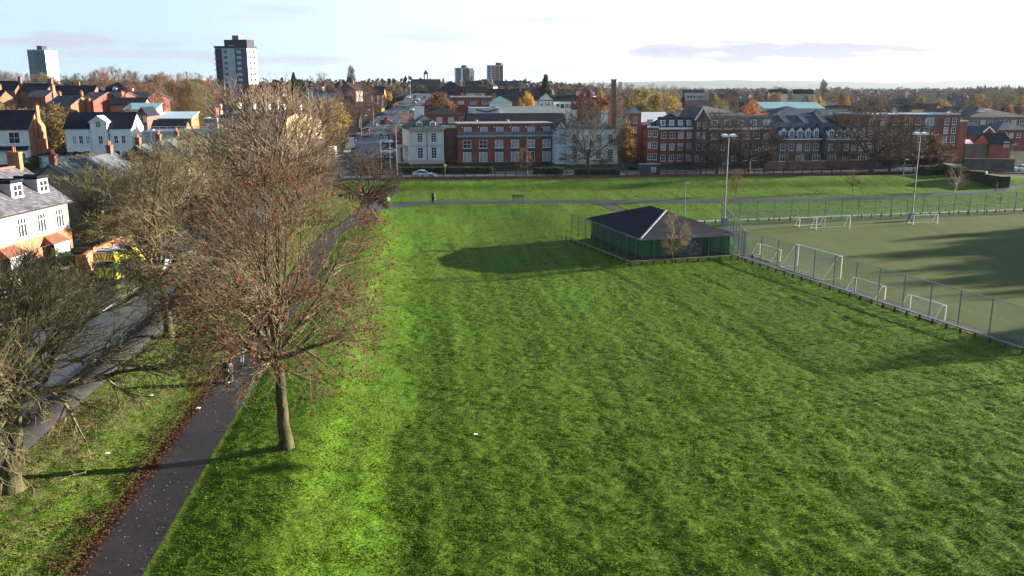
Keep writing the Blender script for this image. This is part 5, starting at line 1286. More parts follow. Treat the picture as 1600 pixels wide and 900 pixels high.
# between road and park
tree('bare', 12, 'roadside_tree', 'spreading bare tree with red-brown top in front of the second white villa', 919, 176, 150, 104, (.075, .055, .047))
r = np.random.default_rng(9); 
tree('sapling', 13, 'sapling', 'thin reddish bare sapling by the railings in front of the balcony flats', 818, 163, 228, 26, RED)
tree('column', 14, 'golden_tree', 'narrow golden-leaved tree between the second villa and the stair tower', 978, 196, 187, 25, BROWN, (.30, .165, .04))
tree('bare', 15, 'roadside_tree', 'slim dark bare tree in front of the mansard flats left of the bus shelter', 1096, 172, 212, 62, DARKT)
tree('bare', 16, 'roadside_tree', 'tall dark bare tree with upswept limbs in front of the pale mansard', 1122, 178, 168, 76, DARKT)
tree('fine', 17, 'roadside_tree', 'broad dark twiggy tree screening the four-storey flats beside the floodlight', 1172, 182, 176, 94, DARKT)
tree('fine', 18, 'roadside_tree', 'great dark bare tree in front of the five-storey flats, widest on the right', 1364, 180, 148, 132, (.078, .060, .050))
tree('bare', 19, 'roadside_tree', 'smaller dark bare tree tucked right of the great roadside tree', 1392, 184, 188, 64, DARKT)
tree('leafy', 20, 'roadside_tree', 'roadside tree still holding rusty leaves beside the right floodlight', 1448, 184, 203, 72, DARKT, (.085, .048, .026))
tree('sapling', 13, 'sapling', 'small bare tree on the mound left of the dormer terraces', 1240, 168, 235, 30, (.13, .06, .035))
tree('sapling', 21, 'sapling', 'thin brown young tree on the mound before the narrow gap', 1302, 172, 232, 30, DARKT)
tree('sapling', 21, 'sapling', 'reddish young tree between the path and the mound below the great roadside tree', 1335, 147, 261, 22, (.15, .075, .055))
tree('sapling', 13, 'sapling', 'orange-twigged sapling beside the left floodlight pole', 1152, 142, 262, 22, (.21, .10, .06))
tree('birch', 22, 'birch', 'white-trunked birch beside the path on the right', 1494, 147, 258, 38, (.20, .125, .095))
tree('sapling', 13, 'bushy_tree', 'pale multi-stemmed bare tree growing against the clubhouse front', 1053, 88.2, 330, 48, (.26, .19, .13), base=0)
tree('bare', 24, 'junction_tree', 'pinkish bare tree on the avenue verge behind the villa', 632, 245, 172, 50, PINK)
tree('leafy', 25, 'autumn_tree', 'yellow-leaved tree at the left side of the avenue', 518, 240, 152, 50, TAN, (.34, .245, .05))
tree('fine', 26, 'roadside_tree', 'large brown bare tree on the left of the avenue beyond the yellow one', 560, 322, 125, 78, BROWN)
tree('fine', 27, 'roadside_tree', 'brown bare tree nearer the junction on the left verge of the avenue', 532, 276, 158, 48, BROWN)
tree('leafy', 28, 'autumn_tree', 'orange-yellow tree beside the tall orange brick house', 606, 412, 142, 16, BROWN, (.42, .23, .04))
tree('leafy', 38, 'autumn_tree', 'dark evergreen clump at the left of the traffic queue', 619, 432, 145, 26, DARKT, (.025, .03, .02))
tree('leafy', 33, 'autumn_tree', 'brown thinning tree at the top of the avenue below the skyline', 604, 470, 134, 30, BROWN, (.12, .075, .04))
tree('leafy', 29, 'autumn_tree', 'rounded russet tree behind the villa roof', 690, 290, 141, 44, RED, (.17, .095, .055))
tree('conifer', 30, 'conifer', 'tall dark green cedar-like conifer on the middle skyline', 852, 360, 115, 30, DARKT, (.028, .058, .026))
tree('leafy', 25, 'autumn_tree', 'bright yellow-leaved tree in front of the dark terraces below the conifer', 822, 285, 140, 30, TAN, (.46, .285, .04))
tree('leafy', 31, 'autumn_tree', 'deep red tree behind the second villa', 922, 260, 140, 58, RED, (.155, .050, .035))
tree('leafy', 25, 'autumn_tree', 'small yellow tree left of the factory chimney', 936, 300, 139, 18, TAN, YEL)
tree('leafy', 32, 'willow', 'large yellow-green willow right of the factory chimney, left of a pair', 1004, 290, 137, 52, OLIVE, (.30, .235, .06))
tree('leafy', 33, 'willow', 'large yellow-green willow, right of the pair by the factory chimney', 1038, 285, 138, 50, OLIVE, (.33, .225, .065))
tree('conifer', 30, 'conifer', 'small dark evergreen right of the yellow-green willows', 1066, 300, 143, 14, DARKT, EVER)
tree('leafy', 34, 'autumn_tree', 'orange-leaved tree behind the four-storey flats', 1176, 258, 154, 46, BROWN, (.36, .165, .045))
tree('leafy', 32, 'autumn_tree', 'ochre tree left of the turquoise roof under the skyline', 1212, 330, 143, 34, BROWN, GOLD)
tree('leafy', 25, 'autumn_tree', 'yellow tree with split crown behind the turquoise roof', 1276, 335, 148, 22, TAN, YEL)
tree('leafy', 28, 'autumn_tree', 'small orange tree amid the roofs above the dormer terraces', 1320, 360, 146, 12, BROWN, ORG)
tree('fine', 35, 'bare_tree', 'pale bare tree over the barrel-roofed hall', 1122, 275, 148, 44, TAN)
tree('leafy', 33, 'autumn_tree', 'ochre tree right of the great roadside tree on the far rooftops', 1470, 330, 151, 26, BROWN, (.32, .20, .05))
tree('leafy', 32, 'autumn_tree', 'pale ochre tree in front of the poplar row', 1530, 420, 146, 24, BROWN, (.30, .20, .07))
tree('leafy', 34, 'autumn_tree', 'orange-brown tree at the right edge under the poplar row', 1592, 330, 148, 34, BROWN, (.28, .15, .05))
tree('poplar', 36, 'poplar', 'single pale bare poplar standing above the right skyline', 1284, 640, 121, 12, GREYT)
tree('poplar', 36, 'poplar', 'single pale bare poplar left of centre on the skyline', 551, 520, 100, 12, GREYT)
tree('bare', 37, 'bare_tree', 'rounded bare tree on the skyline left of the pale poplar', 506, 430, 110, 32, GREYT)
tree('conifer', 30, 'conifer', 'dark pointed evergreen behind the tall pale tree', 462, 430, 112, 18, DARKT, (.03, .05, .025))
# olive willow masses behind the left white houses
tree('leafy', 38, 'willow', 'large olive willow between the two white rendered houses', 82, 226, 158, 70, OLIVE, (.20, .17, .055))
tree('leafy', 33, 'willow', 'olive willow showing above the roof of the left white house', 22, 240, 159, 72, OLIVE, (.21, .175, .06))
tree('leafy', 38, 'garden_shrub', 'dark green evergreen tree against the terrace front', 88, 76, 385, 46, OLIVE, (.035, .065, .02))
tree('leafy', 32, 'garden_shrub', 'round yellow-green bush beside the pale garage', 41, 192, 246, 19, OLIVE, (.15, .17, .03), cat='bush')
tree('leafy', 33, 'garden_shrub', 'dark bush between the white house bay and the garage', 53, 194, 240, 16, OLIVE, (.03, .05, .018), cat='bush')
tree('leafy', 38, 'garden_shrub', 'dark clipped bush at the corner of the second villa garden', 988, 190, 258, 18, OLIVE, (.025, .04, .016), cat='bush')
# skyline rows
G1 = 'bare trees along the left skyline'
for i in range(30):
    u = -14 + i * 12.4 + _tr.uniform(-4, 4); vt = np.interp(u, [0, 20, 60, 110, 165, 200, 235, 270, 350], [108, 104, 110, 118, 99, 104, 112, 108, 118]) + _tr.uniform(-3, 6)
    c = _tr.choice([RED, BROWN, (.19, .105, .07), GREYT, OLIVE])
    tree(_tr.choice(['bare', 'fine', 'vase']), _tr.choice([6, 7, 35, 26, 23]) if False else {'bare': 6, 'fine': 26, 'vase': 23}['bare' if i % 3 == 0 else 'fine' if i % 3 == 1 else 'vase'] if False else 26, 'skyline_tree', 'bare russet-brown tree in the row along the left skyline', u, _tr.uniform(385, 500), vt, _tr.uniform(24, 36), c, group=G1)
G2 = 'russet thicket behind the central gable house'
for i in range(13):
    u = 212 + i * 9.5 + _tr.uniform(-3, 3)
    tree('fine', 35, 'thicket_tree', 'tangled russet tree in the thicket left of the tall pale tree', u, _tr.uniform(275, 330), np.interp(u, [212, 260, 330], [124, 112, 122]) + _tr.uniform(-2, 8), _tr.uniform(32, 46), _tr.choice([BROWN, RED, (.15, .105, .05), OLIVE]), group=G2)
G3 = 'bare trees along the middle skyline'
for i in range(34):
    u = 560 + i * 16 + _tr.uniform(-6, 6)
    tree('bare', 37, 'skyline_tree', 'small bare tree in the line along the middle skyline', u, _tr.uniform(430, 800), _tr.uniform(124, 134), _tr.uniform(18, 34), _tr.choice([BROWN, GREYT, (.16, .1, .075), TAN]), group=G3)
G4 = 'bare trees along the right skyline'
for i in range(46):
    u = 1100 + i * 11.3 + _tr.uniform(-5, 5)
    tree('fine', 26 if i % 2 else 35, 'skyline_tree', 'hazy bare tree in the line along the right skyline', u, _tr.uniform(520, 1000), _tr.uniform(133, 141), _tr.uniform(18, 34), _tr.choice([GREYT, BROWN, (.17, .15, .11)]), group=G4)
G5 = 'poplars in a row at the far right'
for i in range(27):
    tree('poplar', 36, 'poplar', 'bare poplar in the long row at the far right', 1462 + i * 5.3 + _tr.uniform(-1, 1), 900 + _tr.uniform(-30, 30), _tr.uniform(131, 136) + max(0, (12 - i) * .5), 6.5, GREYT, group=G5)
G6 = 'garden trees among the right rooftops'
for i in range(34):
    u = _tr.uniform(1060, 1600); Y = _tr.uniform(330, 620)
    if not free(Xat(u, Y), Y, 1.0): continue
    lf = _tr.random() < .45
    tree('leafy' if lf else 'fine', 33 if lf else 35, 'garden_tree', 'autumn garden tree with thinning ochre leaves among the right rooftops' if lf else 'bare garden tree among the right rooftops', u, Y, _tr.uniform(141, 150), _tr.uniform(12, 24), BROWN, _tr.choice([GOLD, OLV, RUST, YGR]), group=G6 if not lf else 'ochre garden trees among the right rooftops')
G7 = 'garden trees among the middle rooftops'
for i in range(22):
    u = _tr.uniform(640, 1060); Y = _tr.uniform(300, 560)
    if not free(Xat(u, Y), Y, 1.0) or abs(Xat(u, Y) - avx(Y)) < 14: continue
    tree('fine', 35, 'garden_tree', 'bare brown garden tree among the middle rooftops', u, Y, _tr.uniform(134, 150), _tr.uniform(14, 26), _tr.choice([BROWN, RED, TAN]), group=G7)
G8 = 'garden trees among the left rooftops'
for i in range(18):
    u = _tr.uniform(0, 330); Y = _tr.uniform(225, 330)
    if not free(Xat(u, Y), Y, 2.0): continue
    tree('fine', 35, 'garden_tree', 'leafless brown garden tree among the left rooftops', u, Y, _tr.uniform(150, 172), _tr.uniform(14, 28), _tr.choice([BROWN, RED, OLIVE]), group=G8)
# shade trees standing right of the pitch, beyond the edge of the photograph
for (x, y, s) in ((146, 114, 1.2), (144, 122, 1.25), (142, 130, 1.2), (149, 106, 1.2), (151, 98, 1.15), (145, 118, 1.25), (143, 126, 1.2), (147.5, 110, 1.2), (150, 102, 1.2), (106, 80, .95)):
    t = tree('dense', 40, 'holly_tree', 'broad evergreen tree standing beyond the right side of the pitch', 0, 0, 0, 1, DARKT, EVER, group='evergreens right of the pitch', xy=(x, y), base=0)
    t.scale = (s, s, s * 1.1)
# far-off wood that closes the horizon
r = np.random.default_rng(17); n = 26000
yy_ = 700 / (1 - r.random(n) * .86); xx_ = (r.random(n) * 1.9 - .95) * yy_
keep = ~((np.abs(xx_ - np.interp(yy_, [p.y for p in AVENUE], [p.x for p in AVENUE])) < 14) & (yy_ < 900))
xx_, yy_ = xx_[keep], yy_[keep]
cz = ground(xx_, yy_) + (1 + 11 * r.random(len(xx_))) * (.55 + .45 * vnoise(xx_ / 40, yy_ / 60)) - 1
sz_ = 1.2 + yy_ * .0014
V_, F_ = leaf_cards(r, np.stack([xx_, yy_, cz], 1), sz_, .7)
tag(npmesh('woodland', V_, F_, mat('far_wood', (.030, .030, .027), var=.5, scale=.012, col2=(.062, .050, .038), rough=.95)), 'far brown woodland and gardens merging toward the horizon', 'woodland', kind='stuff')

# ---------------------------------------------------------------- clubhouse
GREEN_P = mat('green_panel', (0.028, 0.125, 0.06), var=0.2, scale=0.8, rough=0.6)
rz = math.radians(16.5); nx_c, ny_c = at(1003, 408)[:2]
cw_, cd_ = 10.4, 14.6
h = House('clubhouse', 'low green-walled clubhouse with dark slate hipped roof in its fenced yard', (nx_c, ny_c, 0), rz, cw_, cd_, 2.45, 4.5, 'hip', GREEN_P, SLATE_DARK, cat='clubhouse', oh=.55, sink=.3)
with h.part('wall_rib', mat('green_rib', (0.016, 0.058, 0.034))) as p:
    for x in lin(1.0, cw_ - 1.0, 9): p.box(x - .03, x + .03, -.05, .0, 0, 2.4)
    for y in lin(1.0, cd_ - 1, 12): p.box(-.05, 0, y - .03, y + .03, 0, 2.4); p.box(cw_, cw_ + .05, y - .03, y + .03, 0, 2.4)
with h.part('plinth', mat('dark_plinth', (0.03, 0.035, 0.035))) as p: p.box(-.06, cw_ + .06, -.06, cd_ + .06, -.3, .45)
with h.part('gutter', METAL_GREY) as p:
    p.box(-.62, cw_ + .62, -.66, -.56, 2.33, 2.44); p.box(-.66, -.56, -.56, cd_ + .56, 2.33, 2.44)
with h.part('hip_flashing', mat('pale_flashing', (0.36, 0.38, 0.41))) as p: p.bar((-.55, -.55, 2.5), (cw_ / 2, cw_ / 2, 4.54), .2, .06)
sh = MB(); sh.box(4.2, 6.9, -.07, .0, .25, 2.25); sd = sh.build('roller_shutter', mat('shutter', (0.06, 0.065, 0.085), rough=.5), h.r)
gm = MB(); rr_ = random.Random(5)
for i in range(16):                                    # sprayed scrawl on the shutter
    x, z = 4.5 + rr_.random() * 2.1, .5 + rr_.random() * 1.1
    for k in range(3):
        x2, z2 = min(6.8, max(4.3, x + rr_.uniform(-.4, .4))), min(2.1, max(.4, z + rr_.uniform(-.3, .3))); gm.bar((x, -.075, z), (x2, -.075, z2), .05, .01); x, z = x2, z2
gm.build('graffiti', mat('spray_paint', (0.42, 0.46, 0.52)), sd)
with h.part('wall_lamp', WHITE) as p: p.box(5.2, 5.6, -.2, -.02, 2.05, 2.3)
with h.part('door', mat('dark_green_door', (0.012, 0.045, 0.026))) as p: p.box(7.1, 8.1, -.06, .0, 0, 2.1)

# ---------------------------------------------------------------- fences, rails
FENCE_P = mat('fence_green_grey', (0.16, 0.19, 0.22), var=.1, scale=2, rough=.5)
MESH = mesh_wire('weld_mesh', (0.21, 0.26, 0.30), .05, .2, .0065)
MESH_D = mesh_wire('weld_mesh_dark', (0.05, 0.065, 0.06), .05, .2, .0075)
def fence(name, label, pts, hgt, step, pm, mm, post=.07, rails=(), z0=None, cat='fence', gap=None):
    p0 = pts[0]; z = gz(*p0[:2]) if z0 is None else z0
    t = root(name, label, cat, (p0[0], p0[1], z)); bars = MB()
    for a, b in zip(pts[:-1], pts[1:]):
        a, b = Vector(a[:2]), Vector(b[:2]); L = (b - a).length; d = (b - a) / L; n = max(1, round(L / step)); ang = math.atan2(d.y, d.x)
        for i in range(n + (1 if b is Vector(pts[-1][:2]) or True else 0)):
            q = a + d * (L * i / n); zz = (gz(q.x, q.y) if z0 is None else z0) - z
            mb = MB(); mb.box(-post / 2, post / 2, -post / 2, post / 2, -.25, hgt + .05); mb.build('post', pm, t, (q.x - p0[0], q.y - p0[1], zz), ang)
        za, zb = [((gz(q.x, q.y) if z0 is None else z0) - z) for q in (a, b)]
        for rzv in rails: bars.bar((a.x - p0[0], a.y - p0[1], za + rzv), (b.x - p0[0], b.y - p0[1], zb + rzv), .05)
        if mm:
            mb = MB(); m_ = max(1, n); V = []
            for i in range(m_ + 1):
                q = a + d * (L * i / m_); zz = (gz(q.x, q.y) if z0 is None else z0) - z; V += [(L * i / m_, 0, zz + .04), (L * i / m_, 0, zz + hgt)]
            mb.add(V, [(2 * i, 2 * i + 2, 2 * i + 3, 2 * i + 1) for i in range(m_)]); mb.build('mesh_panel', mm, t, (a.x - p0[0], a.y - p0[1], 0), ang)
    if rails: bars.build('rail', pm, t)
    return t
p_near = [Vector(P1[:2]), Vector(P2[:2])]; p_out = Vector(P2[:2]) + fd * 40
fence('pitch_fence', 'tall grey mesh fence along the near side of the sports pitch', [p_near[0], p_near[1]], 3.0, 2.75, FENCE_P, MESH, .07, (3.0, .08))
fence('pitch_fence', 'grey mesh fence running off right from the near pitch corner', [p_near[1], p_out], 3.0, 2.75, FENCE_P, MESH, .07, (3.0, 1.1))
fa = Vector(F1[:2]) + fd * -4.0; fn = Vector((-fd.y, fd.x))
fence('pitch_fence', 'grey-green mesh fence along the far side of the sports pitch', [Vector(F1[:2]) + fn * .6, Vector(F1[:2]) + fd * 78 + fn * .6], 3.0, 2.6, FENCE_P, MESH, .07, (3.0, 1.5))
cl = Vector(at(1146, 404)[:2])
fence('pitch_fence', 'short mesh fence between the clubhouse yard and the pitch', [cl, Vector(P1[:2]), Vector(F1[:2]) + fn * .6], 3.0, 2.8, FENCE_P, MESH, .08, (3.0,))
# clubhouse yard fence
ux, uy = Vector((math.cos(rz), math.sin(rz))), Vector((-math.sin(rz), math.cos(rz))); c0_ = Vector((nx_c, ny_c)) - ux * 1.3 - uy * 1.1
yard = [c0_ + uy * (cd_ + 4.5), c0_, c0_ + ux * (cw_ + 2.4)]
fence('yard_fence', 'dark mesh fence with slim posts close around the clubhouse', yard, 2.7, 2.3, mat('yard_post', (0.13, 0.15, 0.16)), MESH_D, .06, (2.7,))
def trip_rail(label, pts, step=1.35, z0=None, name='trip_rail', hh=.42):
    p0 = pts[0]; z = gz(*p0[:2]); t = root(name, label, 'rail', (p0[0], p0[1], z)); mb = MB()
    for a, b in zip(pts[:-1], pts[1:]):
        a, b = Vector(a[:2]), Vector(b[:2]); L = (b - a).length; d = (b - a) / L; n = round(L / step); ang = math.atan2(d.y, d.x)
        for i in range(n + 1):
            q = a + d * (L * i / n); m = MB(); m.box(-.06, .06, -.06, .06, -.2, hh); m.build('post', TIMBER, t, (q.x - p0.x, q.y - p0.y, gz(q.x, q.y) - z), ang)
        mb.bar((a.x - p0.x, a.y - p0.y, gz(a.x, a.y) - z + hh + .03), (b.x - p0.x, b.y - p0.y, gz(b.x, b.y) - z + hh + .03), .14, .07)
    mb.build('rail', mat('weathered_rail', (0.20, 0.19, 0.16), var=.3, scale=3), t); return t
nn = (Vector(P2[:2]) - Vector(P1[:2])).normalized(); nout = Vector((nn.y, -nn.x))
trip_rail('low timber trip rail outside the near pitch fence', [Vector(P1[:2]) + nout * .9 - nn * 1.2, Vector(P2[:2]) + nout * .9 + nn * .8, Vector(P2[:2]) + nout * .9 + nn * .8 + fd * 12])
trip_rail('low timber trip rail around the clubhouse yard', [c0_ - ux * 2.2 + uy * (cd_ + 2), c0_ - ux * .9 - uy * .8, c0_ + ux * (cw_ + 3.0) - uy * .8])
trip_rail('low dark timber rail along the far edge of the pitch', [Vector(F1[:2]) - fd * 2 + fn * 1.5, Vector(F1[:2]) + fd * 62 + fn * 1.5], 1.6)
def kerb(name, a, b, off, w, hgt, m, label):
    d = (b - a).normalized(); n = Vector((-d.y, d.x)); mb = MB(); q = [a + n * off, b + n * off, b + n * (off + w), a + n * (off + w)]
    mb.slab([(p.x, p.y, hgt) for p in q][::1], hgt + .2); return tag(mb.build(name, m), kind='structure')
strip('kerb_path', [Vector(F1[:2]) + fd * s + fn * 3.2 for s in np.linspace(-3, 80, 30)], .5, mat('pale_concrete', (0.20, 0.22, 0.24), var=.15), .06, thick=.1)

# ---------------------------------------------------------------- goals
NET = mesh_wire('goal_net', (0.6, 0.6, 0.6), .12, .12, .006)
def goal(label, u, v, w, hgt, dep, ang, group=None, top_dep=.35):
    x, y, z = at(u, v); t = root('football_goal', label, 'goal', (x, y, -.004), ang); r_ = .038
    mb = MB(); mb.tube((0, 0, 0), (0, 0, hgt), r_); mb.build('post', WHITE, t); mb = MB(); mb.tube((w, 0, 0), (w, 0, hgt), r_); mb.build('post', WHITE, t)
    mb = MB(); mb.tube((-r_, 0, hgt), (w + r_, 0, hgt), r_); mb.build('crossbar', WHITE, t)
    mb = MB()
    for xx in (0, w):
        mb.tube((xx, 0, hgt), (xx, top_dep, hgt), .026); mb.tube((xx, top_dep, hgt), (xx, dep, .05), .026); mb.tube((xx, 0, .05), (xx, dep, .05), .026)
    mb.tube((0, dep, .05), (w, dep, .05), .026); mb.build('back_frame', WHITE, t)
    mb = MB(); mb.add([(0, top_dep, hgt), (w, top_dep, hgt), (w, dep, .06), (0, dep, .06)], [(0, 1, 2, 3)]); mb.build('net', NET, t)
    return t
ga = math.atan2(nn.y, nn.x)              # along the near fence; nets toward the fence
na = ga + math.pi
def goal_near(label, u, v, w, hgt, dep): return goal(label, u, v, w, hgt, dep, na, None)
goal_near('full-size white goal standing by the near fence', 1313, 436, 6.6, 2.25, 2.1)
goal_near('small white goal by the near fence closest to the clubhouse', 1219, 408, 3.7, 1.25, 1.1)
goal_near('small white goal by the near fence, just right of the full-size goal', 1382, 469, 3.7, 1.25, 1.1)
goal_near('small white goal nearest the camera by the near fence', 1476, 501, 3.7, 1.25, 1.1)
fang = math.atan2(fd.y, fd.x)
goal('larger of the two white goals overlapping at the far fence', 1275, 359, 4.9, 1.7, 1.3, fang)
goal('white goal half hidden behind the larger one at the far fence', 1249, 355, 3.7, 1.25, 1.1, fang)
goal('small white goal alone at the far fence near the right floodlight', 1427, 351, 3.7, 1.25, 1.1, fang)

# ---------------------------------------------------------------- floodlights and lamp posts
def floodlight(label, u, v, hgt, xy=None):
    x, y = at(u, v)[:2] if xy is None else xy
    t = root('floodlight', label, 'floodlight', (x, y, gz(x, y) - .02), math.radians(10))
    mb = MB(); mb.tube((0, 0, 0), (0, 0, 1.6), .13, .13, 10); mb.tube((0, 0, 1.6), (0, 0, hgt), .085, .05, 10); mb.build('pole', METAL_GREY, t)
    mb = MB(); mb.bar((-.75, 0, hgt), (.75, 0, hgt), .09); mb.build('cross_arm', METAL_GREY, t)
    for s in (-1, 1):
        mb = MB(); mb.add([(s * .55 - .42, -.5, hgt + .02), (s * .55 + .42, -.5, hgt + .02), (s * .55 + .42, .45, hgt + .14), (s * .55 - .42, .45, hgt + .14), (s * .55 - .3, -.35, hgt + .30), (s * .55 + .3, -.35, hgt + .30), (s * .55 + .3, .3, hgt + .38), (s * .55 - .3, .3, hgt + .38)], [(0, 3, 2, 1), (4, 5, 6, 7), (0, 1, 5, 4), (1, 2, 6, 5), (2, 3, 7, 6), (3, 0, 4, 7)]); mb.build('lamp_head', mat('lamp_white', (.5, .53, .56)), t)
    mb = MB(); mb.box(-.35, .35, -.3, .3, 0, 1.1); mb.build('control_box', FENCE_P, t)
    return t
floodlight('twin-headed floodlight mast at the far left corner of the pitch', 1131, 353, 11.7)
floodlight('twin-headed floodlight mast midway along the far pitch fence', 1424, 345, 11.7)
floodlight('floodlight mast beyond the right edge by the near pitch corner', 0, 0, 11.7, (46.5, 56.2)); floodlight('floodlight mast beyond the right edge, second from the near corner', 0, 0, 11.7, (56, 47.5))
def lamp_post(label, u, vb, vt, arm=0.9, Y=None, name='street_lamp', group=None, side=1):
    x, y, z = at(u, vb) if Y is None else (Xat(u, Y), Y, gz(Xat(u, Y), Y)); hgt = Zat(vt, y) - z
    t = root(name, label, 'street lamp', (x, y, z - .02), 0, group)
    mb = MB(); mb.tube((0, 0, 0), (0, 0, 1.4), .11, .11, 8); mb.tube((0, 0, 1.4), (0, 0, hgt), .075, .05, 8)
    if arm: mb.tube((0, 0, hgt - .03), (side * arm, 0, hgt + .12), .04, .035, 6)
    mb.build('pole', METAL_GREY, t)
    mb = MB(); mb.box(side * arm - .32, side * arm + .32, -.13, .13, hgt + .02, hgt + .22); mb.build('lamp_head', mat('lamp_housing', (0.45, 0.47, 0.48)), t); return t
lamp_post('short park lamp behind the clubhouse roof', 1069, 337, 287, .25, name='park_lamp')
lamp_post('street lamp beside the villa at the junction', 620, 281, 196, .8, Y=170)
lamp_post('street lamp in front of the balcony flats', 824, 282, 206, .5, Y=170)
lamp_post('street lamp on the left pavement of the avenue, nearer one', 566, 246, 181, 1.2)
lamp_post('street lamp in the avenue left of the blue road sign', 586, 252, 172, 1.2, side=-1)
lamp_post('street lamp by the traffic at the top of the avenue', 642, 178, 118, 1.4)
lamp_post('street lamp behind the lime kiosk on the avenue', 612, 178, 140, 1.4, side=1)
lamp_post('lamp post by the white van at the right roadside', 1411, 278, 250, .4)
lamp_post('thin lamp post at the right end beside the brown retaining wall', 1577, 262, 226, .6)

# ---------------------------------------------------------------- road edge: railings, hedges, walls, shelter, signs
pts = [Vector((x, 165.2 + .105 * (x + 10) - .012 * max(0, x - 60) ** 1.4)) for x in np.linspace(-23, 68, 24)]
t = root('park_railings', 'dark park railings on a low red brick kerb along the cross road', 'railings', (pts[0].x, pts[0].y, gz(*pts[0])))
o = pts[0]; z0 = gz(*o); rails, bars, pl = MB(), MB(), MB()
for a, b in zip(pts[:-1], pts[1:]):
    za, zb = gz(*a) - z0, gz(*b) - z0; A, B = a - o, b - o
    for hz in (.45, 1.25): rails.bar((A.x, A.y, za + hz), (B.x, B.y, zb + hz), .04)
    pl.add([], []); pl.bar((A.x, A.y, za + .12), (B.x, B.y, zb + .12), .3, .5)
    L = (b - a).length; n = int(L / .22)
    for i in range(n): q = A + (B - A) * (i / n); zz = za + (zb - za) * i / n; bars.bar((q.x, q.y, zz + .3), (q.x, q.y, zz + 1.32), .03)
    for i in range(2):
        q = A + (B - A) * (i / 2); mb = MB(); mb.box(-.07, .07, -.07, .07, -.2, 1.5); mb.build('post', BLACK, t, (q.x, q.y, za + (zb - za) * i / 2))
rails.build('rail', BLACK, t); bars.build('bars', BLACK, t); pl.build('brick_kerb', BRICK_RED, t)

def hedge(label, pts, w, hgt, col, name='hedge', dens=34, z0=None):
    r = np.random.default_rng(int(abs(pts[0][0]) * 13) + 3); Vs = []; core = MB()
    p0 = Vector(pts[0][:2]); zb = gz(*p0)
    for a, b in zip(pts[:-1], pts[1:]):
        a, b = Vector(a[:2]), Vector(b[:2]); d = (b - a); L = d.length; d /= L; n = Vector((-d.y, d.x)); m = int(L * dens * (w + 2 * hgt))
        s = r.random(m) * L; k = r.random(m); side = np.where(r.random(m) < hgt / (w + 2 * hgt), -1, np.where(r.random(m) < .5, 1, 0))
        off = np.where(side == 0, (r.random(m) - .5) * w, side * w / 2) + r.normal(0, .06, m); zz = np.where(side == 0, hgt * (1 + .10 * (vnoise(s / 1.3, s * 0 + 4) - .5)), r.random(m) * hgt) + r.normal(0, .05, m)
        x = a.x + d.x * s + n.x * off; y = a.y + d.y * s + n.y * off; Vs.append(np.stack([x - p0.x, y - p0.y, ground(x, y) - zb + zz], 1))
        q = [a + n * (w * .42), a - n * (w * .42), b - n * (w * .42), b + n * (w * .42)]
        za = max(gz(*a), gz(*b)) - zb
        core.slab([(p.x - p0.x, p.y - p0.y, za + hgt * .93) for p in (q[0], q[1], q[2], q[3])][::1], hgt * .93 + .4)
    t = root(name, label, 'hedge', (p0.x, p0.y, zb))
    core.build('branches', mat('hedge_core', (0.018, 0.024, 0.012)), t)
    V, F = leaf_cards(r, np.concatenate(Vs), .11, .7); q = npmesh('foliage', V, F, LEAFY, t); q.color = rgba(tuple(1.45 * c for c in col)); return t
hedge('dark clipped hedge across the villa front garden', [at(622, 271), at(770, 271)], 1.3, 1.3, (0.022, 0.045, 0.018))
hedge('dark hedge in front of the right part of the balcony flats', [at(833, 272), at(880, 272)], 1.2, 1.3, (0.022, 0.042, 0.018))
hedge('dark hedge below the second white villa', [at(897, 273), at(968, 273)], 1.2, 1.2, (0.024, 0.044, 0.018))
hedge('tall sunlit-topped hedge right of the mound', [at(1437, 274), at(1478, 273), at(1500, 277)], 2.2, 1.9, (0.035, 0.065, 0.02))
hedge('long lower hedge curving down to the path end', [at(1503, 279), at(1540, 285), at(1570, 294)], 2.0, 1.7, (0.026, 0.046, 0.018))
def wall(label, pts, w, hgt, m, name='brick_wall', piers=0, cap=None, cat='wall'):
    p0 = Vector(pts[0][:2]); zb = gz(*p0); t = root(name, label, cat, (p0.x, p0.y, zb)); mb, cp = MB(), MB()
    for a, b in zip(pts[:-1], pts[1:]):
        a, b = Vector(a[:2]), Vector(b[:2]); d = (b - a).normalized(); n = Vector((-d.y, d.x)); za, zc = gz(*a) - zb, gz(*b) - zb; A, B = a - p0, b - p0
        for o_, W_, H0, H1 in ((mb, w, -.6, hgt), (cp, w + .1, hgt, hgt + .1)):
            q = [(A + n * W_ / 2, za), (A - n * W_ / 2, za), (B - n * W_ / 2, zc), (B + n * W_ / 2, zc)]
            o_.add([(p.x, p.y, z + H0) for p, z in q] + [(p.x, p.y, z + H1) for p, z in q], [(0, 1, 2, 3), (7, 6, 5, 4), (0, 4, 5, 1), (1, 5, 6, 2), (2, 6, 7, 3), (3, 7, 4, 0)])
        if piers:
            L = (b - a).length; k = max(1, round(L / piers))
            for i in range(k + 1):
                q = A + (B - A) * (i / k); zz = za + (zc - za) * i / k; pm_ = MB(); pm_.box(-w * .85, w * .85, -w * .85, w * .85, -.5, hgt + .22); pm_.box(-w, w, -w, w, hgt + .22, hgt + .34); pm_.build('pier', m, t, (q.x, q.y, zz), math.atan2(d.y, d.x))
    mb.build('wall', m, t); cp.build('coping', cap or m, t); return t
wall('tall orange brick garden wall with piers beside the parked ambulance', [at(127, 434), at(146, 420), at(203, 390)], .3, 1.75, BRICK_ORANGE, piers=4.2)
wall('low brick wall of the terrace front gardens', [(-41.0, 52), (-41.6, 62), (-42, 65)], .3, .9, BRICK_RED, piers=4)
wall('long dark brick boundary wall before the dormer terraces', [at(1196, 268), at(1300, 265), at(1420, 263)], .35, 1.9, BRICK_DARK, piers=9)
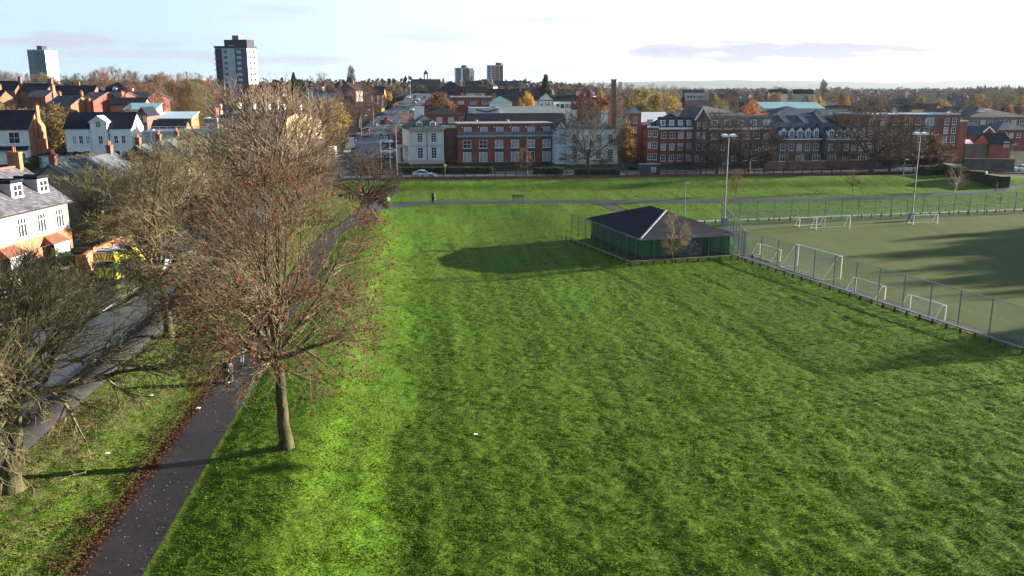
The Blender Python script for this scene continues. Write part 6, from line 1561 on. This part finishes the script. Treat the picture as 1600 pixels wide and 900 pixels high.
wall('brown brick retaining wall with flat top below the far right houses', [at(1503, 269), (at(1503, 269)[0] + 12, at(1503, 269)[1] + 2.2)], .5, 2.8, mat('old_wall', (0.075, 0.065, 0.058), var=.3, scale=.6), name='retaining_wall')
wall('dark upper garden wall stepped above the brown retaining wall', [(Xat(1507, 212), 212), (Xat(1560, 215), 215)], .4, 4.3, BRICK_DARK)
x_, y_, z_ = at(1531, 260)
for lab, dx, dy, ww in (('white shed roof between the five-storey flats and the bright brick house, left one', -2.6, 13, 3.6), ('small white shed roof next to the left shed above the brown wall', 2.2, 14, 3.0)):
    h = House('garden_shed', lab, (x_ + dx, y_ + dy, .8), .1, ww, 3, 3.6, 4.4, 'gx', BRICK_DARK, WHITE, cat='shed', oh=.2)
for k, (uu, vv, lab) in enumerate(((607, 313.5, 'right'), (591, 314.5, 'left'))):
    x, y, z = at(uu, vv); t = root('ramp_wall', 'stub brick wall with stone end post on the %s side of the ramp to the road' % lab, 'wall', (x, y, z - .05), math.radians(118))
    mb = MB(); mb.box(0.3, 4.6, -.17, .17, -.3, .75); mb.build('wall', BRICK_BROWN, t); mb = MB(); mb.box(-.2, .28, -.24, .24, -.2, 1.15); mb.build('end_post', STONE, t)
# steps to the clubhouse
x, y, z = at(966, 328.5); t = root('steps', 'dark timber steps leading down from the path to the clubhouse', 'steps', (x, y, z - .05), math.radians(-108))
for i in range(5): mb = MB(); mb.box(i * .55, i * .55 + .5, -1.3, 1.3, -.5 - i * .10, .06 - i * .10); mb.build('tread', TIMBER, t)
# bus shelter
x, y = Xat(1001, 171.5, 1), 171.5; z = gz(x, y); t = root('bus_shelter', 'grey glazed bus shelter with pale flat roof on the cross road', 'bus shelter', (x, y, z), math.radians(7))
mb = MB(); mb.box(-.1, 4.1, -.1, 1.5, 2.35, 2.5); mb.build('roof', mat('shelter_roof', (.22, .24, .26)), t)
SG = mat('shelter_glass', (0.10, 0.14, 0.16), rough=.1, spec=.6)
for x0, x1, y0, y1 in ((0, 2.4, 1.38, 1.41), (2.46, 4.0, 1.38, 1.41), (0, .03, .1, 1.36), (3.97, 4.0, .1, 1.36)): mb = MB(); mb.box(x0, x1, y0, y1, .2, 2.2); mb.build('glass_panel', SG, t)
for x0 in (0, 2.43, 4.0): mb = MB(); mb.tube((x0, 1.395, 0), (x0, 1.395, 2.36), .05); mb.build('post', METAL_GREY, t)
mb = MB(); mb.box(2.5, 3.5, 1.30, 1.365, .7, 1.8); mb.build('timetable_board', mat('board', (.55, .58, .6)), t); mb = MB(); mb.box(.5, 2.2, .9, 1.2, .45, .52); mb.build('bench_seat', METAL_GREY, t)
# blue-grey direction sign beside the villa, with its lettering
x, y = Xat(602, 182), 182; z = gz(x, y); t = root('direction_sign', 'large dark blue direction sign on two posts by the villa', 'road sign', (x - 1.2, y, z), math.radians(4)); zt = Zat(208, y) - z; zb_ = Zat(219, y) - z
SIGN = mat('sign_blue', (0.03, 0.055, 0.11), rough=.4, var=.08)
mb = MB(); mb.box(0, 2.5, -.04, .04, zb_, zt); b_ = mb.build('panel', SIGN, t)
mb = MB(); [mb.box(a0, a1, -.05, -.042, c0, c1) for a0, a1, c0, c1 in ((.05, 2.45, zt - .1, zt - .06), (.05, 2.45, zb_ + .06, zb_ + .1), (.05, .09, zb_ + .1, zt - .1), (2.41, 2.45, zb_ + .1, zt - .1))]; mb.build('border', WHITE, b_)
fc = [(.8, .72, .7), (.35, .40, .25), (1.0, .40, .25), (1.6, .40, .3), (.4, .12, .5), (1.2, .12, .6)]
mb = MB(); hh_ = zt - zb_; rr_ = random.Random(8)
for x0, f, wd in fc:                                   # illegible white lettering as letter-sized strokes
    xx = x0
    while xx < x0 + wd: ww = rr_.uniform(.05, .1); mb.box(xx, xx + ww, -.048, -.0405, zb_ + hh_ * f, zb_ + hh_ * (f + .16)); xx += ww + .04
mb.build('lettering', WHITE, b_)
for xx in (.3, 2.2): mb = MB(); mb.tube((xx, .08, -.2), (xx, .08, zt), .05); mb.build('post', METAL_GREY, t)
x, y = Xat(695.5, 168, 1), 168.0; z = gz(x, y); t = root('beacon', 'post with glowing yellow globe beside the silver car', 'beacon', (x, y, z))
mb = MB(); mb.tube((0, 0, -.1), (0, 0, 2.25), .05); mb.build('pole', mat('banded_pole', (.25, .25, .25)), t)
bpy_ico = MB(); n_ = 10
for i in range(6):
    for j in range(n_): a, b = math.pi * i / 5, 2 * math.pi * j / n_; bpy_ico.v.append((.27 * math.sin(a) * math.cos(b), .27 * math.sin(a) * math.sin(b), 2.5 + .3 * math.cos(a)))
for i in range(5):
    for j in range(n_): bpy_ico.f.append((i * n_ + j, (i + 1) * n_ + j, (i + 1) * n_ + (j + 1) % n_, i * n_ + (j + 1) % n_)); bpy_ico.m.append(0)
bpy_ico.build('globe', mat('yellow_globe', (.75, .55, .06), rough=.3), t, smooth=True)
x, y = Xat(682, 167.3, 1), 167.3; z = gz(x, y); t = root('road_bollard', 'short white roadside bollard below the silver car', 'bollard', (x, y, z)); mb = MB(); mb.box(-.16, .16, -.1, .1, 0, .9); mb.build('body', WHITE, t); mb = MB(); mb.box(-.2, .2, -.14, .14, -.05, .15); mb.build('base', BLACK, t)
x, y, z = at(1083, 262); t = root('notice_board', 'pale blue-green notice board on posts behind the left floodlight', 'sign', (Xat(1134, 186), 186, gz(Xat(1134, 186), 186)), .1)
mb = MB(); mb.box(-.75, .75, -.04, .04, 1.3, 2.6); mb.build('panel', mat('pale_teal', (.30, .42, .42)), t)
for xx in (-.6, .6): mb = MB(); mb.tube((xx, .07, -.2), (xx, .07, 2.6), .05); mb.build('post', METAL_GREY, t)

def signal(label, u, v, hgt):
    x, y, z = at(u, v); t = root('traffic_light', label, 'traffic light', (x, y, z), 0); mb = MB(); mb.tube((0, 0, -.1), (0, 0, hgt), .07, .06); mb.build('pole', BLACK, t)
    mb = MB(); mb.box(-.22, .22, -.16, .12, hgt, hgt + 1.1); hd = mb.build('signal_head', BLACK, t)
    for i, (nm, m) in enumerate((('green_lens', mat('lens_green', (.01, .05, .03))), ('amber_lens', mat('lens_amber', (.08, .04, .01))), ('red_lens', RED_LIT))): mb = MB(); mb.tube((0, -.19, hgt + .2 + i * .34), (0, -.15, hgt + .2 + i * .34), .15, .15, 12); mb.build(nm, m, hd)
RED_LIT = bpy.data.materials.new('red_signal'); RED_LIT.use_nodes = True; q_ = RED_LIT.node_tree.nodes['Principled BSDF']; q_.inputs['Base Color'].default_value = (.5, .02, .02, 1); q_.inputs['Emission Color'].default_value = (1, .05, .03, 1); q_.inputs['Emission Strength'].default_value = 1.2
signal('traffic light showing red above the pink tree on the avenue', 622, 176, 2.6); signal('traffic light showing red at the right of the avenue queue', 663, 172, 2.6)
# bins, bench
def bin_(label, u, v, big=1.0):
    x, y, z = at(u, v); t = root('litter_bin', label, 'bin', (x, y, z + .02)); mb = MB(); mb.tube((0, 0, 0), (0, 0, .95 * big), .27 * big, .31 * big, 14); mb.build('drum', BLACK, t)
    mb = MB(); mb.tube((0, 0, .95 * big), (0, 0, 1.2 * big), .33 * big, .2 * big, 14); mb.build('hood', BLACK, t); mb = MB(); mb.box(-.16 * big, .16 * big, -.34 * big, -.29 * big, .7 * big, .88 * big); mb.build('slot', mat('bin_gold', (.3, .22, .06)), t); return t
bin_('black hooded litter bin on the grass bank by the far path', 677.5, 313.5)
bin_('dark litter bin on the left verge of the near path', 357, 597, 1.05)
x, y, z = at(801, 314.5); t = root('park_bench', 'dark slatted bench beside the far path', 'bench', (x, y, z + .02), math.radians(4))
mb = MB(); [mb.box(0, 1.8, -.02 + i * .13, .09 + i * .13, .43, .47) for i in range(4)]; mb.build('seat', TIMBER, t); mb = MB(); [mb.box(0, 1.8, .5 + i * .02, .54 + i * .02, .55 + i * .14, .65 + i * .14) for i in range(3)]; mb.build('backrest', TIMBER, t)
for xx in (.1, 1.62): mb = MB(); mb.box(xx, xx + .08, 0, .08, 0, .43); mb.box(xx, xx + .08, .46, .54, 0, .95); mb.build('leg', BLACK, t)

# ---------------------------------------------------------------- the hazy winter air
mb = MB(); mb.box(-10000, 13000, -700, 15000, -25, 190); hz = mb.build('haze', [])
hm = bpy.data.materials.new('haze_air'); hm.use_nodes = True; hn, hl = hm.node_tree.nodes, hm.node_tree.links; hn.clear()
ho = hn.new('ShaderNodeOutputMaterial'); hv = hn.new('ShaderNodeVolumePrincipled'); hv.inputs['Color'].default_value = (.42, .50, .61, 1); hv.inputs['Density'].default_value = 0.000045; hv.inputs['Anisotropy'].default_value = 0.3
hl.new(hv.outputs[0], ho.inputs['Volume']); hz.data.materials.append(hm); tag(hz, kind='stuff')

# ---------------------------------------------------------------- vehicles
PAINT = mat('car_paint', (1, 1, 1), var=.03, scale=2, rough=.25, objcol=True, spec=.6)
TYRE = mat('tyre', (.015, .015, .016), rough=.8); RIM = mat('rim', (.35, .36, .38), metal=.6, rough=.35); CARGLASS = mat('car_glass', (.015, .018, .022), rough=.06, spec=.7)
LAMP_R = mat('tail_lamp', (.30, .01, .01), rough=.25); LAMP_W = mat('head_lamp', (.65, .66, .68), rough=.15)
def loft(st, n=0):
    """st: list of (x, [(y,z) half section bottom to top]) mirrored -> mesh"""
    mb = MB(); k = len(st[0][1]); rows = []
    for x, sec in st:
        ring = [(x, y, z) for y, z in sec] + [(x, -y, z) for y, z in reversed(sec)]; rows.append(ring)
    m = 2 * k; V = [p for r_ in rows for p in r_]; F = [(i * m + j, (i + 1) * m + j, (i + 1) * m + (j + 1) % m, i * m + (j + 1) % m) for i in range(len(st) - 1) for j in range(m)]
    F += [tuple(range(m - 1, -1, -1)), tuple((len(st) - 1) * m + j for j in range(m))]
    return mb.add(V, F)
def wheel(t, x, y, r_=.32, w=.2):
    mb = MB(); mb.tube((x, y - w / 2, r_), (x, y + w / 2, r_), r_, r_, 18); o = mb.build('wheel', TYRE, t)
    s = 1 if y > 0 else -1; mb = MB(); mb.tube((x, y + s * w * .5, r_), (x, y + s * (w * .5 + .012), r_), r_ * .62, r_ * .58, 14); mb.build('rim', RIM, o)
def make_car(label, kind='saloon'):
    t = root('parked_car', label, 'car', (0, 0, 0)); L = 4.5 if kind == 'saloon' else 4.0
    hb, hood = (.98, .86) if kind == 'saloon' else (1.0, .92)
    def sec(wd, zb, zs, zt): return [(wd * .9, zb), (wd, zb + .12), (wd, zs), (wd * .93, zt)]
    body = loft([(0, sec(.70, .36, .55, .66)), (.10, sec(.80, .26, .58, .76)), (.9, sec(.86, .22, .66, hood)), (1.45, sec(.87, .22, .70, hood + .07)), (2.4, sec(.87, .22, .70, hb)), (3.4, sec(.87, .22, .72, hb)), (L - .45, sec(.86, .24, .72, .97)), (L - .08, sec(.80, .30, .62, .93)), (L, sec(.74, .36, .58, .80))]); body.build('body', PAINT, t, smooth=False)
    rear = L - .45 if kind == 'saloon' else L - .15
    cab = loft([(1.15, [(.70, hood), (.70, hood + .02)]), (1.95, [(.74, hood + .02), (.60, 1.38)]), (2.5, [(.76, hb - .04), (.62, 1.44)]), (3.0 if kind == 'saloon' else 3.35, [(.76, hb - .04), (.60, 1.40)]), (rear, [(.70, hb - .05), (.64, hb + .03)])]); cab.build('windows', CARGLASS, t)
    rf = loft([(1.93, [(.60, 1.385), (.55, 1.415)]), (2.5, [(.625, 1.44), (.57, 1.475)]), (3.02 if kind == 'saloon' else 3.37, [(.605, 1.40), (.55, 1.43)])]); rf.build('roof', PAINT, t)
    mb = MB()
    for s in (-1, 1):
        mb.bar((1.15, s * .71, hood + .02), (1.95, s * .61, 1.40), .06); mb.bar((2.5, s * .775, hb - .02), (2.5, s * .63, 1.44), .07); mb.bar((3.0 if kind == 'saloon' else 3.35, s * .62, 1.41), (rear, s * .70, hb + .0), .10)
    mb.build('pillars', PAINT, t)
    for x in (.82, L - .85):
        for y in (-.80, .80): wheel(t, x, y)
    for s in (-1, 1):
        mb = MB(); mb.box(-.02, .1, s * .58 - .14, s * .58 + .14, .56, .70); mb.build('headlight', LAMP_W, t); mb = MB(); mb.box(L - .09, L + .015, s * .62 - .12, s * .62 + .12, .66, .86); mb.build('tail_light', LAMP_R, t)
    mb = MB(); mb.box(L - .02, L + .02, -.26, .26, .5, .61); mb.build('number_plate', mat('plate_yellow', (.6, .5, .05)), t)
    return t
CARP = {'saloon': make_car('', 'saloon'), 'hatch': make_car('', 'hatch')}; _cu = {'saloon': False, 'hatch': False}
AVANG = math.atan2(1, -.0915)            # heading up the avenue, away from the camera
def car(label, u, v, ang, col, kind='hatch', group=None, xy=None):
    x, y, z = at(u, v) if xy is None else (*xy, gz(*xy))
    if not _cu[kind]: t = CARP[kind]; _cu[kind] = True
    else: t = dup(CARP[kind])
    L = 4.5 if kind == 'saloon' else 4.0
    t.location = (x - math.cos(ang) * L / 2, y - math.sin(ang) * L / 2, z + .035); t.rotation_euler = (0, 0, ang); tag(t, label, 'car', group)
    for ch in t.children_recursive: ch.color = (*col, 1)
    return t
# headings: the mesh's nose is at its local -x end
AWAY = AVANG + math.pi; TOWARD = AVANG
SILVER = (.52, .58, .62); BLK = (.012, .012, .014); CRED = (.38, .02, .015); CWHITE = (.72, .73, .74); NAVY = (.012, .03, .12); GREYC = (.12, .13, .14)
cra = math.atan2(.12, 1)
car('silver saloon driving along the cross road in front of the villa hedge', 662, 284, cra + math.pi, SILVER, 'saloon', None, (-17.6, cr(-17.6) - 2.0))
car('silver car queuing at the left of the junction', 543, 240, TOWARD, SILVER, 'hatch')
car('dark grey car behind the silver one at the junction', 540, 229, TOWARD, GREYC, 'hatch')
car('black car on the left lane just past the junction', 553, 222, AWAY, BLK, 'hatch')
car('white car with red tail lamps beside the left lamp post', 571, 213, AWAY, CWHITE, 'hatch')
car('red car ahead of the white one in the left lane', 574, 206, AWAY, CRED, 'hatch')
car('black car farther up the avenue left of the pink tree', 598, 193, AWAY, BLK, 'hatch')
car('bright red car up the avenue next to the black one', 604, 189, AWAY, CRED, 'hatch')
car('silver car parked beside the villa, nearest the blue road sign', 606, 224, TOWARD + .9, CWHITE, 'hatch')
car('pale blue-white car parked side-on behind the blue car', 608, 240, cra, SILVER, 'saloon')
car('bright blue car parked nose-out left of the villa', 608.5, 249, TOWARD, NAVY, 'hatch')
car('dark car parked between the road and the bright blue car', 594, 250, TOWARD, BLK, 'hatch')
car('dark blue car parked beneath the stair tower', 996, 247, cra + .2, (.012, .02, .07), 'saloon')
car('white car glimpsed at the left edge below the terrace', 3, 466, TOWARD, CWHITE, 'hatch')
car('dark car under the branches beside the brick garden wall', 100, 446, TOWARD, (.02, .025, .04), 'hatch')
car('silver car half hidden by trunks on the avenue beside the left park tree', 245, 425, AWAY, (.30, .36, .42), 'hatch')
car('white car parked by the right end of the brick retaining wall', 1596, 268, cra, CWHITE, 'hatch')
G = 'cars queuing at the top of the avenue'
for i, (u, v, c) in enumerate(((640, 158, CWHITE), (648, 157, BLK), (656, 160, SILVER), (664, 158, NAVY), (652, 166, SILVER), (660, 169, CWHITE), (632, 178, GREYC), (668, 163, GREYC))):
    Yc = 330 + (178 - v) * 6.5; X = avx(Yc) + (-4.2, -1.4, 1.6, 4.3, -1.4, 4.3, -4.2, 1.6)[i]; car('small distant car in the queue at the top of the avenue', 0, 0, TOWARD, c, 'hatch', G, (X, Yc))
def van(label, xy, ang, L, W_, H_, cabl, col, name='van', box=None):
    x, y = xy; t = root(name, label, 'van', (x - math.cos(ang) * L / 2, y - math.sin(ang) * L / 2, gz(x, y) + .035), ang); w2 = W_ / 2
    b = loft([(0, [(w2 * .9, .3), (w2 * .92, .95)]), (.35, [(w2 * .96, .28), (w2 * .94, 1.15)]), (cabl, [(w2, .28), (w2 * .9, H_ - .15)]), (cabl + .35, [(w2, .28), (w2 * .94, H_)]), (L - .05, [(w2, .28), (w2 * .94, H_)]), (L, [(w2 * .97, .32), (w2 * .9, H_ - .06)])]); o = b.build('body', box or WHITE, t)
    mb = MB(); mb.add([(.42, -w2 * .86, 1.2), (.42, w2 * .86, 1.2), (cabl - .06, w2 * .82, H_ - .3), (cabl - .06, -w2 * .82, H_ - .3), (.5, -w2 * .86, 1.17), (.5, w2 * .86, 1.17), (cabl + .03, w2 * .82, H_ - .34), (cabl + .03, -w2 * .82, H_ - .34)], [(0, 1, 2, 3), (7, 6, 5, 4), (0, 4, 5, 1), (1, 5, 6, 2), (2, 6, 7, 3), (3, 7, 4, 0)]); mb.build('windscreen', CARGLASS, t)
    for s in (-1, 1): mb = MB(); mb.box(cabl - .1, cabl + .75, min(s * w2 * .93, s * (w2 + .012)), max(s * w2 * .93, s * (w2 + .012)), 1.15, H_ - .55); mb.build('side_window', CARGLASS, t)
    for xx in (.9, L - 1.0):
        for s in (-1, 1): wheel(t, xx, s * (w2 - .08), .34, .22)
    for s in (-1, 1): mb = MB(); mb.box(L - .03, L + .02, s * w2 * .82 - .09, s * w2 * .82 + .09, .8, 1.15); mb.build('tail_light', LAMP_R, t); mb = MB(); mb.box(-.02, .08, s * w2 * .66 - .16, s * w2 * .66 + .16, .62, .8); mb.build('headlight', LAMP_W, t)
    return t
Yv = 255; van('white lorry box standing in the left lane of the avenue', (avx(Yv) - 3.4, Yv), AWAY, 7, 2.3, 3.0, 1.5, None, 'box_lorry')
Yv = 232; van('white van parked on the left verge before the red car', (avx(Yv) - 5.4, Yv), AWAY, 5.2, 2.0, 2.3, 1.3, None)
car('white car parked behind the great dark roadside tree', 1416, 276, cra, CWHITE, 'hatch', None, (Xat(1416, 183, 1), 183.0))
# ambulance
YB = mat('ambulance_yellow', (.62, .66, .05), var=.08, rough=.35, spec=.5); GB = mat('ambulance_green', (.03, .22, .06), rough=.35); RB = mat('chevron_red', (.45, .03, .02), rough=.4)
ax, ay, az = at(186, 435); L, W_, H_ = 5.5, 2.0, 2.55
t = van('yellow-green ambulance with red chevrons on its rear parked by the orange wall', (ax - .2, ay + 1.2), AVANG + math.pi - .16, L, W_, H_, 1.4, None, 'ambulance', YB); t['category'] = 'ambulance'; w2 = W_ / 2
mb = MB(); mb.box(1.9, L - .12, -w2 * .86, w2 * .86, H_ - .02, H_ + .10); mb.build('roof_panel', mat('ambulance_roof', (.50, .52, .53), var=.08, rough=.5), t)
for s in (-1, 1):
    mb = MB(); k = 0
    for i in range(6):
        for j in range(2):
            if (i + j) % 2 == 0: x0 = 1.9 + i * .66; mb.box(x0, x0 + .66, min(s * (w2 - .04), s * (w2 + .012)), max(s * (w2 - .04), s * (w2 + .012)), .75 + j * .48, 1.23 + j * .48)
    mb.build('check_panel', GB, t)
mb = MB()
for k in range(4):
    for s in (-1, 1):
        a = .08 + k * .26; mb.add([(L + .012, s * a, 1.95), (L + .012, s * (a + .13), 1.95), (L + .012, s * min(a + .36, w2 * .9), 2.55 if a + .36 < w2 * .9 else 2.4), (L + .012, s * min(a + .23, w2 * .9), 2.55), (L + .002, s * a, 1.95), (L + .002, s * (a + .13), 1.95), (L + .002, s * min(a + .36, w2 * .9), 2.55 if a + .36 < w2 * .9 else 2.4), (L + .002, s * min(a + .23, w2 * .9), 2.55)], [(0, 1, 2, 3), (7, 6, 5, 4), (0, 4, 5, 1), (1, 5, 6, 2), (2, 6, 7, 3), (3, 7, 4, 0)])
mb.build('chevrons', RB, t)
mb = MB(); mb.box(L - .02, L + .016, -w2 * .78, w2 * .78, 1.25, 1.85); mb.build('rear_window', CARGLASS, t)
mb = MB(); mb.box(L - .3, L - .12, -.7, .7, H_ + .1, H_ + .22); mb.build('light_bar', mat('blue_lens', (.02, .06, .35), rough=.2), t); mb = MB(); mb.box(1.2, 1.5, -.7, .7, H_ + .0, H_ + .16); mb.build('light_bar', mat('blue_lens', (.02, .06, .35)), t)

# ---------------------------------------------------------------- people
SKIN = mat('skin', (.42, .24, .17), var=.08); HAIRM = mat('hair', (.03, .02, .015))
def person(label, u, v, face, stride, top, legs, hair=(.03, .02, .015), hgt=1.72):
    x, y, z = at(u, v); t = root('person', label, 'person', (x, y, z + .03), face); s = hgt / 1.72
    J = {'pel': (0, 0, .93), 'wai': (0, 0, 1.10), 'che': (.01, 0, 1.30), 'nk': (.02, 0, 1.46), 'hd': (.04, 0, 1.56), 'cr': (.035, 0, 1.68)}
    for sd, k in ((1, 'l'), (-1, 'r')):
        f = stride * sd
        J.update({'hip' + k: (0, sd * .10, .88), 'kn' + k: (f * .22 + .04, sd * .10, .48), 'an' + k: (f * .42 - .02, sd * .10, .08), 'to' + k: (f * .42 + .17, sd * .12, .035),
                  'sh' + k: (0, sd * .19, 1.38), 'el' + k: (-f * .12 - .02, sd * .25, 1.12), 'wr' + k: (-f * .22 + .08, sd * .24, .88), 'ha' + k: (-f * .24 + .10, sd * .24, .79)})
    Rr = {'pel': .14, 'wai': .13, 'che': .15, 'nk': .055, 'hd': .095, 'cr': .08}
    for k in 'lr': Rr.update({'hip' + k: .095, 'kn' + k: .06, 'an' + k: .045, 'to' + k: .035, 'sh' + k: .07, 'el' + k: .048, 'wr' + k: .035, 'ha' + k: .038})
    names = list(J); E = [('pel', 'wai'), ('wai', 'che'), ('che', 'nk'), ('nk', 'hd'), ('hd', 'cr')]
    for k in 'lr': E += [('pel', 'hip' + k), ('hip' + k, 'kn' + k), ('kn' + k, 'an' + k), ('an' + k, 'to' + k), ('che', 'sh' + k), ('sh' + k, 'el' + k), ('el' + k, 'wr' + k), ('wr' + k, 'ha' + k)]
    me = bpy.data.meshes.new('body'); me.from_pydata([tuple(c * s for c in J[n]) for n in names], [(names.index(a), names.index(b)) for a, b in E], []); o = link(bpy.data.objects.new('body', me), t)
    o.modifiers.new('skin', 'SKIN'); sub = o.modifiers.new('sub', 'SUBSURF'); sub.levels = sub.render_levels = 1
    for i, n in enumerate(names): sv = me.skin_vertices[0].data[i]; sv.radius = (Rr[n] * s, Rr[n] * s); sv.use_root = (n == 'pel')
    dg = bpy.context.evaluated_depsgraph_get(); dg.update(); m2 = bpy.data.meshes.new_from_object(o.evaluated_get(dg)); o.modifiers.clear(); o.data = m2; m2.name = 'body'
    mt, ml, ms = mat('top_' + str(top), top, var=.25, scale=6), mat('legs_' + str(legs), legs, var=.2, scale=6), mat('shoe', (.02, .02, .02))
    m2.materials.clear()
    for m in (SKIN, mt, ml, ms): m2.materials.append(m)
    for p in m2.polygons:
        c = p.center / s; p.use_smooth = True
        p.material_index = 0 if (c.z > 1.47 or (abs(c.y) > .17 and c.z < .87 and c.z > .7)) else 1 if (c.z > .88 or abs(c.y) > .19) else 3 if c.z < .09 else 2
    mb = MB(); k = 8
    for i in range(5):
        for j in range(k): a, b = math.pi * .55 * i / 4, 2 * math.pi * j / k; mb.v.append(((.02 + .112 * math.sin(a) * math.cos(b)) * s, .112 * math.sin(a) * math.sin(b) * s, (1.60 + .125 * math.cos(a)) * s))
    for i in range(4):
        for j in range(k): mb.f.append((i * k + j, (i + 1) * k + j, (i + 1) * k + (j + 1) % k, i * k + (j + 1) % k)); mb.m.append(0)
    mb.build('hair', mat('hair_' + str(hair), hair), t, smooth=True)
    return t
person('person in dark clothes walking on the path at the far right', 1556, 299.5, math.radians(200), .5, (.018, .02, .022), (.015, .016, .02))
person('person in a pale mottled coat standing on the grass edge of the near path', 378, 569, math.radians(80), .15, (.36, .33, .29), (.20, .21, .24), (.09, .06, .04))
person('person in white trousers walking on the path behind the ash trunk', 425, 558, math.radians(86), .6, (.16, .15, .18), (.62, .62, .63))

# litter flecks lying on grass and path
for i, (u, v, lab) in enumerate(((356, 600, 'white scrap of litter at the path edge near the dark bin'), (310, 640, 'white scrap of litter in the leaf drift left of the path'), (168, 711, 'white scrap of litter on the grass right of the gnarled tree'), (743, 681, 'white scrap of litter out on the mown field'), (236, 620, 'white scrap of litter on the grass below the left park tree'))):
    x, y, z = at(u, v); mb = MB(); mb.slab([(-.1, -.06, .09), (.08, -.08, .12), (.11, .05, .1), (-.06, .09, .13)], .02); tag(mb.build('litter', WHITE, None, (x, y, z)), lab, 'litter')
